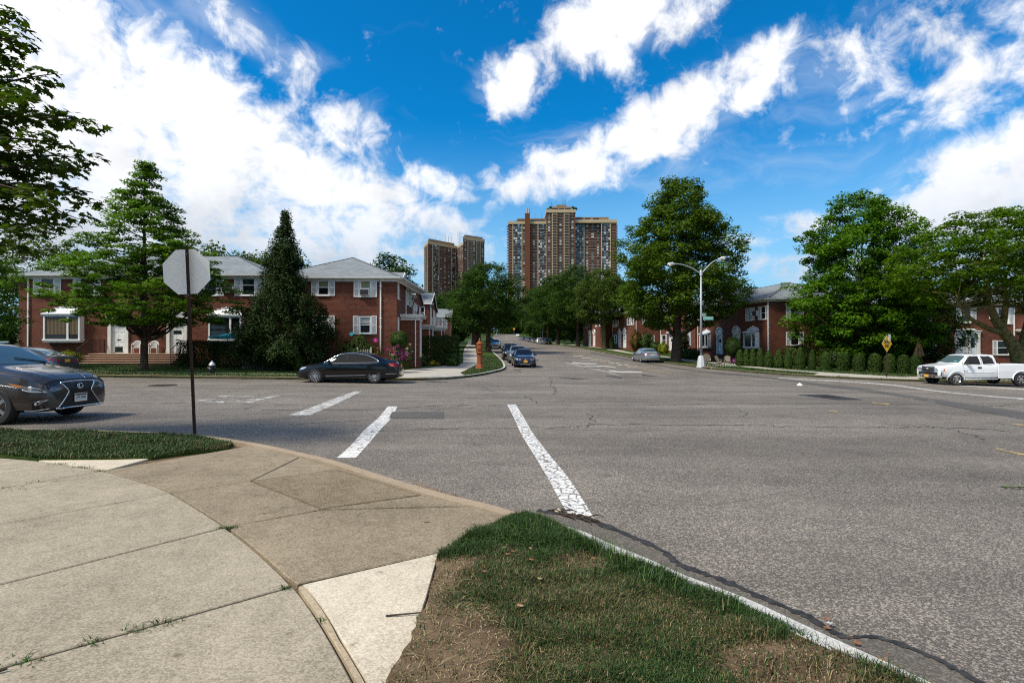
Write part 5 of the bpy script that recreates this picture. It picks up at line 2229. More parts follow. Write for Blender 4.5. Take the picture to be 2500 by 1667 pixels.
bd_.build('parapet', 'beige', t2)
cr_ = MB()
for (a, b, zt, zb, dep) in ((1262, 1335, 531, 540, 16), (1404, 1488, 527.5, 536, 16), (1257, 1330, 536, 540.5, 18), (1346, 1396, 502, 513.5, 16), (1360, 1384, 497, 502, 10)):
	cr_.box(((tx(a) + tx(b)) / 2, Z2 + 4 + dep / 2, (tz(zt) + tz(zb)) / 2), (tx(b) - tx(a), dep, tz(zt) - tz(zb)))
cr_.build('roof_setback', 'beige_dark', t2)
for a, b, y in ((1266, 1280, 537), (1297, 1330, 537), (1408, 1425, 533), (1430, 1442, 533), (1450, 1464, 533), (1349, 1363, 509), (1366, 1378, 509), (1381, 1394, 509)):
	MB().box(((tx(a) + tx(b)) / 2, Z2 + 3.95, tz(y)), (tx(b) - tx(a), .4, 2.2)).build('penthouse_window', 'pane_dark', t2)
block(t2, tx(1281.5), tx(1293.5), Z2 - 3.5, Z2 - .4, zb2, tz(522), 'brick_chimney', 'chimney_shaft')
fl2 = MB()
for px in (1286, 1292):
	fl2.tube([(tx(px), Z2 - 2, tz(522)), (tx(px), Z2 - 2, tz(509))], .9, 10)
fl2.build('flue', 'galvanised', t2)
am = MB()
for px, zt in ((1376, 480), (1379.5, 480), (1383, 481), (1307, 516), (1313, 526), (1324, 516), (1417, 520), (1422, 521), (1348, 489)):
	zb = 497 if 1360 < px < 1390 else (502 if px == 1348 else 531)
	am.bar((tx(px), Z2 + 9, tz(zb) - 1), (tx(px), Z2 + 9, tz(zt)), .22)
am.bar((tx(1348), Z2 + 9, tz(490)), (tx(1354), Z2 + 9, tz(501)), .25)
am.build('antenna', 'grille_dark', t2)
sh2 = MB()
for px, py in ((1338, 512), (1403, 511), (1406, 510), (1344, 507), (1399, 507)):
	sh2.lathe([(.2, -1.2), (1.6, -.6), (1.7, .4), (.8, 1.5), (.1, 2.0)], (tx(px), Z2, tz(py)), 8)
sh2.build('roof_shrub', 'leaf_hedge', t2)

Z1 = 690.0
t1 = thing('apartment_tower', 'smaller brown apartment tower standing farther left on the hill', 'tower', (0, 0, 0))


def tp(px, y):
	return ((px - CX) / F * y, y)


pA, pB, pC, pD, pE = tp(1036, 702), tp(1045, 676), tp(1115, 712), tp(1130.5, 682), tp(1182.5, 700)
pF = tp(1181, 730)
pG = tp(1039, 740)
zl = CZ + (HY - 600) * 690 / F
zr = zl + 0.0
extrude_uv('wall', [pA, pB, pC, pD, pE, pF, pG], 6, zl, 'brick_tower', t1)
tower_face(t1, pA, pB, 6, zl, [(.1, .9, 'bal')], seed=11)
tower_face(t1, pB, pC, 6, zl, [(0, .13, 'plain'), (.14, .36, 'glass'), (.38, .50, 'win'), (.50, .78, 'win'), (.80, .96, 'glass')], seed=12)
tower_face(t1, pC, pD, 6, zl, [(.1, .45, 'win'), (.5, .95, 'win')], seed=13)
tower_face(t1, pD, pE, 6, zl + 6.5, [(0, .20, 'win'), (.21, .40, 'bal'), (.41, .60, 'win'), (.62, .80, 'bal'), (.82, 1, 'win')], seed=14)
extrude_uv('wall', [pD, pE, pF, tp(1134, 725)], zl, zl + 6.5, 'brick_tower', t1)


def shrink(pts, d):
	c = Vector((sum(p[0] for p in pts) / len(pts), sum(p[1] for p in pts) / len(pts)))
	return [tuple(c + (Vector(p) - c) * (1 - d / (Vector(p) - c).length)) for p in pts]


extrude_uv('parapet', shrink([pA, pB, pC, pD, tp(1134, 725), pG], -.6), zl, zl + 3.6, 'beige', t1)
extrude_uv('parapet', shrink([pD, pE, pF, tp(1134, 725)], -.6), zl + 6.5, zl + 10.2, 'beige', t1)
extrude_uv('roof_setback', shrink([pA, pB, pC, pG], 3), zl + 3.6, zl + 7, 'beige_dark', t1)
extrude_uv('roof_setback', shrink([pD, pE, pF, tp(1134, 725)], 3), zl + 10.2, zl + 13, 'beige_dark', t1)
am = MB()
for px, zt in ((1062.5, 578), (1087, 575), (1094.5, 576), (1101.5, 576), (1118, 566), (1121, 565), (1125, 566), (1140.5, 568)):
	x, y = tp(px, 705)
	am.bar((x, y, zl + 5), (x, y, CZ + (HY - zt) * 705 / F), .28)
am.build('antenna', 'grille_dark', t1)
# ------------------------------------------------------------------ vehicles
TABLES = {
	'sedan': [(-2.435, .34, .60, .72, .66, .55), (-2.40, .26, .72, .90, .77, .62), (-2.30, .22, .87, 1.02, .84, .66), (-2.10, .20, .95, 1.06, .885, .68), (-1.85, .19, .98, 1.09, .905, .68),
              (-1.40, .18, .98, 1.27, .915, .64), (-1.00, .18, .975, 1.40, .917, .60), (-.50, .18, .965, 1.47, .917, .585), (0, .18, .955, 1.482, .917, .585), (.35, .18, .945, 1.45, .917, .60),
              (.70, .18, .935, 1.30, .915, .65), (1.15, .18, .925, 1.02, .91, .72), (1.35, .18, .90, .975, .905, .74), (1.8, .19, .84, .915, .885, .72), (2.1, .20, .77, .84, .85, .68),
              (2.3, .21, .68, .76, .79, .62), (2.40, .22, .58, .66, .70, .55), (2.435, .26, .48, .55, .60, .48)],
	'suv': [(-2.445, .45, .75, .95, .70, .55), (-2.40, .35, .95, 1.15, .80, .6), (-2.25, .30, 1.08, 1.30, .88, .62), (-1.9, .26, 1.12, 1.50, .92, .62), (-1.5, .24, 1.12, 1.60, .94, .62),
			(-.8, .23, 1.10, 1.675, .9475, .63), (0, .23, 1.07, 1.69, .9475, .64), (.45, .23, 1.06, 1.65, .945, .65), (.85, .23, 1.06, 1.43, .945, .70), (1.22, .24, 1.06, 1.21, .94, .76),
			(1.4, .24, 1.04, 1.165, .935, .78), (1.9, .25, .97, 1.085, .92, .76), (2.2, .25, .89, .99, .885, .72), (2.34, .26, .80, .90, .82, .66), (2.41, .27, .70, .82, .74, .60), (2.445, .30, .56, .70, .64, .52)],
	'pickup': [(-.46, .45, 1.22, 1.76, .96, .64), (-.42, .43, 1.24, 1.83, .985, .67), (0, .43, 1.24, 1.86, .99, .69), (.9, .43, 1.23, 1.86, .99, .70), (1.15, .43, 1.22, 1.80, .99, .72),
               (1.62, .43, 1.21, 1.42, .985, .80), (1.80, .43, 1.20, 1.30, .98, .86), (2.2, .44, 1.17, 1.26, .975, .86), (2.6, .5, 1.11, 1.20, .965, .85), (2.8, .52, 1.07, 1.16, .95, .84),
               (2.88, .54, 1.02, 1.11, .92, .80), (2.90, .56, .94, 1.04, .88, .76)],
}
RINGN = 16


class Shape:
	def __init__(self, kind, scale=(1, 1, 1), nst=64):
		t = np.array(TABLES[kind], float)
		t = t * np.array([scale[0], scale[2], scale[2], scale[2], scale[1], scale[1]])
		xs = np.unique(np.r_[np.linspace(t[0, 0], t[-1, 0], nst), t[:3, 0], t[-3:, 0]])
		cols = [np.interp(xs, t[:, 0], t[:, k]) for k in range(1, 6)]
		for k in range(5):
			for _ in range(3):
				c = cols[k].copy()
				c[2:-2] = .25 * cols[k][1:-3] + .5 * cols[k][2:-2] + .25 * cols[k][3:-1]
				cols[k] = c
		self.xs, self.cols = xs, cols
		self.x0, self.x1 = xs[0], xs[-1]
		self.rings = np.array([self.ring(x) for x in xs])

	def ring(self, x):
		zb, ze, zt, w, wr = [np.interp(x, self.xs, c) for c in self.cols]
		d = ze - zb
		ut = max(zt - ze, .01)
		e = min(.055, ut * .4)
		p = [(0, zb), (.80 * w, zb), (.945 * w, zb + .05 * d / .7), (.985 * w, zb + .20 * d), (1.0 * w, zb + .44 * d), (.997 * w, zb + .66 * d), (.985 * w, zb + .84 * d), (.955 * w, ze)]
		y0, y1 = .94 * w, wr
		for t in (.06, .36, .70, 1.0):
			p.append((y0 + (y1 - y0) * t + .035 * math.sin(math.pi * t) * (ut / .5), ze + (ut - e) * t))
		p += [(wr * .93, zt - e * .42), (wr * .74, zt - e * .16), (wr * .38, zt - e * .03), (0, zt)]
		return p

	def side_y(self, x, z):
		r = np.array(self.ring(min(max(x, self.x0), self.x1)))
		if z < r[1, 1] or z > r[-1, 1]:
			return -1.0
		return float(np.interp(z, r[1:, 1], r[1:, 0]))

	def front_x(self, y, z, rear=False):
		xs = np.linspace(self.x1, self.x1 - 1.3, 140) if not rear else np.linspace(self.x0, self.x0 + 1.0, 140)
		for x in xs:
			if self.side_y(x, z) >= abs(y):
				return float(x)
		return float(xs[-1])

	def top_z(self, x, y):
		r = np.array(self.ring(min(max(x, self.x0), self.x1)))[7:]
		return float(np.interp(abs(y), r[::-1, 0], r[::-1, 1]))

	def body(self, name, paint, wheels, wr_, parent, arch=1.0):
		b = MB()
		n = len(self.xs)
		rows = []
		for x, ring in zip(self.xs, self.rings):
			half = [(x, y, z) for y, z in ring]
			rows.append(half + [(x, -y, z) for y, z in ring[-2:0:-1]])
		b.grid(rows, 0, close=True)
		m = len(rows[0])
		b.f.append(tuple(range(m))[::-1])
		b.f.append(tuple((n - 1) * m + i for i in range(m)))
		b.m += [0, 0]
		o = b.build(name, [paint, 'under'], parent, fix=True)
		c = MB()
		for (wx, ww) in wheels:
			for s in (-1, 1):
				c.lathe([(wr_ * arch, 0), (wr_ * arch, s * .5)], (wx, s * ww, wr_), 28, 1, axis='Y')
		cut = c.build('cutter', [paint, 'under'], None, fix=True)
		md = o.modifiers.new('arch', 'BOOLEAN')
		md.operation = 'DIFFERENCE'
		md.object = cut
		md.solver = 'EXACT'
		dg = bpy.context.evaluated_depsgraph_get()
		me = bpy.data.meshes.new_from_object(o.evaluated_get(dg))
		o.modifiers.clear()
		old = o.data
		o.data = me
		bpy.data.meshes.remove(old)
		bpy.data.objects.remove(cut)
		me.polygons.foreach_set('use_smooth', [True] * len(me.polygons))
		me.set_sharp_from_angle(angle=R(38))
		return o

	# panels that lie on the body's skin
	def panel(self, name, m, parent, pts, where, off=.006, step=.06, label=None):
		v, f, nb = fill2d(pts, step)
		b = MB()
		for a, c in v:
			if where in ('R', 'L'):
				y = self.side_y(a, c) + off
				b.v.append((a, y if where == 'L' else -y, c))
			elif where == 'F':
				b.v.append((self.front_x(a, c) + off, a, c))
			elif where == 'B':
				b.v.append((self.front_x(a, c, True) - off, a, c))
			else:
				b.v.append((a, c, self.top_z(a, c) + off))
		b.f = [tuple(t) for t in f]
		b.m = [0] * len(b.f)
		# wind the faces outwards
		bb = []
		for t in b.f:
			p, q, s = (Vector(b.v[i]) for i in t)
			nn = (q - p).cross(s - p)
			want = {'R': nn.y < 0, 'L': nn.y > 0, 'F': nn.x > 0, 'B': nn.x < 0, 'T': nn.z > 0}[where]
			bb.append(t if want else t[::-1])
		b.f = bb
		return b.build(name, m, parent, True)

	def line(self, name, m, parent, pts, where, r=.010, off=.006, closed=False, k=4):
		pp = catmull(pts, k, closed)
		if closed:
			pp.append(pp[0])
		out = []
		for a, c in pp:
			if where in ('R', 'L'):
				y = self.side_y(a, c) + off
				out.append((a, y if where == 'L' else -y, c))
			elif where == 'F':
				out.append((self.front_x(a, c) + off, a, c))
			elif where == 'B':
				out.append((self.front_x(a, c, True) - off, a, c))
			else:
				out.append((a, c, self.top_z(a, c) + off))
		return MB().tube(out, r, 5).build(name, m, parent, True)


_wheels = {}


def wheel(parent, x, y, r, style='ten', w=.22):
	key = (round(r, 3), style)
	if key not in _wheels:
		t = MB().lathe([(r * .66, -w / 2), (r * .93, -w / 2), (r * .985, -w * .40), (r, -w * .25), (r, w * .25), (r * .985, w * .40), (r * .93, w / 2), (r * .66, w / 2)], seg=30, axis='Y', cap=False).mesh('tyre', 'tyre', 40)
		m = MB()
		rr = r * (.68 if style != 'truck' else .60)
		m.lathe([(rr, w * .48), (rr * .95, w * .50), (rr * .90, w * .44), (rr * .90, 0)], seg=30, axis='Y', mi=0, cap=False)
		m.lathe([(rr * .89, -.02), (rr * .89, .02)], seg=24, axis='Y', mi=1)
		n = {'ten': 10, 'five': 5, 'truck': 6, 'seven': 7}[style]
		for k in range(n):
			a = 2 * math.pi * k / n
			q = Matrix.Rotation(-a, 3, 'Y')
			wd = {'ten': .15, 'five': .26, 'truck': .30, 'seven': .18}[style] * rr
			c = q @ Vector((rr * .52, w * .40, 0))
			m.box(c, (rr * .82, .035, wd), rot=q, mi=0)
		m.lathe([(rr * .20, w * .38), (rr * .20, w * .46), (rr * .12, w * .49)], seg=14, axis='Y', mi=0)
		_wheels[key] = (t, m.mesh('rim', ['alloy' if style != 'truck' else 'chrome', 'under'], 35))
	t, m = _wheels[key]
	rt = link('wheel', None, parent, (x, y, r), 0 if y > 0 else math.pi)
	link('tyre', t, rt)
	link('rim', m, rt)
	return rt


def mirror(parent, m, x, y, z, s):
	b = MB()
	b.box((x, y + s * .10, z + .04), (.12, .20, .14))
	b.box((x, y + s * .02, z), (.06, .10, .04))
	return b.build('mirror', m, parent, bevel=.025)


def plate(car, T, m, txt, band=None):
	b = MB()
	b.box((0, 0, 0), (.006, .305, .152))
	o = b.build('licence_plate', m, car)
	o.matrix_local = T
	if txt:
		text_mb(txt, .085, 'letter_black', 'lettering', o, (.005, 0, -.006), (R(90), 0, R(90)), .001, .80)
	if band:
		MB().box((.003, 0, .060), (.004, .300, .030)).build('plate_band', band, o)
	return o


def mk_sedan(name, label, paint, loc, rz, group=None, scale=(1, 1, 1), style='ten', chrome=True, plt=('plate_orange', 'plate_orange'), txt=('', ''), glass='glass_car', wr=.33, nst=64, roof=None):
	c = thing(name, label, 'car', loc, rz, group)
	s = Shape('sedan', scale, nst)
	kx, ky, kz = scale
	fx, rx_ = 1.50 * kx, -1.31 * kx
	s.body('body', paint, [(fx, .66 * ky), (rx_, .66 * ky)], wr, c, 1.10)
	X = lambda v: [(a * kx, b * kz) for a, b in v]
	f_win = X([(1.0, .955), (.72, 1.165), (.42, 1.325), (.07, 1.385), (.07, .965)])
	r_win = X([(-.02, .97), (-.02, 1.388), (-.50, 1.372), (-.95, 1.285), (-1.30, 1.13), (-1.42, 1.03), (-1.36, .995)])
	pil = X([(.065, .97), (.065, 1.385), (-.015, 1.388), (-.015, .972)])
	out = X([(1.10, .945), (.74, 1.185), (.42, 1.345), (.0, 1.408), (-.50, 1.395), (-.97, 1.305), (-1.34, 1.145), (-1.50, 1.02), (-1.38, .978), (-.7, .968), (0, .958)])
	for sd_ in ('L', 'R'):
		s.panel('side_window', glass, c, f_win, sd_, .005, .09)
		s.panel('side_window', glass, c, r_win, sd_, .005, .09)
		s.panel('door_pillar', 'under', c, pil, sd_, .006, .2)
		if chrome:
			s.line('window_trim', 'chrome', c, out, sd_, .014, .006, True, 3)
			s.line('door_trim', 'chrome', c, X([(1.02, .345), (.3, .355), (-.92, .375)]), sd_, .011, .008)
			s.line('sill_trim', 'car_grey', c, X([(1.1, .215), (0, .22), (-.92, .235)]), sd_, .012, .004)
		for (a, b) in ((.34, .865), (-.68, .885)):
			y = s.side_y(a * kx, b * kz)
			MB().box((a * kx, (y + .012) * (1 if sd_ == 'L' else -1), b * kz), (.20, .03, .028)).build('door_handle', paint, c, bevel=.008)
		for pts in ([(1.12, .90), (1.10, .6), (1.02, .30)], [(.03, .95), (.03, .6), (.02, .27)], [(-.80, .96), (-1.0, .72), (-.98, .55)]):
			s.line('door_seam', 'car_trim', c, X(pts), sd_, .0045, .001)
		sg = 1 if sd_ == 'L' else -1
		mirror(c, paint, .80 * kx, s.side_y(.80 * kx, .94 * kz) * sg, .95 * kz, sg)
		s.panel('headlight', 'lamp_clear', c, X([(2.36, .64), (2.28, .735), (1.92, .775), (2.0, .70), (2.22, .63)]), sd_, .006, .07)
		s.panel('headlight', 'lamp_clear', c, [(sg * .42 * ky, .60 * kz), (sg * .40 * ky, .655 * kz), (sg * .66 * ky, .70 * kz), (sg * .70 * ky, .62 * kz)], 'F', .006, .08)
		s.panel('tail_light', 'lamp_red', c, X([(-2.37, .78), (-2.30, .96), (-1.98, .93), (-2.08, .80)]), sd_, .006, .08)
		s.panel('tail_light', 'lamp_red', c, [(sg * .42 * ky, .76 * kz), (sg * .42 * ky, .90 * kz), (sg * .66 * ky, .91 * kz), (sg * .70 * ky, .78 * kz)], 'B', .006, .08)
		if chrome:
			s.line('bumper_trim', 'chrome', c, X([(-1.85, .43), (-2.1, .445), (-2.38, .45)]), sd_, .010, .006)
	s.panel('windshield', glass, c, [(1.08 * kx, -.66 * ky), (1.14 * kx, 0), (1.08 * kx, .66 * ky), (.44 * kx, .53 * ky), (.42 * kx, 0), (.44 * kx, -.53 * ky)], 'T', .006, .08)
	s.panel('rear_window', glass, c, [(-1.80 * kx, -.60 * ky), (-1.84 * kx, 0), (-1.80 * kx, .60 * ky), (-1.0 * kx, .52 * ky), (-.97 * kx, 0), (-1.0 * kx, -.52 * ky)], 'T', .006, .08)
	if roof:
		s.panel('roof_panel', roof, c, [(.36 * kx, -.52 * ky), (.36 * kx, .52 * ky), (-.9 * kx, .50 * ky), (-.9 * kx, -.50 * ky)], 'T', .004, .1)
	s.panel('grille', 'mesh_black', c, [(-.40 * ky, .56 * kz), (.40 * ky, .56 * kz), (.38 * ky, .645 * kz), (-.38 * ky, .645 * kz)], 'F', .006, .08)
	for z in (.585, .62):
		s.line('grille_bar', 'chrome' if chrome else 'car_trim', c, [(-.38 * ky, z * kz), (0, z * kz), (.38 * ky, z * kz)], 'F', .007, .010)
	s.panel('air_intake', 'mesh_black', c, [(-.52 * ky, .28 * kz), (.52 * ky, .28 * kz), (.48 * ky, .42 * kz), (-.48 * ky, .42 * kz)], 'F', .006, .08)
	s.line('intake_trim', 'chrome', c, [(-.52 * ky, .40 * kz), (-.44 * ky, .29 * kz), (0, .275 * kz), (.44 * ky, .29 * kz), (.52 * ky, .40 * kz)], 'F', .010, .010)
	xe = s.front_x(0, .60 * kz) + .012
	e = MB()
	e.lathe([(.060, 0), (.062, .010), (.050, .014)], (xe, 0, .605 * kz), 18, axis='X')
	em = e.build('emblem', 'chrome', c)
	plate(c, Matrix.Translation((s.front_x(0, .46 * kz) + .012, 0, .47 * kz)), plt[0], txt[0])
	plate(c, Matrix.Translation((s.front_x(0, .80 * kz, True) - .014, 0, .80 * kz)) @ Matrix.Rotation(math.pi, 4, 'Z'), plt[1], txt[1])
	for wx in (fx, rx_):
		for sg in (-1, 1):
			wheel(c, wx, sg * .80 * ky, wr, style)
	MB().box((0, 0, .24), (3.6 * kx, 1.3 * ky, .12)).build('underbody', 'under', c)
	return c, s


def mk_suv(name, label, paint, loc, rz, group=None, scale=(1, 1, 1), style='five', glass='glass_car', wr=.37, nst=64, detail=False, plt='plate_orange'):
	c = thing(name, label, 'car', loc, rz, group)
	s = Shape('suv', scale, nst)
	kx, ky, kz = scale
	fx, rx_ = 1.455 * kx, -1.34 * kx
	s.body('body', paint, [(fx, .66 * ky), (rx_, .66 * ky)], wr, c, 1.09)
	X = lambda v: [(a * kx, b * kz) for a, b in v]
	for sd_ in ('L', 'R'):
		sg = 1 if sd_ == 'L' else -1
		s.panel('side_window', glass, c, X([(1.12, 1.095), (.86, 1.34), (.50, 1.54), (.10, 1.585), (.10, 1.095)]), sd_, .005, .09)
		s.panel('side_window', glass, c, X([(.02, 1.10), (.02, 1.588), (-.90, 1.57), (-.90, 1.125)]), sd_, .005, .09)
		s.panel('side_window', glass, c, X([(-.98, 1.14), (-.98, 1.56), (-1.45, 1.50), (-1.75, 1.36), (-1.55, 1.16)]), sd_, .005, .09)
		s.line('window_trim', 'chrome', c, X([(1.19, 1.085), (.86, 1.37), (.5, 1.565), (0, 1.605), (-.95, 1.588), (-1.5, 1.51), (-1.82, 1.36), (-1.6, 1.14), (0, 1.085)]), sd_, .012, .006, True, 3)
		for (a, b) in ((.38, .96), (-.72, .99)):
			y = s.side_y(a * kx, b * kz)
			MB().box((a * kx, (y + .012) * sg, b * kz), (.20, .03, .03)).build('door_handle', paint, c, bevel=.008)
		for pts in ([(1.12, 1.03), (1.08, .6), (1.0, .34)], [(.06, 1.08), (.06, .6), (.05, .34)], [(-.94, 1.1), (-1.1, .8)]):
			s.line('door_seam', 'car_trim', c, X(pts), sd_, .0045, .001)
		mirror(c, paint, .95 * kx, s.side_y(.95 * kx, 1.06 * kz) * sg, 1.07 * kz, sg)
		s.panel('tail_light', 'lamp_red', c, X([(-2.36, .92), (-2.28, 1.12), (-1.95, 1.08), (-2.1, .95)]), sd_, .006, .08)
		s.panel('tail_light', 'lamp_red', c, [(sg * .4 * ky, .93 * kz), (sg * .4 * ky, 1.06 * kz), (sg * .70 * ky, 1.08 * kz), (sg * .74 * ky, .94 * kz)], 'B', .006, .08)
		MB().bar((-1.3 * kx, sg * .60 * ky, 1.68 * kz), (.2 * kx, sg * .61 * ky, 1.71 * kz), .035).build('roof_rail', 'alloy', c)
		if not detail:
			s.panel('headlight', 'lamp_clear', c, X([(2.36, .72), (2.30, .84), (1.92, .88), (2.05, .76)]), sd_, .006, .08)
			s.panel('headlight', 'lamp_clear', c, [(sg * .45 * ky, .70 * kz), (sg * .43 * ky, .80 * kz), (sg * .66 * ky, .84 * kz), (sg * .72 * ky, .72 * kz)], 'F', .006, .08)
	s.panel('windshield', glass, c, [(1.16 * kx, -.70 * ky), (1.22 * kx, 0), (1.16 * kx, .70 * ky), (.58 * kx, .58 * ky), (.54 * kx, 0), (.58 * kx, -.58 * ky)], 'T', .006, .08)
	s.panel('rear_window', glass, c, [(-2.26 * kx, -.56 * ky), (-2.28 * kx, 0), (-2.26 * kx, .56 * ky), (-1.86 * kx, .54 * ky), (-1.84 * kx, 0), (-1.86 * kx, -.54 * ky)], 'T', .008, .08)
	if not detail:
		s.panel('grille', 'mesh_black', c, [(-.40 * ky, .56 * kz), (.40 * ky, .56 * kz), (.42 * ky, .78 * kz), (-.42 * ky, .78 * kz)], 'F', .006, .08)
		s.panel('bumper', 'car_trim', c, [(-.58 * ky, .33 * kz), (.58 * ky, .33 * kz), (.52 * ky, .46 * kz), (-.52 * ky, .46 * kz)], 'F', .006, .08)
		plate(c, Matrix.Translation((s.front_x(0, .52 * kz) + .012, 0, .52 * kz)), plt, '')
	for wx in (fx, rx_):
		for sg in (-1, 1):
			wheel(c, wx, sg * .82 * ky, wr, style, .24)
	MB().box((0, 0, .30), (3.6 * kx, 1.3 * ky, .14)).build('underbody', 'under', c)
	return c, s


# black sedan along the far kerb
hz = float(H(-7.85, 26.8))
c, s = mk_sedan('parked_car', 'black sedan with chrome window trim parked side-on before the corner house', 'car_black', (-7.86, 26.85, hz + .01), math.pi, None, (1, 1, 1), 'ten', True, ('plate_orange', 'plate_orange'), ('', ''))
# dark car behind the grey SUV
mk_sedan('parked_car', 'dark sedan half hidden behind the grey SUV in front of the stoop', 'car_grey', (-23.75, 26.2, float(H(-23.7, 26.2)) + .04), math.pi, None, (1, 1, 1), 'seven', False, glass='glass_car_sky_tint')
# blue car at the left kerb, nose towards us
yb = math.atan2(-1, .06)
mk_sedan('parked_car', 'dark blue car with an orange plate parked nose on at the left corner', 'car_blue', (.92, 44.9, float(H(.9, 44.9)) + .01), yb, None, (.95, .97, .985), 'seven', False, ('plate_orange', 'plate_orange'), ('', ''))
mk_suv('parked_car', 'silver SUV parked just behind the dark blue car', 'car_silver', (.50, 51.4, float(H(.5, 51.4))), yb, None, (.95, .95, .96), 'five', plt='plate_orange')
mk_suv('parked_car', 'dark SUV at the kerb behind the silver SUV', 'car_black', (-.15, 58.0, float(H(-.1, 58.0))), yb, None, (.95, .97, 1.0), 'five')
mk_sedan('parked_car', 'silver sedan with a dark roof parked under the left street tree', 'car_silver', (-2.95, 96.5, float(H(-2.95, 96.5))), math.atan2(-1, .08), None, (1, 1, 1), 'seven', False, ('plate_orange', 'plate_orange'), roof='car_black', nst=40)
mk_suv('parked_car', 'dark blue SUV behind the trunk of the left street tree', 'car_blue', (-4.5, 111, float(H(-4.5, 111))), math.atan2(-1, .08), None, (.98, 1, 1), 'five', nst=40)
mk_sedan('parked_car', 'dark car far up the left kerb beyond the crest shade', 'car_black', (-9.6, 246, float(H(-9.6, 246))), math.atan2(-1, .03), None, (1, 1, 1), 'seven', False, nst=40)
# silver sedan, tail towards us
mk_sedan('parked_car', 'silver sedan parked tail towards us at the right kerb beside the big oak', 'car_silver', (14.05, 57.6, float(H(14.0, 57.6))), math.atan2(1, -.075), None, (1.0, .99, .985), 'seven', False, ('plate_white', 'plate_white'), ('', ''), glass='glass_car_sky_tint')
# cars up the right kerb
row = [(136, 'suv', 'car_black', 'dark SUV heading the line of cars parked up the right kerb'), (142.5, 'suv', 'car_grey', 'grey SUV second in the line parked up the right kerb'),
       (149, 'sedan', 'car_silver', 'silver sedan third in the line parked up the right kerb'), (156, 'suv', 'car_white', 'white SUV in the middle of the line up the right kerb'),
       (164, 'sedan', 'car_black', 'black sedan between the white SUV and a pale sedan up the right kerb'), (176, 'sedan', 'car_silver', 'pale sedan parked up the right kerb after the black one'),
       (190, 'sedan', 'car_maroon', 'dark red sedan parked up the right kerb'), (205, 'suv', 'car_grey', 'grey SUV parked above the dark red sedan up the street'),
       (232, 'suv', 'car_blue', 'blue SUV parked high up the right kerb near the crest'), (268, 'sedan', 'car_silver', 'silver car parked by the bend near the crest'), (306, 'suv', 'car_white', 'white SUV right under the crest of the street')]
for (y, kind, pt, lb) in row:
	xr = float(np.interp(y, fra[o_, 1], fra[o_, 0])) - 1.15
	dr_ = math.atan2(-1, .05)
	if kind == 'suv':
		mk_suv('parked_car', lb, pt, (xr, y, float(H(xr, y))), dr_, 'cars parked up the right kerb', (.96, .96, .98), nst=34)
	else:
		mk_sedan('parked_car', lb, pt, (xr, y, float(H(xr, y))), dr_, 'cars parked up the right kerb', (.98, .98, 1), 'seven', False, nst=34)

# ---- grey luxury SUV in the foreground
gx_, gy_ = -11.95, 12.12
c, s = mk_suv('parked_suv', 'graphite grey SUV with an hourglass black grille cut off by the frame edge', 'car_graphite', (gx_, gy_, float(H(gx_, gy_)) + .005), R(-2.5), None, (1, 1, 1), 'five', 'glass_car_sky_tint', .375, 96, True)
gp = [(-.20, .30), (.20, .30), (.46, .30), (.54, .335), (.32, .62), (.30, .66), (.44, .835), (.0, .845), (-.44, .835), (-.30, .66), (-.32, .62), (-.54, .335), (-.46, .30)]
s.panel('grille', 'mesh_black', c, gp, 'F', .010, .05)
fm = MB()
for k in range(11):
	z = .335 + k * .047
	hw = float(np.interp(z, [.33, .62, .66, .84], [.50, .30, .285, .42]))
	n = 14
	pts = []
	for i in range(n + 1):
		y = -hw + 2 * hw * i / n
		pts.append((s.front_x(y, z) + .020, y, z + (.012 if (i + k) % 2 else -.012)))
	fm.tube(pts, .0045, 4)
fm.build('grille_mesh', 'grille_dark', c)
for sg in (-1, 1):
	s.line('grille_frame', 'chrome', c, [(sg * .44, .842), (sg * .37, .75), (sg * .295, .66), (sg * .32, .60), (sg * .43, .45), (sg * .545, .325)], 'F', .016, .014, k=3)
s.line('grille_frame', 'chrome', c, [(-.44, .845), (-.2, .858), (0, .862), (.2, .858), (.44, .845)], 'F', .016, .012, k=3)
s.line('bumper_trim', 'chrome', c, [(-.60, .315), (-.45, .285), (-.40, .262 + .045), (0, .305), (.40, .307), (.45, .30), (.60, .315)], 'F', .022, .022, k=3)
xe = s.front_x(0, .745) + .028
rg = MB()
ring = [(xe, .075 * math.cos(t), .745 + .055 * math.sin(t)) for t in np.linspace(0, 2 * math.pi, 25)]
rg.tube(ring, .009, 6)
rg.tube([(xe, -.018, .796), (xe, -.022, .772), (xe, -.034, .726), (xe, -.036, .714)], .010, 6)
rg.tube([(xe, -.038, .716), (xe, .000, .714), (xe, .048, .716)], .010, 6)
rg.build('emblem', 'chrome', c, True)
pl_ = plate(c, Matrix.Translation((s.front_x(0, .52) + .030, 0, .50)), 'plate_white', 'LPF-7898', 'plate_navy')
MB().box((-.004, 0, 0), (.012, .33, .178)).build('plate_frame', 'chrome', pl_)
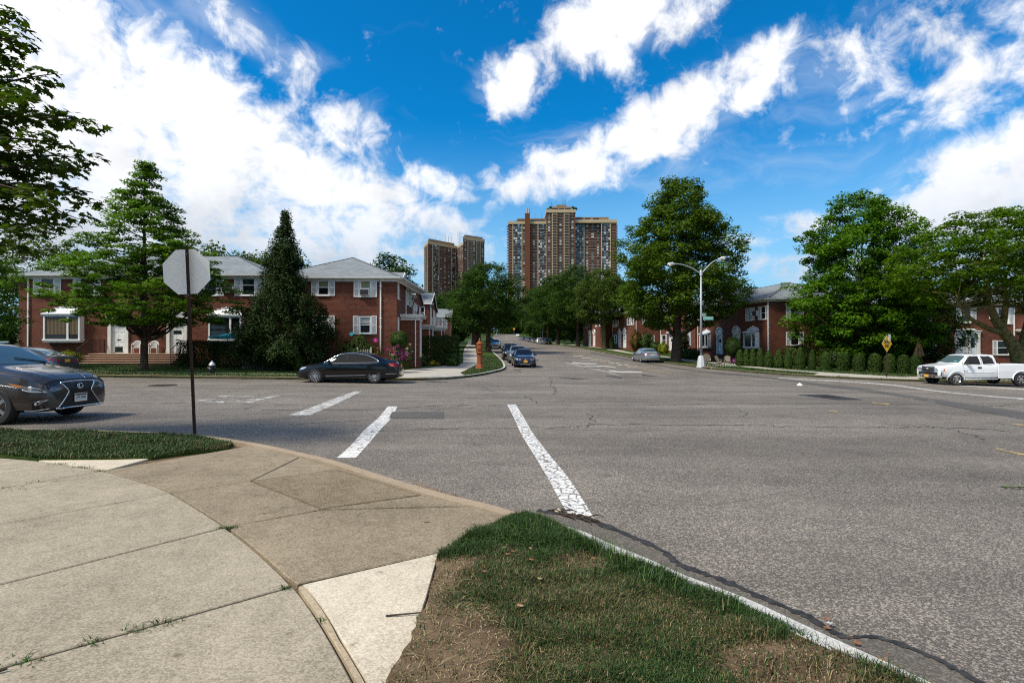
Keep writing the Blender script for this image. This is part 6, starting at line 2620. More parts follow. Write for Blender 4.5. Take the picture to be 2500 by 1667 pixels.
for sg in (-1, 1):
	sd_ = 'L' if sg > 0 else 'R'
	s.panel('headlight', 'lamp_smoke', c, [(2.40, .665), (2.30, .75), (2.05, .80), (1.72, .855), (1.80, .80), (2.12, .695)], sd_, .006, .05)
	s.panel('headlight', 'lamp_smoke', c, [(sg * .44, .70), (sg * .62, .775), (sg * .75, .80), (sg * .78, .70), (sg * .62, .665)], 'F', .007, .05)
	s.panel('turn_signal', 'lamp_amber', c, [(2.02, .765), (1.98, .81), (1.70, .862), (1.84, .80)], sd_, .010, .05)
	s.line('headlight_strip', 'lamp_clear', c, [(2.40, .66), (2.28, .675), (2.12, .69), (2.02, .72)], sd_, .012, .010)
	s.line('headlight_strip', 'lamp_clear', c, [(2.385, .672), (2.30, .735), (2.12, .775)], sd_, .008, .010, k=2)
	yq = s.side_y(2.18, .75) * sg
	MB().lathe([(.045, 0), (.05, sg * .012), (.03, sg * .022)], (2.16, yq - sg * .004, .745), 14, axis='Y').build('headlight_lens', 'lamp_clear', c, True)
	s.line('fog_trim', 'alloy', c, [(2.24, .46), (2.395, .50), (2.40, .495), (2.25, .39)], sd_, .007, .008, k=2)
	s.panel('fog_recess', 'mesh_black', c, [(2.22, .40), (2.22, .47), (2.385, .50)], sd_, .006, .05)
	MB().lathe([(.028, 0), (.030, sg * .012)], (2.25, s.side_y(2.25, .435) * sg, .435), 10, axis='Y').build('fog_lamp', 'lamp_clear', c)
	s.panel('bumper_vent', 'mesh_black', c, [(2.17, .30), (2.36, .32), (2.40, .36), (2.19, .44)], sd_, .006, .05)
	s.line('lower_trim', 'chrome', c, [(1.92, .275), (2.15, .285), (2.33, .305), (2.42, .325)], sd_, .011, .010, k=3)
	s.line('fender_crease', 'car_graphite', c, [(2.38, .66), (2.2, .69), (1.9, .76), (1.4, .83), (.9, .86)], sd_, .010, -.002, k=3)
s.line('hood_seam', 'car_trim', c, [(1.30, .80), (1.8, .775), (2.2, .62), (2.36, .44)], 'T', .005, .001)
s.line('hood_seam', 'car_trim', c, [(1.30, -.80), (1.8, -.775), (2.2, -.62), (2.36, -.44)], 'T', .005, .001)
for sg in (-1, 1):
	s.line('hood_crease', 'car_graphite', c, [(1.4, sg * .48), (1.8, sg * .44), (2.2, sg * .33), (2.36, sg * .26)], 'T', .012, -.003)
MB().bar((1.17, .55, s.top_z(1.17, .55) + .02), (1.02, -.10, s.top_z(1.02, .1) + .03), .018).build('wiper', 'car_trim', c)
MB().box((1.07, -.60, s.top_z(1.07, .60) + .012), (.09, .10, .004), rot=Matrix.Rotation(R(26), 3, 'Y')).build('inspection_sticker', 'sticker_teal', c)

# ---- white pickup
px0, py0 = 27.95, 32.9
tr = thing('pickup_truck', 'white extended cab pickup with a chrome bumper parked at the right kerb', 'pickup truck', (px0, py0, float(H(px0, py0)) + .01), math.pi)
s = Shape('pickup', (1, 1, 1), 72)
WRD = .385
FXW, RXW = 1.95, -1.80
s.body('body', 'car_white', [(FXW, .70)], WRD, tr, 1.20)
# cargo bed with open box, wheel openings and tailgate
bd = MB()
BX0, BX1, BT, BB = -2.98, -.50, 1.26, .45
n = 20
for sg in (-1, 1):
	yo, yi = sg * .985, sg * .90
	# side panel as a strip with an arched cut for the wheel
	cols = np.unique(np.r_[np.linspace(BX0, BX1, 16), np.linspace(RXW - .47, RXW + .47, 17)])
	rows = [[], [], [], [], []]
	for x in cols:
		d = abs(x - RXW)
		zb = BB if d >= .46 else WRD + math.sqrt(max(.46 ** 2 - d ** 2, 0))
		zb = max(zb, BB)
		rows[0].append((x, yi, zb))
		rows[1].append((x, yo * .985, zb))
		rows[2].append((x, yo, max(zb, .86)))
		rows[3].append((x, yo * .985, BT - .02))
		rows[4].append((x, yo * .965, BT))
	rows.append([(x, yi, BT) for x in cols])
	bd.grid(rows)
	bd.face([rows[k][0] for k in range(6)])
	bd.face([rows[k][-1] for k in range(6)])
	bd.grid([[(x, yi, BT) for x in cols], [(x, yi, .72) for x in cols]])
	bd.box((RXW, sg * .78, .80), (1.0, .26, .22))
bd.box((BX0 + .04, 0, (BT + .60) / 2), (.08, 1.90, BT - .60))
bd.box((BX1 + .02, 0, (BT + .55) / 2), (.05, 1.88, BT - .55))
bd.box(((BX0 + BX1) / 2, 0, .70), (BX1 - BX0, 1.80, .05))
bd.build('cargo_bed', 'car_white', tr, fix=True)
MB().box((BX0 - .06, 0, .58), (.16, 1.90, .20)).build('rear_bumper', 'chrome', tr, bevel=.02)
for sg in (-1, 1):
	sd_ = 'L' if sg > 0 else 'R'
	s.panel('side_window', 'glass_car', tr, [(1.52, 1.27), (1.14, 1.68), (1.0, 1.74), (.56, 1.75), (.52, 1.27)], sd_, .005, .1)
	s.panel('side_window', 'glass_car', tr, [(.36, 1.28), (.40, 1.745), (-.12, 1.73), (-.26, 1.62), (-.30, 1.30)], sd_, .005, .1)
	s.line('window_trim', 'car_trim', tr, [(1.58, 1.25), (1.15, 1.705), (1.0, 1.765), (.54, 1.775), (.5, 1.25)], sd_, .010, .003, True, 2)
	s.line('window_trim', 'car_trim', tr, [(.34, 1.26), (.39, 1.765), (-.13, 1.75), (-.28, 1.63), (-.32, 1.28)], sd_, .010, .003, True, 2)
	for pts in ([(1.55, 1.2), (1.52, .8), (1.50, .5)], [(.45, 1.8), (.44, 1.2), (.40, .48)]):
		s.line('door_seam', 'car_trim', tr, pts, sd_, .006, .001, k=2)
	s.line('side_moulding', 'car_white', tr, [(1.48, .80), (.5, .80), (-.44, .80)], sd_, .018, .004, k=2)
	MB().box((.62, sg * (s.side_y(.62, 1.08) + .012), 1.08), (.22, .04, .09)).build('door_handle', 'car_trim', tr, bevel=.01)
	MB().box((1.42, sg * (s.side_y(1.42, .86) + .006), .86), (.22, .012, .035)).build('badge', 'car_trim', tr)
	mr = MB()
	mr.box((1.36, sg * 1.12, 1.36), (.13, .22, .20))
	mr.box((1.36, sg * 1.0, 1.28), (.08, .14, .06))
	mr.build('mirror', 'car_trim', tr, bevel=.03)
	# flared arches
	for wx in (FXW, RXW):
		arc = []
		for t in np.linspace(-.1, math.pi + .1, 17):
			x, z = wx + math.cos(t) * .48, WRD + math.sin(t) * .48
			y = (s.side_y(min(x, 2.86), max(z, .5)) if wx == FXW else .985) + .010
			arc.append((x, sg * y, z))
		MB().tube(arc, .028, 6).build('fender_flare', 'car_white', tr, True)
	MB().tube([(1.45, sg * .98, .40), (-.40, sg * .98, .40)], .045, 8).build('running_board', 'chrome', tr, True)
	# stacked headlights
	for z0, z1 in ((1.0, 1.13), (.85, .96)):
		s.panel('headlight', 'lamp_clear', tr, [(sg * .52, z0), (sg * .80, z0), (sg * .80, z1 - .03), (sg * .52, z1)], 'F', .012, .1)
		s.panel('headlight', 'lamp_clear', tr, [(2.86, z0), (2.70, z0), (2.70, z1 - .03), (2.86, z1 - .02)], sd_, .010, .1)
	s.panel('turn_signal', 'lamp_amber', tr, [(2.69, .85), (2.62, .85), (2.62, 1.0), (2.69, 1.0)], sd_, .010, .1)
	MB().box((BX0 - .01, sg * .90, 1.02), (.04, .16, .40)).build('tail_light', 'lamp_red', tr)
	wheel(tr, FXW, sg * .87, WRD, 'truck', .25)
	wheel(tr, RXW, sg * .87, WRD, 'truck', .25)
s.panel('windshield', 'glass_car_sky_tint', tr, [(1.68, -.76), (1.76, 0), (1.68, .76), (1.20, .66), (1.17, 0), (1.20, -.66)], 'T', .006, .1)
s.panel('grille', 'mesh_black', tr, [(-.50, .84), (.50, .84), (.50, 1.10), (-.50, 1.10)], 'F', .010, .1)
s.line('grille_bar', 'chrome', tr, [(-.82, .985), (0, .985), (.82, .985)], 'F', .026, .016)
s.line('grille_frame', 'chrome', tr, [(-.50, 1.12), (.50, 1.12), (.52, .98), (.46, .85), (-.46, .85), (-.52, .98)], 'F', .020, .014, True, 3)
bt = MB()
bt.bar((s.x1 + .03, -.09, .985), (s.x1 + .03, .09, .985), .045, .03)
bt.bar((s.x1 + .034, 0, .945), (s.x1 + .034, 0, 1.025), .045, .03)
bt.build('emblem', 'cap_metal', tr)
bm_ = MB()
arc = [(2.98 - .16 * (abs(y) / .98) ** 2.5, y) for y in np.linspace(-.98, .98, 15)]
bm_.grid([[(x - .10, y, .72) for x, y in arc], [(x, y, .70) for x, y in arc], [(x + .01, y, .60) for x, y in arc], [(x, y, .46) for x, y in arc], [(x - .08, y, .44) for x, y in arc]])
bm_.build('front_bumper', 'chrome', tr, 50)
MB().grid([[(x - .12, y, .82) for x, y in arc], [(x + .005, y, .80) for x, y in arc], [(x + .005, y, .71) for x, y in arc]]).build('bumper_pad', 'car_trim', tr, 50)
for yy in (-.52, -.30, .30, .52):
	MB().box((2.985 - .16 * (abs(yy) / .98) ** 2.5, yy, .53), (.03, .13, .08)).build('tow_slot', 'mesh_black', tr)
plate(tr, Matrix.Translation((2.995, 0, .56)), 'plate_orange', '')
MB().box((.2, 0, .48), (4.9, 1.2, .16)).build('chassis', 'under', tr)
MB().bar((-.46, .55, 1.70), (-.95, .55, 1.28), .03).build('rack_bar', 'black_metal', tr)
MB().bar((-.46, -.55, 1.70), (-.95, -.55, 1.28), .03).build('rack_bar', 'black_metal', tr)
MB().box((1.60, .45, s.top_z(1.60, .45) + .012), (.10, .18, .004), rot=Matrix.Rotation(R(28), 3, 'Y')).build('inspection_sticker', 'sticker_teal', tr)
# ------------------------------------------------------------------ trees and plants
def hl(x, y):
	return float(HL(x, y))


def at_lawn(px, py):
	return G(px, py, 0, HL)


# --- maple whose limbs hang into the frame from the left
r = np.random.default_rng(5)
mb_ = (-11.2, 9.0, ZN)
mp_ = thing('maple_tree', 'dark leaved maple reaching in over the left frame edge above the grey SUV', 'tree', mb_)
MB().tube([(0, 0, -.3), (0, 0, .2), (.03, .02, 1.5), (.0, .05, 3.2), (-.1, .1, 5.5), (-.1, .0, 8.5)], [.42, .30, .26, .24, .17, .05], 12).build('trunk', 'bark', mp_, True)
ends = [(35, 10), (62, 45), (30, 75), (60, 95), (20, 120), (128, 160), (90, 178), (185, 275), (140, 240), (165, 268), (100, 225), (60, 190), (218, 398), (180, 345), (205, 372), (150, 330),
		(240, 478), (225, 452), (205, 436), (160, 500), (130, 470), (246, 508), (190, 520), (170, 556), (120, 540), (100, 575), (60, 612), (112, 596), (25, 590), (85, 450), (60, 395), (80, 300),
		(30, 250), (105, 420), (50, 500), (20, 440), (40, 350), (10, 300), (20, 545), (70, 545), (10, 200), (12, 50), (150, 392), (110, 365), (-60, 330), (-80, 500), (-40, 150), (-60, 80), (-50, 600)]
tw = MB()
cl, clr = [], []
ENDS = []
for i, (px, py) in enumerate(ends):
	if (i % 5 in (1, 3) and px > 30) or (py > 552 and px > 72) or (py > 460 and px > 150 and i % 2):
		continue
	y = 8.5 + .8 * math.sin(i * 2.4) + r.normal(0, .2)
	e = np.array(P(px, py, y)) - np.array(mb_)
	zs = max(2.6, e[2] * .55 + r.uniform(.4, 1.6))
	a = np.array([-.05, .05, zs])
	pth = []
	for t in np.linspace(0, 1, 9):
		p = a + (e - a) * t
		p[2] += (.55 * math.sin(math.pi * t) - .10 * t * t) * np.linalg.norm(e - a) * .22
		pth.append(p)
	tw.tube([tuple(p) for p in pth], [.055 * (1 - .88 * k / 8) for k in range(9)], 5)
	for t in np.linspace(.56, 1.0, 9):
		k = t * 8
		i0 = min(int(k), 7)
		p = pth[i0] + (pth[i0 + 1] - pth[i0]) * (k - i0)
		cl.append(p + r.normal(0, .06, 3) * (1.6, 1.6, .7))
		clr.append(.16 + .22 * (1 - abs(t - .78) * 1.6))
ex = profile_clumps(r, 70, [(0, 2.8), (.3, 4.0), (.6, 3.6), (1, .8)], 4.6, 10.2, .2, .3)
ex = ex[(ex[:, 0] * 1 + mb_[0] < (ex[:, 1] + mb_[1]) * -.95 - .5) & (ex[:, 1] > -1.6)]
cl = np.vstack([np.array(cl), ex])
clr = np.r_[np.array(clr), np.full(len(ex), .42)]
tw.build('branches', 'bark', mp_, True)
pos, nor = clumps_to_leaves(cl, clr, 19, r, .30, .22, 1.1)
leaf_cloud('crown', pos, nor, .145, 'leaf_maple', mp_, 'lobed', 5)

# --- pin oak in front of the stoop
x, y = -21.35, 31.7
make_tree('pin_oak', 'tiered pin oak with a slim dark trunk standing before the brick stoop', (x, y, hl(x, y)), 12.15,
          [(0, 2.8), (.06, 4.2), (.16, 4.6), (.30, 4.0), (.45, 3.1), (.60, 2.3), (.75, 1.5), (.9, .7), (1, .1)], 2.55, 900, .50, 80, .165, 'leaf_pin_oak', 21, None, .20, 11.6, .30, .27, .50, 46, inner=.25, up=1.1)
# --- cedar in front of the corner house
x, y = -13.9, 33.4
make_tree('cedar_tree', 'dark pointed cedar between the two brick houses', (x, y, hl(x, y)), 9.7,
          [(0, 2.1), (.08, 2.8), (.2, 2.8), (.35, 2.2), (.5, 1.55), (.66, .95), (.8, .55), (.92, .2), (1, .02)], .4, 900, .34, 92, .12, 'leaf_cedar', 22, None, .16, 9.2, 1.3, .22, .0, 8, inner=.3, up=.5)
# --- big oak by the street lamp
x, y = 16.8, 56.0
make_tree('oak_tree', 'biggest dark green oak, its crown towering over the twin street lamp', (x, y, hl(x, y)), 18.7,
          [(0, 3.4), (.08, 5.3), (.25, 6.4), (.42, 6.2), (.58, 5.3), (.74, 3.9), (.86, 2.7), (.95, 1.6), (1, .9)], 3.6, 1040, .78, 95, .25, 'leaf_oak', 23, None, .52, 15.0, .62, .20, .24, 26, lean=(.035, 0),
          top_pts=[(-.9, 0, 18.0), (-1.0, .2, 18.6), (-.8, -.1, 17.2), (2.4, 0, 17.8), (2.2, .2, 18.4), (2.5, -.3, 17.0), (-2.6, .3, 16.2), (4.2, 0, 14.8)])
# --- sweetgum behind the clipped shrubs
x, y = 31.0, 48.3
make_tree('sweetgum_tree', 'bright green sweetgum with foliage down to the clipped shrubs behind the dead end sign', (x, y, hl(x, y)), 15.3,
          [(0, 3.6), (.08, 4.9), (.22, 5.6), (.38, 5.3), (.55, 5.1), (.70, 4.6), (.82, 3.8), (.92, 2.6), (1, 1.4)], 1.3, 860, .74, 95, .24, 'leaf_gum', 24, None, .34, 11.5, .6, .24, .26, 22, squash=(1, .8),
          top_pts=[(-2.5, 0, 14.6), (-2.3, .4, 14.0), (-2.9, -.2, 13.3), (1.3, 0, 15.1), (2.0, .3, 14.8), (.6, 0, 14.5)])
x, y = 37.0, 50.0
make_tree('shade_tree', 'low dark tree filling the shade between the sweetgum and the spreading tree', (x, y, hl(x, y)), 7.8,
          [(0, 2.0), (.2, 3.4), (.6, 3.3), (1, .8)], .8, 300, .7, 80, .22, 'leaf_street', 25, None, .2, 6.5, .7)
# --- spreading tree with pale forked limbs behind the pickup
x, y = 35.6, 38.6
bz = hl(x, y)
tr2 = thing('spreading_tree', 'spreading tree with thick pale forked limbs behind the white pickup', 'tree', (x, y, bz))


def lp(px, py, dy=0):
	p = P(px, py, y + dy)
	return (p[0] - x, p[1] - y, p[2] - bz)


LIMBS = [([lp(2490, 930), lp(2489, 900), lp(2482, 862), lp(2462, 826), lp(2440, 800)], [.62, .50, .42, .36, .30]),
         ([lp(2440, 800), lp(2426, 768), lp(2414, 742), lp(2398, 712, .3), lp(2372, 690, .6), lp(2346, 674, 1.0)], [.30, .25, .20, .16, .11, .05]),
         ([lp(2448, 812), lp(2424, 806, -.4), lp(2394, 792, -.9), lp(2368, 776, -1.3), lp(2348, 752, -1.6), lp(2330, 722, -1.9)], [.22, .19, .16, .13, .09, .04]),
         ([lp(2486, 878), lp(2497, 846), lp(2506, 810, .4), lp(2520, 760, .8), lp(2560, 690, 1.2)], [.40, .36, .30, .22, .08]),
         ([lp(2446, 806), lp(2452, 770, .5), lp(2456, 735, .9), lp(2452, 690, 1.2), lp(2470, 640, 1.2)], [.26, .21, .17, .12, .05]),
         ([lp(2414, 742), lp(2412, 700, -.5), lp(2420, 660, -.9), lp(2400, 610, -1.2)], [.17, .14, .10, .04])]
for k, (pth, rad) in enumerate(LIMBS):
	c_ = catmull(pth, 4)
	rr = list(np.interp(np.linspace(0, 1, len(c_)), np.linspace(0, 1, len(rad)), rad))
	MB().tube(c_, rr, 9).build('trunk' if k == 0 else 'limb', 'bark_pale', tr2, True)
r = np.random.default_rng(26)
cc = profile_clumps(r, 640, [(0, 5.2), (.2, 6.7), (.45, 7.0), (.7, 5.6), (.88, 3.6), (1, 1.6)], 5.4, 11.9, .14, .2, .24)
cc[:, 0] -= 1.4
extra = np.array([lp(px, py, d) for px, py, d in ((2250, 700, 0), (2262, 730, -1), (2285, 745, -1), (2310, 715, -1), (2340, 700, 0), (2300, 690, 1), (2270, 670, 1), (2480, 740, -1), (2520, 720, -1), (2500, 760, 0), (2260, 760, 1), (2300, 770, 2))])
cc = np.vstack([cc, extra])
b = MB()
for i in r.choice(len(cc), 60, replace=False):
	st_ = LIMBS[1 + i % 5][0][-2]
	b.tube(limb_path(r, st_, cc[i], .1), [.06, .05, .04, .03, .024, .018, .012], 5)
b.build('branches', 'bark_pale', tr2, True)
pos, nor = clumps_to_leaves(cc, .72 * r.uniform(.65, 1.35, len(cc)), 88, r, .36, .15, 1.2)
leaf_cloud('crown', pos, nor, .22, 'leaf_plane', tr2, 'kite', 26)

# --- street trees
PROF = [(0, 2.6), (.15, 4.4), (.4, 5.5), (.62, 5.2), (.82, 3.7), (1, 1.2)]
ST = [(-3.3, 76, 12.2, 5.6, 2.9, 420, .95, 80, .25, 'leaf_street', 'nearest dark street tree on the left kerb behind the rust red alarm post'),
      (-5.6, 92, 12.5, 5.0, 2.6, 260, 1.0, 75, .30, 'leaf_street', 'second dark street tree up the left kerb'),
      (15.3, 91, 13.2, 5.2, 4.3, 380, .85, 75, .27, 'leaf_street_pale', 'thin crowned pale barked street tree before the far right row houses'),
      (12.9, 107, 15.6, 6.0, 4.0, 400, 1.05, 75, .31, 'leaf_street', 'second street tree up the right kerb, rounder and darker than the first'),
      (11.0, 131, 16.6, 6.4, 3.8, 360, 1.15, 70, .36, 'leaf_street', 'third street tree up the right kerb above the parked cars'),
      (10.4, 158, 17.0, 6.8, 3.8, 300, 1.3, 60, .45, 'leaf_street', 'fourth street tree up the right kerb'),
      (9.3, 196, 19.0, 7.4, 4.0, 300, 1.5, 55, .55, 'leaf_street', 'tall street tree at the top of the right kerb row'),
      (-8.2, 116, 12.5, 5.4, 3.2, 240, 1.1, 60, .36, 'leaf_street', 'third street tree up the left kerb'),
      (-9.8, 150, 14.5, 6.2, 3.2, 240, 1.3, 55, .45, 'leaf_street', 'fourth street tree up the left kerb'),
      (-13.0, 205, 19.0, 7.6, 4.0, 260, 1.6, 50, .60, 'leaf_street', 'tall street tree at the top of the left kerb row')]
for i, (x, y, h, rad, z0, n, cr, per, lf, lm, lb) in enumerate(ST):
	k = rad / 5.5
	make_tree('street_tree', lb, (x, y, hl(x, y) if y < 340 else float(H(x, y))), h, [(a, b_ * k) for a, b_ in PROF], z0, n, cr, per, lf, lm, 40 + i, 'street trees up the hill', .28 + .012 * h, h * .7, .62, .2, .22, 16,
              'bark_pale' if 'pale' in lm else 'bark')
for i, (x, y, h, lb) in enumerate(((12, -15, 8, 'to the right'), (2, -22, 9, 'straight on'), (-8, -24, 8.5, 'to the left'), (24, -9, 8, 'far right'), (-24, -14, 8, 'far left'))):  # unseen trees added for dark car reflections and less light from behind
	make_tree('street_tree', 'tree behind the viewer, ' + lb, (x, y, 0), h, [(a, b_ * .9) for a, b_ in PROF], 1.5, 150, 1.0, 40, .4, 'leaf_street', 140 + i, 'trees behind the near corner', .3, h * .7, .62, .2, .2, 6)
# --- yard trees behind the houses and on the hill
YT = [(-13.2, 58, 10.5, 2.6, 5, 'small dark tree top showing above the corner house roof'),
      (-21.5, 108, 12.0, 5.5, 2, 'dark yard tree left of the smaller tower'),
      (-15.5, 96, 9.5, 4.6, 2, 'dark yard tree filling the gap behind the left row houses'),
      (-29.5, 56, 11.0, 5.0, 3, 'yard tree top behind the ridge of the left house'),
      (-36, 58, 11.4, 5.2, 3, 'yard tree behind the middle of the left house'),
      (-24.5, 57, 10.8, 4.2, 3, 'yard tree behind the gap beside the cedar'),
      (-44, 50, 11.6, 5.5, 2, 'tall yard tree behind the left end of the left house'),
      (-50, 45, 10.5, 5.5, 1, 'yard tree farthest left behind the houses'),
      (22, 118, 14, 6, 3, 'yard tree rising behind the right row houses'),
      (31, 76, 10.2, 5, 3, 'yard tree behind the grey roof of the right corner house'),
      (44, 66, 11.5, 6, 3, 'yard tree behind the shaded right house'),
      (24, 150, 16, 7, 3, 'tall yard tree high on the right side of the hill'),
      (-24, 150, 14, 7, 2, 'tall yard tree high on the left side of the hill'),
      (-30, 190, 16, 8, 2, 'tall yard tree far up the left side of the hill'),
      (17.5, 131, 9, 4.6, .8, 'low yard tree behind the dark SUV heading the parked line'), (17.5, 158, 11, 6, .8, 'low yard tree behind the middle of the parked line'),
      (14.5, 192, 13, 6.5, .8, 'low yard tree behind the upper end of the parked line'), (12, 240, 15, 7, .8, 'low yard tree by the bend on the right'), (-15, 132, 10, 5, .8, 'low yard tree left of the upper pavement'), (-18, 172, 12, 6, .8, 'low yard tree left of the pavement near the crest')]
for i, (x, y, h, rad, z0, lb) in enumerate(YT):
	k = rad / 5.5
	make_tree('yard_tree', lb, (x, y, hl(x, y)), h, [(a, b_ * k) for a, b_ in PROF], z0, int(120 + rad * 26), .9 + y * .004, 56, .24 + y * .0016, ['leaf_street', 'leaf_street_pale'][i in (3, 4, 5, 6)], 70 + i, 'yard trees behind the houses', .3, h * .7, .62, .2, .2, 8)
x, y = -31.3, 30.6
make_tree('yard_tree', 'bright green tree at the left frame edge beside the left house', (x, y, hl(x, y)), 7.6, [(0, 1.6), (.2, 3.0), (.5, 3.3), (.8, 2.3), (1, .6)], .8, 300, .55, 80, .17, 'leaf_pin_oak', 95, None, .2, 6.5, .45, .2, .3, 20)
# wood over the crest of the hill: one mass
r = np.random.default_rng(99)
cc = []
for k in range(46):
	a = r.uniform(-75, 70)
	yy = 378 + r.uniform(-8, 45) + abs(a) * -.35
	h = r.uniform(22, 29)
	c1 = profile_clumps(r, 42, [(0, 4), (.3, 7), (.6, 6.5), (1, 2)], -.5, h, .2, .3)
	c1 += np.array([a, yy, 8.6])
	cc.append(c1)
for k in range(16):
	a = r.uniform(-70, 75)
	if -18 < a < 15:
		continue
	yy = r.uniform(240, 330)
	c1 = profile_clumps(r, 42, [(0, 4), (.3, 7), (.6, 6.5), (1, 2)], 1.5, r.uniform(15, 20), .2, .3)
	c1 += np.array([a, yy, float(H(a, yy))])
	cc.append(c1)
for k in range(14):
	c1 = profile_clumps(r, 30, [(0, 4), (.5, 5), (1, 2)], -1.5, 13, .2, .3)
	cc.append(c1 + np.array([-9 + k * 1.9, 366 + r.uniform(-4, 6), 9.0]))
cc = np.vstack(cc)
pos, nor = clumps_to_leaves(cc, np.full(len(cc), 2.3), 26, r, .7)
wd = leaf_cloud('distant_trees', pos, nor, 1.25, 'leaf_street', None, 'kite', 99)
tag(wd, 'dark wood closing the view beyond the crest of the street', 'wood')

# --- clipped shrubs along the driveway
AR = [(1806, 896, 853, 24), (1822, 897, 851, 20), (1838, 898, 849, 20), (1856, 899, 848, 22), (1876, 901, 855, 26), (1901, 902, 852, 26), (1924, 903, 855, 22), (1954, 905, 846, 26), (1983, 906, 853, 20), (2016, 908, 859, 34),
      (2059, 909, 860, 33), (2097, 911, 862, 31), (2136, 912, 862, 34), (2172, 913, 863, 30), (2207, 914, 865, 33), (2236, 915, 866, 31)]
ALB = ['pointed clipped arborvitae first in the row, nearest the street lamp', 'narrow pointed arborvitae second from the lamp end of the row', 'narrow pointed arborvitae third from the lamp end of the row',
       'pointed arborvitae below the white bay window', 'fuller pointed arborvitae under the corner downspout', 'pointed arborvitae below the corner of the right brick house',
       'small arborvitae with browned lower leaves', 'tallest pointed arborvitae in the row', 'narrowest arborvitae next to the rounded ones', 'wide round topped arborvitae first of the rounded ones',
       'round topped arborvitae second of the rounded ones', 'round topped arborvitae third of the rounded ones', 'round topped arborvitae just before the dead end sign post', 'round topped arborvitae behind the dead end sign post',
       'round topped arborvitae between the dead end sign and the tan umbrella', 'round topped arborvitae last in the row, nearest the pickup']
for i, (px, pb, pt, pw) in enumerate(AR):
	yy = 47.5 - (px - 1806) / 430 * 6.0
	xx = (px - CX) / F * yy
	zz = hl(xx, yy)
	h = CZ + (HY - pt) / F * yy - zz
	w = pw / F * yy * .95
	blob_plant('arborvitae', ALB[i], (xx, yy, zz), (w, w, h), 2600, .085, 'leaf_arborvitae', 200 + i, 'cone' if i < 9 else 'capsule', 'clipped arborvitae along the driveway', noise=.07)
# --- hedges
zz = hl(-19, 34.6)
blob_plant('hedge', 'dark boxy hedge beside the right end of the stoop', (-19.95, 34.8, zz), (2.05, 1.3, 1.62), 6500, .085, 'leaf_hedge', 230, 'box', None, 'hedge')
blob_plant('hedge', 'dark boxy hedge between the stoop hedge and the cedar', (-17.75, 34.7, zz), (2.1, 1.2, 1.58), 6000, .085, 'leaf_hedge', 231, 'box', None, 'hedge')
blob_plant('hedge', 'tall square clipped hedge behind the flower bed beside the left pavement', (-6.15, 45.8, hl(-6, 45.8)), (3.3, 2.6, 2.15), 13000, .085, 'leaf_hedge', 232, 'box', None, 'hedge')


def shrub(name, label, px0, px1, pt, pb, Y, n, leaf, m, seed, shape='round', flowers=None, cat='shrub', noise=.12, ground=True, depth=None):
	k = Y / F
	w = (px1 - px0) * k
	xx = ((px0 + px1) / 2 - CX) * k
	zt, zb = CZ + (HY - pt) * k, CZ + (HY - pb) * k
	g = hl(xx, Y)
	if ground:
		zb = g
	o = blob_plant(name, label, (xx, Y, zb), (w, depth or w, zt - zb), n, leaf, m, seed, shape, None, cat, noise=noise, flowers=flowers)
	if not ground:
		MB().tube([(0, 0, g - zb - .1), (.03, 0, (g - zb) * .5), (0, .02, .3)], [.06, .05, .04], 6).build('trunk', 'bark', o, True)
	return o


shrub('round_shrub', 'round clipped shrub on a stem at the corner of the brick house', 951, 999, 807, 851, 34.8, 3600, .085, 'leaf_shrub', 301, ground=False, noise=.04)
shrub('shrub', 'wide loose dark shrub under the lower right window of the corner house', 816, 928, 817, 872, 34.6, 4500, .12, 'leaf_shrub', 302, 'mound', depth=1.5)
shrub('flowering_shrub', 'magenta flowering bush beside the tail of the black sedan', 944, 993, 848, 900, 32.6, 2400, .09, 'leaf_shrub', 303, 'round', [('petal_magenta', 90, .10, .45), ('petal_yellow', 12, .07, .2)], 'flowers')
shrub('flowering_shrub', 'red flowering plant just behind the black sedan roof', 914, 936, 852, 890, 32.9, 900, .08, 'leaf_shrub', 304, 'round', [('petal_red', 18, .09, .5)], 'flowers')
shrub('flowering_shrub', 'pink flowering plant before the dark gap under the corner house', 800, 826, 862, 888, 33.2, 700, .08, 'leaf_shrub', 305, 'round', [('petal_magenta', 14, .07, .5)], 'flowers')
shrub('flowering_shrub', 'pale pink flowers beside the round clipped shrub', 990, 1008, 838, 880, 36.2, 700, .08, 'leaf_shrub', 306, 'round', [('petal_white', 16, .08, .5)], 'flowers')
shrub('shrub', 'half round clipped shrub left of the dark gap under the corner house', 724, 753, 838, 892, 33.6, 2200, .08, 'leaf_hedge', 307, 'capsule', noise=.04)
shrub('shrub', 'low leafy plant in front of the cedar', 676, 716, 866, 896, 32.6, 1200, .10, 'leaf_shrub', 308, 'mound')
shrub('shrub', 'low leafy plant at the nose of the black sedan', 716, 746, 862, 896, 32.4, 1200, .10, 'leaf_shrub', 309, 'mound')
shrub('shrub', 'dark low plant between the sedan and the half round shrub', 752, 800, 866, 893, 33.0, 1400, .09, 'leaf_hedge', 310, 'mound')
shrub('shrub', 'yellow green bush at the left end of the stoop', 143, 196, 858, 888, 36.4, 1800, .10, 'leaf_lime', 311, 'round')
shrub('shrub', 'light green leafy plant at the left of the hedge flower bed', 1006, 1046, 866, 893, 41.6, 1500, .15, 'leaf_shrub', 312, 'mound', [('petal_yellow', 7, .10, .1)])
shrub('shrub', 'light green leafy plant at the right of the hedge flower bed', 1082, 1124, 865, 897, 41.0, 1500, .15, 'leaf_shrub', 313, 'mound', [('petal_yellow', 6, .10, .1)])
shrub('flower_clump', 'yellow flower clump in front of the square hedge', 1048, 1071, 882, 894, 41.3, 350, .07, 'leaf_shrub', 314, 'mound', [('petal_yellow', 40, .085, .3)], 'flowers')
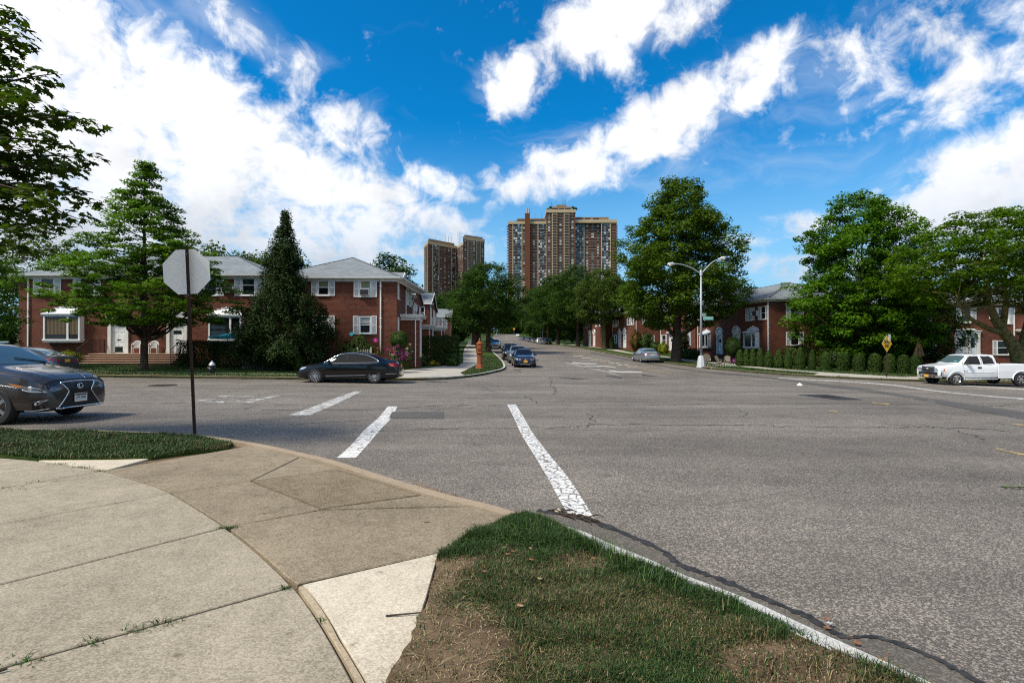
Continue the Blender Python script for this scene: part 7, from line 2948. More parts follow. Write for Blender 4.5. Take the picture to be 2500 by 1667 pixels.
shrub('flower_clump', 'dark purple flowers left of the yellow clump', 1030, 1046, 883, 893, 41.4, 300, .07, 'leaf_shrub', 315, 'mound', [('petal_purple', 20, .07, .3)], 'flowers')
shrub('flower_clump', 'dark purple flowers right of the yellow clump', 1073, 1090, 883, 893, 41.4, 300, .07, 'leaf_shrub', 316, 'mound', [('petal_purple', 18, .07, .3)], 'flowers')
shrub('round_shrub', 'clipped ball shrub peeping over the left part of the square hedge', 1049, 1086, 811, 850, 52, 2000, .10, 'leaf_hedge', 317)
shrub('round_shrub', 'clipped ball shrub peeping over the right part of the square hedge', 1075, 1102, 809, 850, 56, 1800, .10, 'leaf_hedge', 318)
shrub('round_shrub', 'dark ball shaped tree before the nearer arched doorway', 1769, 1811, 822, 872, 51.0, 4500, .10, 'leaf_hedge', 319, ground=False, noise=.05)
shrub('round_shrub', 'dark ball shaped tree behind the trunk of the big oak', 1641, 1685, 806, 862, 66, 3600, .13, 'leaf_hedge', 320, ground=False, noise=.05)
shrub('shrub', 'loose green shrub border between the oak trunk and the street lamp', 1660, 1714, 850, 884, 62, 2600, .16, 'leaf_shrub', 321, 'mound', depth=3)
shrub('shrub', 'yellow green bush below the picture window of the second row house', 1608, 1632, 835, 862, 74, 1400, .17, 'leaf_lime', 322, 'mound')
shrub('small_tree', 'rusty leaved small tree above the silver sedan', 1538, 1566, 806, 862, 80, 2200, .20, 'leaf_rusty', 323)
shrub('shrub', 'dark shrub right of the rusty small tree', 1560, 1596, 812, 864, 79, 2400, .20, 'leaf_hedge', 324)
shrub('shrub', 'dark low shrub behind the silver sedan roof', 1586, 1616, 834, 866, 77, 1600, .18, 'leaf_shrub', 325, 'mound')
shrub('shrub', 'dark column shrub at the corner of the far row house', 1488, 1500, 822, 850, 90, 900, .2, 'leaf_hedge', 326, 'capsule')
shrub('shrub', 'dark undergrowth left of the sweetgum beyond the clipped row', 1905, 1990, 838, 890, 49.5, 3000, .14, 'leaf_hedge', 327, 'mound', depth=2)
shrub('shrub', 'dark undergrowth beneath the sweetgum beyond the rounded shrubs', 2000, 2110, 842, 895, 47.5, 3500, .14, 'leaf_hedge', 328, 'mound', depth=2)
shrub('shrub', 'dark undergrowth right of the sweetgum behind the tan umbrella', 2120, 2225, 838, 890, 47.0, 3500, .14, 'leaf_hedge', 329, 'mound', depth=2)
shrub('shrub', 'dark foundation planting behind the pickup cab', 2300, 2420, 862, 900, 48.5, 2600, .14, 'leaf_hedge', 330, 'mound', depth=1.5)
shrub('shrub', 'dark shrub at the left frame edge beside the left house', -40, 40, 790, 892, 34.5, 3500, .13, 'leaf_hedge', 331)

# ------------------------------------------------------------------ grass blades
def blades(name, x, y, z, h, w, col, lean=.35, seed=0, label=None):
	r = np.random.default_rng(seed)
	n = len(x)
	a = r.uniform(0, 2 * math.pi, n)
	d = np.c_[np.cos(a), np.sin(a)]
	pw = np.c_[-d[:, 1], d[:, 0]]
	hh = h * r.uniform(.55, 1.35, n)
	ww = w * r.uniform(.6, 1.3, n) / 2
	ln = lean * r.uniform(.1, 1.9, n) * hh
	b0 = np.c_[x, y, z]
	mid = b0 + np.c_[d * (ln * .32)[:, None], hh * .60]
	tip = b0 + np.c_[d * ln[:, None], hh * np.maximum(.35, 1 - .22 * (ln / hh) ** 2)]
	o3 = np.c_[pw * ww[:, None], np.zeros(n)]
	v = np.stack([b0 - o3, b0 + o3, mid - o3 * .8, mid + o3 * .8, tip], axis=1)
	base = (np.arange(n) * 5)[:, None]
	fcs = np.concatenate([base + np.array([0, 1, 3]), base + np.array([0, 3, 2]), base + np.array([2, 3, 4])], axis=1)
	cc = np.repeat(col[:, None, :], 5, axis=1)
	me = raw_mesh(name, v.reshape(-1, 3), fcs.ravel(), 3, 'grass_blade', None, cc.reshape(-1, 3))
	o = link(name, me)
	o['kind'] = 'stuff'
	if label:
		o['label'] = label
	return o


def vnoise(x, y, s, seed):
	"""smooth value noise from a few sines"""
	r = np.random.default_rng(seed)
	v = 0
	for k in range(6):
		a, ph = r.uniform(0, 6.28), r.uniform(0, 6.28)
		f = s * r.uniform(.6, 1.9)
		v = v + np.sin((x * math.cos(a) + y * math.sin(a)) * f + ph)
	return v / 3.0


GREEN = np.array([[.010, .030, .004], [.022, .055, .008], [.040, .085, .014], [.028, .050, .010]])
DRY = np.array([[.075, .058, .020], [.14, .105, .045], [.21, .165, .085], [.055, .050, .014]])


def grass_color(n, dry, r):
	g = GREEN[r.integers(0, 4, n)] * r.uniform(.7, 1.35, (n, 1))
	d = DRY[r.integers(0, 4, n)] * r.uniform(.7, 1.3, (n, 1))
	pick = r.uniform(0, 1, n) < dry
	return np.where(pick[:, None], d, g)


# near corner patch
GRP = [GP(*p, ZN) for p in ((1250, 1268), (1290, 1266), (1360, 1292), (1428, 1327), (1493, 1358), (1587, 1395), (1681, 1437), (1821, 1493), (2008, 1581), (2242, 1693), (2420, 1772), (2600, 1990), (900, 1990), (905, 1760), (945, 1660), (985, 1590), (1028, 1500), (1052, 1440), (1066, 1390), (1072, 1350), (1100, 1338), (1150, 1312), (1210, 1288))]


r = np.random.default_rng(14)
GRQ = []
for i in range(len(GRP)):
	p, q = np.array(GRP[i]), np.array(GRP[(i + 1) % len(GRP)])
	m_ = max(1, int(np.linalg.norm(q - p) / .06)) if 11 <= i <= 19 else 1
	for j in range(m_):
		GRQ.append(tuple(p + (q - p) * j / m_ + (r.normal(0, .012, 2) if m_ > 1 else 0)))
GRP = GRQ


def mound(x, y):
	return ZN + .006 + .022 * sm(0, .5, np.minimum(np.asarray(x) + .62 + 0 * np.asarray(y), 1.0)) + .008 * vnoise(np.asarray(x), np.asarray(y), 4, 3)


structure(sheet('soil_patch', GRP, mound, 'soil', .12, .08))
r = np.random.default_rng(31)


def scatter(poly, n, r):
	a = np.array(poly)
	x = r.uniform(a[:, 0].min(), a[:, 0].max(), n)
	y = r.uniform(a[:, 1].min(), a[:, 1].max(), n)
	k = in_poly(x, y, poly)
	return x[k], y[k]


def bare_fn(x, y):
	# worn strip along the pale slab, gravelly spots near the kerb
	px = CX + x / y * F
	edge = x + .57
	worn = sm(.74, .20, edge + .20 * vnoise(x, y, 5.0, 12)) * sm(4.15, 3.70, y)
	spot = sm(.40, .85, vnoise(x, y, 4.2, 8)) * .9
	return np.clip(np.maximum(worn, spot), 0, 1)


x, y = scatter(GRP, 330000, r)
bare = bare_fn(x, y)
k = r.uniform(0, 1, len(x)) < (1 - bare * .97) * .92
x, y = x[k], y[k]
tip_g = sm(3.55, 4.25, y + .12 * vnoise(x, y, 6, 4))
kd = np.interp(y, [1.2, 2.0, 2.44, 2.81, 3.2, 3.5, 3.77, 4.06, 4.33, 4.55, 4.8], [2.25, 2.02, 1.82, 1.6, 1.37, 1.13, .95, .74, .58, .36, .13]) - x
kerb_g = sm(.55, .05, kd) * .75
dry = np.clip(.47 + .34 * vnoise(x, y, 3.0, 6) - .80 * tip_g - kerb_g, .03, .9)
hgt = (.016 + .022 * np.clip(.5 + vnoise(x, y, 11, 71), 0, 1)) + .026 * np.clip(tip_g + kerb_g, 0, 1) + .012 * np.clip(vnoise(x, y, 7, 9), 0, 1)
blades('grass', x, y, mound(x, y) - .004, hgt, .0042, grass_color(len(x), dry, r), .8, 1)
# taller tufts against the kerb and at the tip
tx_, ty_ = [], []
for (px, py, n) in ((1430, 1312, 60), (1455, 1322, 50), (1500, 1345, 40), (1522, 1350, 60), (1535, 1362, 50), (1490, 1330, 30), (1400, 1300, 40), (1290, 1272, 30), (1330, 1275, 40), (1240, 1285, 25), (1620, 1405, 25), (1680, 1430, 25), (1150, 1320, 16), (1215, 1296, 16), (1590, 1395, 30), (1760, 1470, 20), (1900, 1535, 20), (1450, 1380, 30), (1560, 1420, 25)):
	cx_, cy_ = GP(px, py + 34, ZN)
	tx_.append(cx_ + r.normal(0, .035, n))
	ty_.append(cy_ + r.normal(0, .035, n))
x, y = np.concatenate(tx_), np.concatenate(ty_)
blades('grass', x, y, np.full(len(x), ZN + .005), .125, .0055, grass_color(len(x), .06, r) * 1.35, .55, 2)
# clover and plantain in the green tip
x, y = scatter(GRP, 60000, r)
k = r.uniform(0, 1, len(x)) < np.clip(sm(3.5, 4.2, y + .15 * vnoise(x, y, 6, 4)) - bare_fn(x, y), .0, 1)
x, y = x[k], y[k]
o = leaf_cloud('clover', np.c_[x, y, mound(x, y) + r.uniform(.012, .045, len(x))], np.tile([0, 0, 1.2], (len(x), 1)), .017, 'leaf_shrub', None, 'kite', 45, aspect=.85)
# straw and runners over the worn strip
x, y = scatter(GRP, 4200, r)
k = (bare_fn(x, y) > .12) & (x < .6)
x, y = x[k], y[k]
blades('dry_straw', x, y, mound(x, y) + .002, .018, .0035, DRY[r.integers(1, 3, len(x))] * 1.5, 4.2, 3)
# pebbles
x, y = scatter(GRP, 5200, r)
k = bare_fn(x, y) > .45
x, y = x[k][:1100], y[k][:1100]
z = mound(x, y)
ico = np.array([(0, 0, .8), (.9, 0, 0), (.28, .86, 0), (-.73, .53, 0), (-.73, -.53, 0), (.28, -.86, 0), (0, 0, -.5)])
fi = np.array([(0, 1, 2), (0, 2, 3), (0, 3, 4), (0, 4, 5), (0, 5, 1), (6, 2, 1), (6, 3, 2), (6, 4, 3), (6, 5, 4), (6, 1, 5)])
sc = r.uniform(.002, .0068, len(x))
v = np.c_[x, y, z][:, None, :] + ico[None] * sc[:, None, None] * r.uniform(.7, 1.3, (len(x), 1, 3))
me = raw_mesh('pebbles', v.reshape(-1, 3), (np.arange(len(x)) * 7)[:, None, None].repeat(10, 1).repeat(3, 2).ravel() + np.tile(fi.ravel(), len(x)), 3, 'concrete_edge')
link('pebbles', me)['kind'] = 'stuff'

# strip on the left, with the stop sign
GLP = [(-34, 9.45), (-15, 9.8), (-9.2, 9.66), (-6.8, 9.36), (-5.25, 8.98), (-4.35, 8.50)] + [GP(*p, ZN) for p in ((560, 1094), (500, 1101), (440, 1108), (370, 1118), (270, 1121), (100, 1122), (0, 1111))] + [(-12, 7.0), (-34, 6.6)]


def strip_z(x, y):
	return ZN + .012 + .006 * vnoise(np.asarray(x), np.asarray(y), 3, 5)


structure(sheet('grass_strip', GLP, strip_z, 'lawn', .3, .08))
x, y = scatter(GLP, 620000, r)
k = (x > -13.5)
x, y = x[k], y[k]
bare = sm(.75, 1.15, vnoise(x, y, 2.3, 15)) * .9
k = r.uniform(0, 1, len(x)) < (1 - bare)
x, y = x[k][:185000], y[k][:185000]
frontd = np.clip(.5 + .8 * vnoise(x, y, 2.1, 16), 0, 1)
dry = np.clip(.14 + .60 * sm(.35, .9, vnoise(x, y, 2.6, 15)) + .40 * sm(8.4, 7.3, y) * frontd, .03, .85)
blades('grass', x, y, strip_z(x, y) - .004, .032 + .034 * np.clip(.5 + vnoise(x, y, 4.5, 61), 0, 1), .0075, grass_color(len(x), dry, r) * 1.15, .65, 4)
# far lawns: coarser blades along the front of what one sees
n = 150000
x = r.uniform(-30, -2.6, n)
y = r.uniform(27.9, 38.5, n)
flx = np.array(fl)
ky = np.interp(x, flx[:60, 0], flx[:60, 1])
k = (y > ky + .18)
onwalk = in_poly(x, y, [(-9.2, 28.15), (-8.3, 31.0), (-7.0, 34.6), (-4.4, 43.5), (-2.9, 43.5), (-2.85, 33.2), (-2.7, 31.5), (-3.7, 29.8), (-5.4, 28.3)])
k &= ~onwalk & ~((y > 36.0) & (x > -31) & (x < -22.4)) & ~((y > 35.6) & (x > -16)) & (x < -.3)
k &= ~((y > 29.7) & (y < 30.35) & (x < -9) & (r.uniform(0, 1, n) < .75))
x, y = x[k], y[k]
dry = np.clip(.10 + .30 * vnoise(x, y, 1.1, 21) + .25 * sm(.8, .1, y - np.interp(x, flx[:60, 0], flx[:60, 1])), .02, .6)
blades('grass', x, y, HL(x, y) - .01, .075, .022, grass_color(len(x), dry, r) * 1.55, .6, 5)
n = 90000
x = r.uniform(-3.4, -.4, n)
y = r.uniform(31.5, 62, n)
k = (x < np.interp(y, flx[:, 1], flx[:, 0]) - .2) & (x > np.interp(y, [31, 33, 40.5, 47, 71], [-2.6, -3.1, -2.85, -2.8, -4.5]))
x, y = x[k], y[k]
blades('grass', x, y, HL(x, y) - .01, .08, .03, grass_color(len(x), np.full(len(x), .12), r) * 1.25, .6, 6)
n = 160000
frx = np.array(fr)
x = r.uniform(15.4, 44, n)
y = r.uniform(34.5, 60, n)
dk = np.full(n, 9.0)
kx_ = np.interp(y, frx[o_, 1], frx[o_, 0])
ok = (x > kx_ + .2)
ok &= ~in_poly(x, y, [(19.5, 37.5), (20.4, 36.9), (23.4, 35.2), (27.2, 34.8), (27.4, 36.6), (25.0, 39.2), (24.05, 39.9), (21.95, 44.3), (20.65, 49), (19.5, 56.5), (18.9, 60), (17.6, 60), (18.0, 56), (19.05, 48.5), (20.35, 43.6), (22.2, 39.4)])
ok &= ~((y > 36.6) & (y < 38.2) & (x > 27))
x, y = x[ok], y[ok]
dry = np.clip(.14 + .30 * vnoise(x, y, 1.0, 23), .02, .6)
blades('grass', x, y, HL(x, y) - .01, .075, .03, grass_color(len(x), dry, r) * 1.15, .6, 7)
# weeds in the pavement joints
tx_, ty_ = [], []
for (px, py, n, sp) in ((1290 * .4253, 1000 + 680 * .4253, 60, .03), (565, 1288, 40, .03), (700, 1434, 30, .03), (340, 1536, 40, .05), (390, 1517, 40, .06), (225, 1566, 35, .04), (50, 1614, 40, .06), (790, 1512, 16, .015), (20, 1193, 40, .12), (110, 1176, 30, .10), (245, 1149, 60, .05), (200, 1140, 60, .08), (150, 1132, 50, .08)):
	cx_, cy_ = GP(px, py, ZN)
	tx_.append(cx_ + r.normal(0, sp, n))
	ty_.append(cy_ + r.normal(0, sp * .35, n))
x, y = np.concatenate(tx_), np.concatenate(ty_)
blades('weeds', x, y, np.full(len(x), ZN - .01), .035, .005, grass_color(len(x), .12, r) * 1.3, 1.2, 8)
# ------------------------------------------------------------------ street furniture and small things
# stop sign, seen from behind
px_, py_ = 476, 1055
sx, sy = GP(px_, py_, ZN)
ss = thing('stop_sign', 'back of an octagonal sign on a leaning rusty post at the near corner', 'stop sign', (sx, sy, ZN))
top = np.array(P(455, 600, sy - .05)) - np.array((sx, sy, ZN))
d_ = Vector(tuple(top)).normalized()
qq = d_.to_track_quat('Z', 'Y').to_matrix()
L_ = Vector(tuple(top)).length
zq = Matrix.Rotation(R(12), 3, 'Z')
ps = MB()
# channel post: web with two flanges and punched edge
for a, b_, w, dd in ((0, 0, .052, .007), (-.028, .020, .007, .042), (.028, .020, .007, .042), (-.040, .040, .022, .006), (.040, .040, .022, .006)):
	ps.box(d_ * (L_ / 2 - .1) + qq @ (zq @ Vector((a, b_ * -1 + .02, 0))), (w, dd, L_ + .2), rot=qq @ zq)
ps.build('post', 'rust_steel', ss)
hl_ = MB()
for k in range(70):
	hl_.box(d_ * (.15 + k * .038) + qq @ (zq @ Vector((.040, -.0245, 0))), (.008, .003, .012), rot=qq @ zq)
o = hl_.build('punched_hole', 'under', ss)
o['kind'] = 'stuff'
oc = MB()
yaw = R(5)
ctr = np.array(P(453, 663, sy + .02)) - np.array((sx, sy, ZN))
tilt = Matrix.Rotation(R(-3.6), 3, 'Y')
rz3 = Matrix.Rotation(yaw, 3, 'Z')
RO = .385 / math.cos(math.pi / 8)
k0 = []
for yy in (0, .004):
	k0.append([Vector(tuple(ctr)) + rz3 @ (tilt @ Vector((math.cos(math.pi / 8 + k * math.pi / 4) * RO, yy + .025, math.sin(math.pi / 8 + k * math.pi / 4) * RO))) for k in range(8)])
oc.face(k0[0][::1])
oc.face(k0[1][::-1], 1)
for k in range(8):
	oc.face([k0[0][k], k0[1][k], k0[1][(k + 1) % 8], k0[0][(k + 1) % 8]])
pn = oc.build('sign_panel', ['sign_back', 'sign_red'], ss)
lt = text_mb('STOP', .27, 'letter_white', 'lettering', pn, tuple(Vector(tuple(ctr)) + rz3 @ Vector((0, .032, 0))), (R(90), 0, yaw + math.pi), .0005)
bo = MB()
for t in (.955, .735):
	bo.lathe([(.011, -.03), (.012, -.034), (.003, -.040)], tuple(d_ * L_ * t + rz3 @ Vector((.010, .0, 0))), 8, axis='Y')
bo.build('bolt', 'galvanised', ss)

# dead end sign
x, y = 24.95, 36.35
zg_ = hl(x, y)
de = thing('dead_end_sign', 'yellow diamond sign reading DEAD END on a thin post before the rounded shrubs', 'road sign', (x, y, zg_))
yw = R(25)
k = y / F
zc_ = CZ + (HY - 839) * k - zg_
hd = 20.5 * k
pm = MB()
pm.box((0, .02, zc_ * .5 + .1), (.05, .035, zc_ + .6))
pm.box((0, .035, zc_ * .5 + .1), (.02, .03, zc_ + .6))
pm.build('post', 'rust_steel', de)
pnl = MB()
pts = [(0, -hd), (hd, 0), (0, hd), (-hd, 0)]
rw = Matrix.Rotation(yw, 3, 'Z')
f_ = [rw @ Vector((a, -.012, b_)) + Vector((0, 0, zc_)) for a, b_ in pts]
g_ = [rw @ Vector((a, -.006, b_)) + Vector((0, 0, zc_)) for a, b_ in pts]
pnl.face(f_, 0)
pnl.face(g_[::-1], 1)
for i in range(4):
	pnl.face([f_[i], g_[i], g_[(i + 1) % 4], f_[(i + 1) % 4]], 1)
pl2 = pnl.build('sign_panel', ['sign_yellow', 'sign_back'], de)
for tx2, dzz in (('DEAD', .13), ('END', -.15)):
	text_mb(tx2, .29, 'letter_black', 'lettering', pl2, tuple(rw @ Vector((0, -.016, 0)) + Vector((0, 0, zc_ + dzz))), (R(90), 0, yw), .001, .80, bold=.012)
sp = MB()
sp.box((.28, .12, zc_ + .40), (.30, .012, .45), rz=R(35))
sp.build('back_sign', 'sign_back', de)

# old fire alarm post
x, y = -2.27, 38.2
zg_ = hl(x, y)
fp = thing('alarm_post', 'rust red ornate street alarm post with a pointed finial at the left corner', 'alarm post', (x, y, zg_))
k = y / F
zz_ = lambda py: CZ + (HY - py) * k - zg_
sq = lambda prof: [(w / 2 * math.sqrt(2) * .94, h) for w, h in prof]
MB().lathe(sq([(.52, -.1), (.52, .06), (.46, .10), (.42, .22), (.33, .30), (.31, .34), (.30, zz_(864)), (.34, zz_(863)), (.43, zz_(862.3)), (.43, zz_(860.6)), (.36, zz_(860)), (.32, zz_(859))]), seg=8).build('pedestal', 'callbox_paint', fp, 30)
MB().lathe([(.21, zz_(859)), (.225, zz_(857)), (.225, zz_(842)), (.25, zz_(841)), (.26, zz_(839)), (.22, zz_(838))], seg=8).build('call_box', 'callbox_paint', fp, 30)
MB().lathe([(.22, zz_(838)), (.17, zz_(836)), (.10, zz_(833.5)), (.055, zz_(832)), (.06, zz_(831)), (.085, zz_(830.3)), (.05, zz_(829.6)), (.062, zz_(828.3)), (.03, zz_(826.4)), (.006, zz_(824.6))], seg=10).build('finial', 'callbox_paint', fp, True)
MB().box((0, -.235, zz_(849)), (.24, .03, .30)).build('door', 'callbox_paint', fp, bevel=.01)
MB().box((0, -.165, zz_(878)), (.16, .02, .40)).build('cover_plate', 'callbox_paint', fp, bevel=.008)

# hydrant
x, y = -15.95, 29.05
zg_ = hl(x, y)
hy = thing('fire_hydrant', 'black fire hydrant with a silver cap on the far lawn', 'hydrant', (x, y, zg_))
MB().lathe([(.17, -.05), (.17, .04), (.12, .06), (.115, .40), (.145, .42), (.145, .47), (.12, .48)], seg=16).build('barrel', 'hydrant_black', hy, 35)
MB().lathe([(.165, .48), (.165, .53), (.14, .56), (.10, .64), (.045, .67), (.045, .73), (.01, .74)], seg=16).build('cap', 'hydrant_silver', hy, 35)
nz = MB()
for s_ in (-1, 1):
	nz.lathe([(.055, s_ * .10), (.055, s_ * .18), (.07, s_ * .185), (.07, s_ * .21), (.02, s_ * .24)], (0, 0, .34), 12, axis='X')
nz.build('side_outlet', 'hydrant_black', hy)
MB().lathe([(.07, -.09), (.07, -.17), (.085, -.175), (.085, -.205), (.025, -.235)], (0, 0, .27), 14, axis='Y').build('pumper_outlet', 'hydrant_black', hy)

# twin arm street lamp
x, y = 16.25, 46.9
zg_ = hl(x, y)
sl = thing('street_lamp', 'tall grey street lamp with two curved arms and green street name signs', 'street lamp', (x, y, zg_))
k = y / F
lz = lambda py: CZ + (HY - py) * k - zg_
lxp = lambda px: (px - CX) * k - x
MB().lathe([(.40, -.1), (.36, .10), (.27, .72), (.20, .92)], seg=8).build('base', 'lamp_grey', sl, 30)
MB().tube([(0, 0, .85), (0, 0, lz(664))], [.105, .07], 10).build('pole', 'galvanised', sl, True)
MB().lathe([(.12, lz(672)), (.13, lz(668)), (.12, lz(662)), (.05, lz(660.5)), (.075, lz(659)), (.02, lz(657))], seg=10).build('collar', 'galvanised', sl, True)
for pts, tip, dr2 in (([(1711, 668), (1690, 655), (1668, 646.5), (1650, 644.3)], (1638, 645), -1), ([(1713, 668), (1732, 647), (1745, 637), (1754, 633)], (1765, 629.5), 1)):
	arm = catmull([(lxp(a), 0, lz(b_)) for a, b_ in pts], 5)
	MB().tube(arm, list(np.linspace(.055, .036, len(arm))), 8).build('arm', 'galvanised', sl, True)
	tl = -.06 if dr2 < 0 else .30
	h_ = MB()
	a = Vector(arm[-1])
	e = Vector((lxp(tip[0] + dr2 * 9), 0, lz(tip[1] - (0 if dr2 < 0 else 1.5))))
	pth = [a + (e - a) * t for t in (0, .12, .35, .6, .85, 1.0)]
	h_.tube(pth, [.05, .075, .12, .155, .13, .03], 10)
	hd_ = h_.build('luminaire', 'lamp_grey', sl, True)
	mid = a + (e - a) * .66
	MB().lathe([(.01, -.22), (.09, -.20), (.14, -.13), (.15, -.06)], tuple(mid), 12).build('lens', 'lamp_glass', hd_, True)
	tb = a + (e - a) * .4
	MB().lathe([(.05, .10), (.05, .16), (.03, .18)], tuple(tb), 8).build('photocell', 'lamp_grey', hd_)
for (p0, p1, yt, yb_, mt, tx2, hgt, rz_s) in ((1713.5, 1723, 765, 772.5, 'sign_green', '64 AV', .15, R(-30)), (1716, 1740, 773.5, 781, 'sign_teal', 'CLOVERDALE', .16, R(4))):
	w_ = (p1 - p0) * k
	zc2 = (lz(yt) + lz(yb_)) / 2
	hh = lz(yt) - lz(yb_)
	xc = (lxp(p0) + lxp(p1)) / 2
	b = MB()
	b.box((0, 0, 0), (w_, .02, hh))
	b.box((0, -.011, 0), (w_ - .02, .004, hh - .03), mi=1)
	o = b.build('street_name_sign', ['letter_white', mt], sl, loc=(xc, -.13, zc2))
	text_mb(tx2, hh * .55, 'letter_white', 'lettering', o, (0, -.015, 0), (R(90), 0, 0), .001, .78 if len(tx2) > 6 else .55)
# thin lamp post far up the right kerb
x, y = 9.0, 160
zg_ = hl(x, y)
x = (1325 - CX) / F * y
tp2 = thing('lamp_post', 'thin pale post among the parked cars far up the right kerb', 'lamp post', (x, y, zg_))
MB().tube([(0, 0, 0), (0, 0, 4.4)], .09, 8).build('pole', 'galvanised', tp2)
MB().lathe([(.2, 0), (.2, .3), (.1, .4)], seg=8).build('base', 'galvanised', tp2)
# yellow sign at the bend
y = 330
x = (1255 - CX) / F * y
zg_ = float(H(x + 4, y))
ys_ = thing('bend_sign', 'small orange yellow sign at the bend below the crest of the street', 'road sign', (x + .0, y, zg_))
zc2 = CZ + (HY - 803) * y / F - zg_
MB().bar((0, 0, 0), (0, 0, zc2 + .5), .08).build('post', 'galvanised', ys_)
MB().box((0, -.06, zc2), (1.15, .03, 1.15), rot=Matrix.Rotation(R(45), 3, 'Y')).build('sign_panel', 'sign_orange', ys_)
# board and cone-like post on the left pavement
x, y = (1147 - CX) / F * 118, 118.0
zg_ = hl(x, y)
ab = thing('sandwich_board', 'small white sandwich board far up the left pavement', 'board', (x, y, zg_))
for s_ in (-1, 1):
	MB().box((0, s_ * .22, .55), (.75, .03, 1.12), rot=Matrix.Rotation(R(-s_ * 18) * -1, 3, 'X')).build('panel', 'plastic_white', ab)
x, y = (1140 - CX) / F * 78, 78.0
zg_ = hl(x, y)
rp_ = thing('marker_post', 'short leaning red marker at the edge of the left pavement', 'marker', (x, y, zg_))
MB().bar((0, 0, 0), (.16, 0, .78), .16, .05).build('blade', 'sign_orange', rp_)
# catch basin in the right kerb
x, y = G(1661, 899)
x = float(np.interp(y, frx[o_, 1], frx[o_, 0])) + .20
cb = thing('catch_basin', 'dark storm drain mouth in the right kerb between lamp and oak', 'storm drain', (x, y, float(H(x, y))), R(6))
m_ = MB()
for (c_, s_) in (((-.0, 0, .15), (.5, 1.5, .04)), ((.18, 0, .06), (.1, 1.5, .16)), ((0, -.72, .07), (.5, .06, .14)), ((0, .72, .07), (.5, .06, .14))):
	m_.box(c_, s_)
m_.build('frame', 'kerb_concrete', cb)
MB().box((-.17, 0, .07), (.02, 1.36, .12)).build('opening', 'under', cb)

# garden things
def adirondack(label, px, Y, rz, sc=1.0):
	xx = (px - CX) / F * Y
	c = thing('garden_chair', label, 'chair', (xx, Y, hl(xx, Y)), rz, 'grey slatted garden chairs by the right house')
	for i in range(6):
		b = MB()
		xo = (i - 2.5) * .095
		b.bar((xo * .9, .22, .28), (xo * 1.15, .55, 1.05 - .05 * abs(i - 2.5)), .085, .02)
		b.build('back_slat', 'wood_grey', c)
	for i in range(5):
		b = MB()
		b.box((0, -.28 + i * .11, .36 - i * .02), (.56, .095, .022))
		b.build('seat_slat', 'wood_grey', c)
	for s_ in (-1, 1):
		MB().box((s_ * .32, -.05, .58), (.13, .75, .025)).build('armrest', 'wood_grey', c)
		MB().box((s_ * .31, -.33, .28), (.035, .10, .58)).build('leg', 'wood_grey', c)
		MB().bar((s_ * .30, -.35, .33), (s_ * .30, .55, .06), .035, .12).build('leg', 'wood_grey', c)
	return c


adirondack('grey slatted garden chair left of its twin beside the dark ball tree', 1758, 49.5, R(35)).scale = (.8, .8, .8)
adirondack('grey slatted garden chair right of its twin under the dark ball tree', 1776, 49.2, R(-20)).scale = (.8, .8, .8)
xx, yy = (1725 - CX) / F * 50.5, 50.5
gt = thing('garden_table', 'small round wooden garden table tipped beside the street lamp', 'table', (xx, yy, hl(xx, yy)))
MB().lathe([(.34, -.02), (.34, .02)], (0, 0, .62), 18, axis='Y').build('table_top', 'wood_grey', gt)
MB().bar((-.15, .05, 0), (.1, .02, .6), .05).build('leg', 'wood_grey', gt)
MB().bar((.18, .12, 0), (-.1, .02, .6), .05).build('leg', 'wood_grey', gt)
xx, yy = (1729.5 - CX) / F * 48.3, 48.3
fg = thing('garden_flag', 'little striped flag on a stick below the tipped round table', 'flag', (xx, yy, hl(xx, yy)))
MB().bar((0, 0, 0), (0, 0, .75), .02).build('stick', 'wood_grey', fg)
m_ = MB()
for i in range(7):
	m_.box((.10, 0, .45 + i * .036), (.20, .006, .034), mi=i % 2)
m_.box((.05, -.005, .60), (.10, .006, .13), mi=2)
m_.build('flag', ['petal_red', 'plastic_white', 'plate_navy'], fg)


def pinwheel(label, px, py, Y, m, size):
	xx = (px - CX) / F * Y
	zt = CZ + (HY - py) * Y / F
	g = hl(xx, Y)
	o = thing('garden_pinwheel', label, 'ornament', (xx, Y, g), 0, 'flower shaped garden ornaments')
	MB().bar((0, 0, 0), (0, 0, zt - g), .02).build('stick', 'black_metal', o)
	for i in range(8):
		a = i * math.pi / 4
		b = MB()
		p = [(math.cos(a + t) * rr_ * size, -.03 - .02 * rr_, zt - g + math.sin(a + t) * rr_ * size) for t, rr_ in ((0, .15), (-.38, .75), (0, 1), (.38, .75))]
		b.face(p)
		b.face([(x_, y_ + .012, z_) for x_, y_, z_ in p][::-1])
		b.build('petal', m, o)
	MB().lathe([(size * .22, -.05), (size * .22, -.02)], (0, 0, zt - g), 10, axis='Y').build('hub', 'petal_yellow', o)


pinwheel('blue green flower shaped ornament above the wide dark shrub', 858, 815, 34.2, 'canvas_teal', .14)
pinwheel('pink flower shaped ornament above the black sedan roof', 917, 830, 33.6, 'petal_magenta', .16)
pinwheel('purple flower shaped ornament at the lamp end of the clipped row', 1791, 880, 46.5, 'petal_purple', .20)


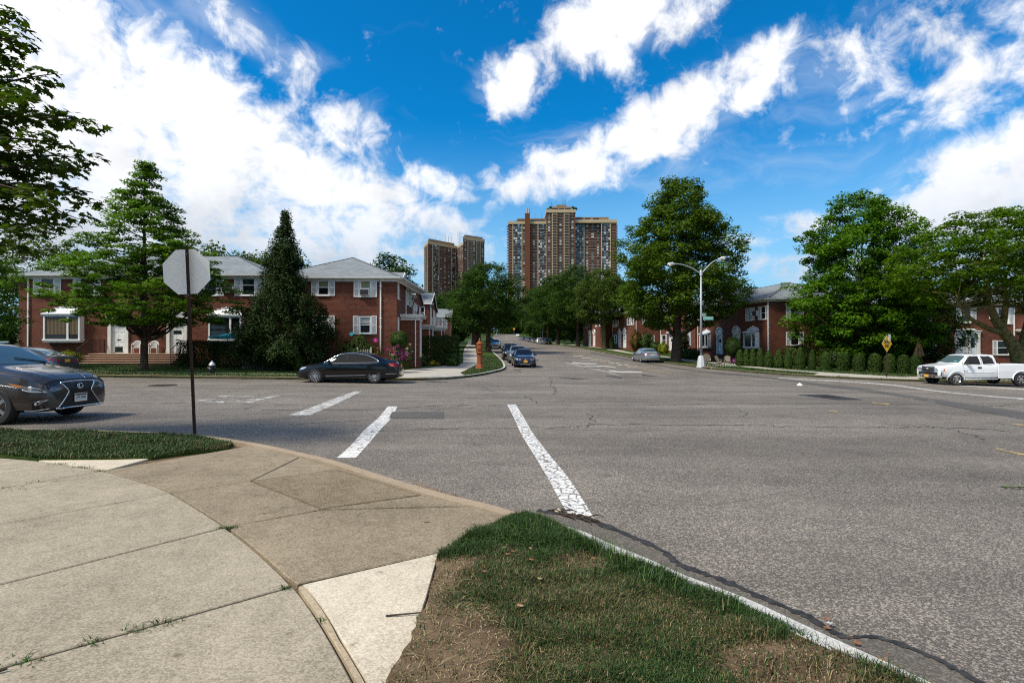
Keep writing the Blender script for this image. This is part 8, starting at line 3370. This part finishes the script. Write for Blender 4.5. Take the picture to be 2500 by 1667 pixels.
def umbrella(name, label, px, ptop, pbot, Y, m, opened):
	xx = (px - CX) / F * Y
	g = hl(xx, Y)
	k = Y / F
	zt = CZ + (HY - ptop) * k - g
	zb = CZ + (HY - pbot) * k - g
	o = thing(name, label, 'umbrella', (xx, Y, g))
	MB().tube([(0, 0, 0), (0, 0, zt + .05)], .022, 8).build('pole', 'wood_pale', o)
	b = MB()
	if opened:
		n = 8
		rows = [[(0, 0, zt)] * n, [(math.cos(2 * math.pi * i / n) * .62, math.sin(2 * math.pi * i / n) * .62, zt - .16) for i in range(n)], [(math.cos(2 * math.pi * i / n) * 1.15, math.sin(2 * math.pi * i / n) * 1.15, zb) for i in range(n)],
				[(math.cos(2 * math.pi * i / n) * 1.16, math.sin(2 * math.pi * i / n) * 1.16, zb - .12) for i in range(n)]]
		b.grid(rows, close=True)
		b.build('canopy', m, o)
	else:
		n = 24
		rows = []
		for t, rr_ in ((0, .03), (.1, .07), (.35, .19), (.6, .28), (.85, .36), (1, .40)):
			z_ = zt - (zt - zb) * t
			rows.append([(math.cos(2 * math.pi * i / n) * rr_ * (1 if i % 3 else .62), math.sin(2 * math.pi * i / n) * rr_ * (1 if i % 3 else .62), z_ + (.10 if i % 3 == 1 and t == 1 else 0)) for i in range(n)])
		b.grid(rows, close=True)
		b.build('canopy', m, o)
		MB().lathe([(.29, -.02), (.31, .02)], (0, 0, zt - (zt - zb) * .66), 14).build('tie', m, o)
	return o


umbrella('patio_umbrella', 'folded tan patio umbrella behind the last rounded shrub', 2243, 827, 871, 44.2, 'canvas_tan', False)
umbrella('patio_umbrella', 'open turquoise umbrella below the right bay window of the left house', 555, 814, 821, 36.6, 'canvas_teal', True)

# low wooden fence and trellis gate in front of the houses
y = 33.6
wf = thing('wooden_fence', 'low weathered wooden fence at the foot of the cedar', 'fence', (0, y, 0))
for i in range(14):
	a = (594 + i * 6.0 - CX) / F * y
	z0_ = hl(a, y)
	MB().box((a + .075, 0, z0_ + .26 + .01 * (i % 3)), (.142, .03, .58)).build('board', 'wood_fence', wf)
for i in range(4):
	a = (592 + i * 28 - CX) / F * y
	MB().box((a, .05, hl(a, y) + .30), (.08, .08, .74)).build('post', 'wood_pale', wf)
y = 34.0
tg = thing('trellis_gate', 'small pale trellis panel behind the black sedan roof', 'trellis', (0, y, 0))
xa, xb = (873 - CX) / F * y, (906 - CX) / F * y
zb_, zt_ = hl(xa, y), CZ + (HY - 851) * y / F
for xx in (xa, xb):
	MB().box((xx, 0, (zb_ + zt_) / 2 + .04), (.08, .08, zt_ - zb_ + .1)).build('post', 'wood_pale', tg)
for i in range(6):
	xx = xa + (xb - xa) * (i + .5) / 6
	MB().box((xx, 0, (zb_ + zt_) / 2), (.03, .02, zt_ - zb_ - .05)).build('slat', 'wood_pale', tg)
for i in range(4):
	MB().box(((xa + xb) / 2, .015, zb_ + (zt_ - zb_) * (i + .8) / 4.2), (xb - xa, .02, .03)).build('slat', 'wood_pale', tg)
# stone edging of the right garden
y0_ = 47.2
for i in range(13):
	px = 1722 + i * 6.2
	yy = 47.6 - i * .03
	xx = (px - CX) / F * yy
	MB_ = MB().lathe([(.05, 0), (.09, .03), (.07, .08), (.01, .10)], seg=7)
	o = MB_.build('edging_stone', 'kerb_pale', None, True, loc=(xx, yy, hl(xx, yy)))
	tag(o, 'small pale edging stone in the line before the garden chairs', 'stone', 'edging stones of the right garden')

# litter
x, y = G(1952, 941)
o = MB().lathe([(.15, 0), (.13, .04), (.07, .10), (.02, .13)], seg=9).build('crumpled_paper', 'paper', None, False, loc=(x, y, float(H(x, y)) + .006))
tag(o, 'crumpled white paper lying on the right lane', 'litter')


def leaf_thing(name, label, px, py, size, m, seed, group, z=None, lying=True):
	r = np.random.default_rng(seed)
	zz = .008 if z is None else z
	xx, yy = GP(px, py, zz)
	b = MB()
	ang_ = [180, 210, 250, 280, 310, 340, 0, 20, 50, 80, 110, 150]
	rad = [.35, .28, .48, .22, .50, .26, .62, .26, .50, .22, .48, .28]
	rows = []
	for a, q in zip(ang_, rad):
		q *= r.uniform(.8, 1.2)
		rows.append((math.cos(R(a)) * q * size, math.sin(R(a)) * q * size, size * (.10 + .55 * q * q * (1 if math.sin(R(a)) > 0 else .5) * r.uniform(.6, 1.3))))
	c_ = (0, 0, .012)
	for i in range(len(rows)):
		b.face([c_, rows[i], rows[(i + 1) % len(rows)]])
	b.tube([(-.35 * size, 0, .02), (-.75 * size, .05 * size, .035)], .0018, 4)
	o = b.build(name, m, None, False, loc=(xx, yy, zz), rz=r.uniform(0, 6.28))
	tag(o, label, 'leaf', group)


for i, (px, py, s_) in enumerate(((1232, 1336, .035), (1240, 1352, .04), (1252, 1345, .032), (1296, 1338, .03), (1298, 1366, .045), (1184, 1394, .04), (1318, 1412, .032), (1447, 1362, .04), (1322, 1278, .032), (1272, 1478, .05))):
	leaf_thing('dead_leaf', 'curled brown dead leaf lying on the corner grass', px, py, s_, 'dead_leaf' if i % 3 else 'dead_leaf_pale', 400 + i, 'dead leaves on the corner grass', ZN + .055)
for i, (px, py, s_, lb) in enumerate(((2015, 1510, .055, 'upper brown leaf of the little pile in the gutter'), (2018, 1532, .05, 'lower orange brown leaf of the little pile in the gutter'), (2088, 1568, .05, 'pale brown leaf alone on the gutter tar'), (2150, 1610, .06, 'dark red brown leaf lowest by the white kerb'), (1560, 1248, .03, 'tiny brown leaf out on the asphalt'))):
	leaf_thing('gutter_leaf', lb, px, py, s_, 'dead_leaf', 430 + i, None, .016)
leaf_thing('gutter_leaf', 'white bleached leaf in the little pile in the gutter', 2024, 1520, .05, 'kerb_pale', 440, None, .020)
x, y = G(2465, 1193)
gs = thing('green_sprig', 'green leafy sprig lying on the asphalt at the right edge', 'sprig', (x, y, float(H(x, y)) + .008))
MB().tube([(-.12, 0, .01), (.02, .01, .015), (.14, -.02, .012)], .004, 5).build('stem', 'twig', gs)
for i in range(7):
	b = MB()
	a = -.11 + i * .038
	b.face([(a, 0, .012), (a + .02, .03 * (1 if i % 2 else -1), .03), (a + .065, .035 * (1 if i % 2 else -1), .02), (a + .03, .006, .014)])
	b.build('leaf', 'green_leaf', gs)
x, y = GP(2082, 1172, 0)
leaf_thing('green_leaf', 'single green leaf out on the asphalt', 2081, 1172, .05, 'green_leaf', 450, None, .01)
# twigs
def twig(label, pts, rad, z, forks=()):
	p3 = [(*GP(px, py, z), z + rad + .001 + dz) for px, py, dz in pts]
	b = MB()
	c_ = catmull(p3, 5)
	b.tube(c_, list(np.linspace(rad, rad * .45, len(c_))), 6)
	for (i, px, py) in forks:
		b.tube([c_[i], (*GP(px, py, z), z + rad * .7)], [rad * .5, rad * .25], 5)
	o = b.build('twig', 'twig', None, True)
	tag(o, label, 'twig')


twig('thin dark twig lying across the pale concrete corner slab', [(943, 1503, 0), (985, 1501, .004), (1030, 1497, .004), (1062, 1496, .002), (1070, 1503, 0)], .0055, ZN + .002, ((14, 1045, 1508),))
twig('short dark stick at the lower left pavement edge', [(-30, 1645, 0), (0, 1640, 0), (23, 1634, 0)], .010, ZN + .002)
b = MB()
r = np.random.default_rng(77)
for k in range(26):
	t = k / 25
	px, py = 1345 + 95 * t + r.normal(0, 8), 1246 + 22 * t + r.normal(0, 4)
	a = GP(px, py, .01)
	c2 = GP(px + r.uniform(10, 45), py + r.uniform(-2, 12), .012)
	b.tube([(*a, .012), ((a[0] + c2[0]) / 2, (a[1] + c2[1]) / 2, .03), (*c2, .012)], [.006, .007, .003], 5)
o = b.build('leaf_litter', 'twig', None, True)
tag(o, 'drift of dark twigs and bark at the foot of the cracked white stripe', 'litter')
o = MB().lathe([(.03, -.01), (.04, .005), (.015, .014)], (0, 0, 0), 8).build('crumpled_wrapper', 'concrete_pale', None, True, loc=(*GP(1362, 1246, .01), .015))
tag(o, 'small crumpled pale wrapper at the end of the twig drift', 'litter')
b = MB()
for k in range(60):
	t = k / 59
	px, py = 1005 + 120 * t + r.normal(0, 6), 1173 + 38 * t + r.normal(0, 2) + 6
	a = GP(px, py, 0)
	c2 = GP(px + r.uniform(4, 16), py + r.uniform(-3, 4), 0)
	b.tube([(*a, .008), (*c2, .012)], [.002, .0015], 4)
o = b.build('straw', 'dead_leaf_pale', None)
o['kind'] = 'stuff'
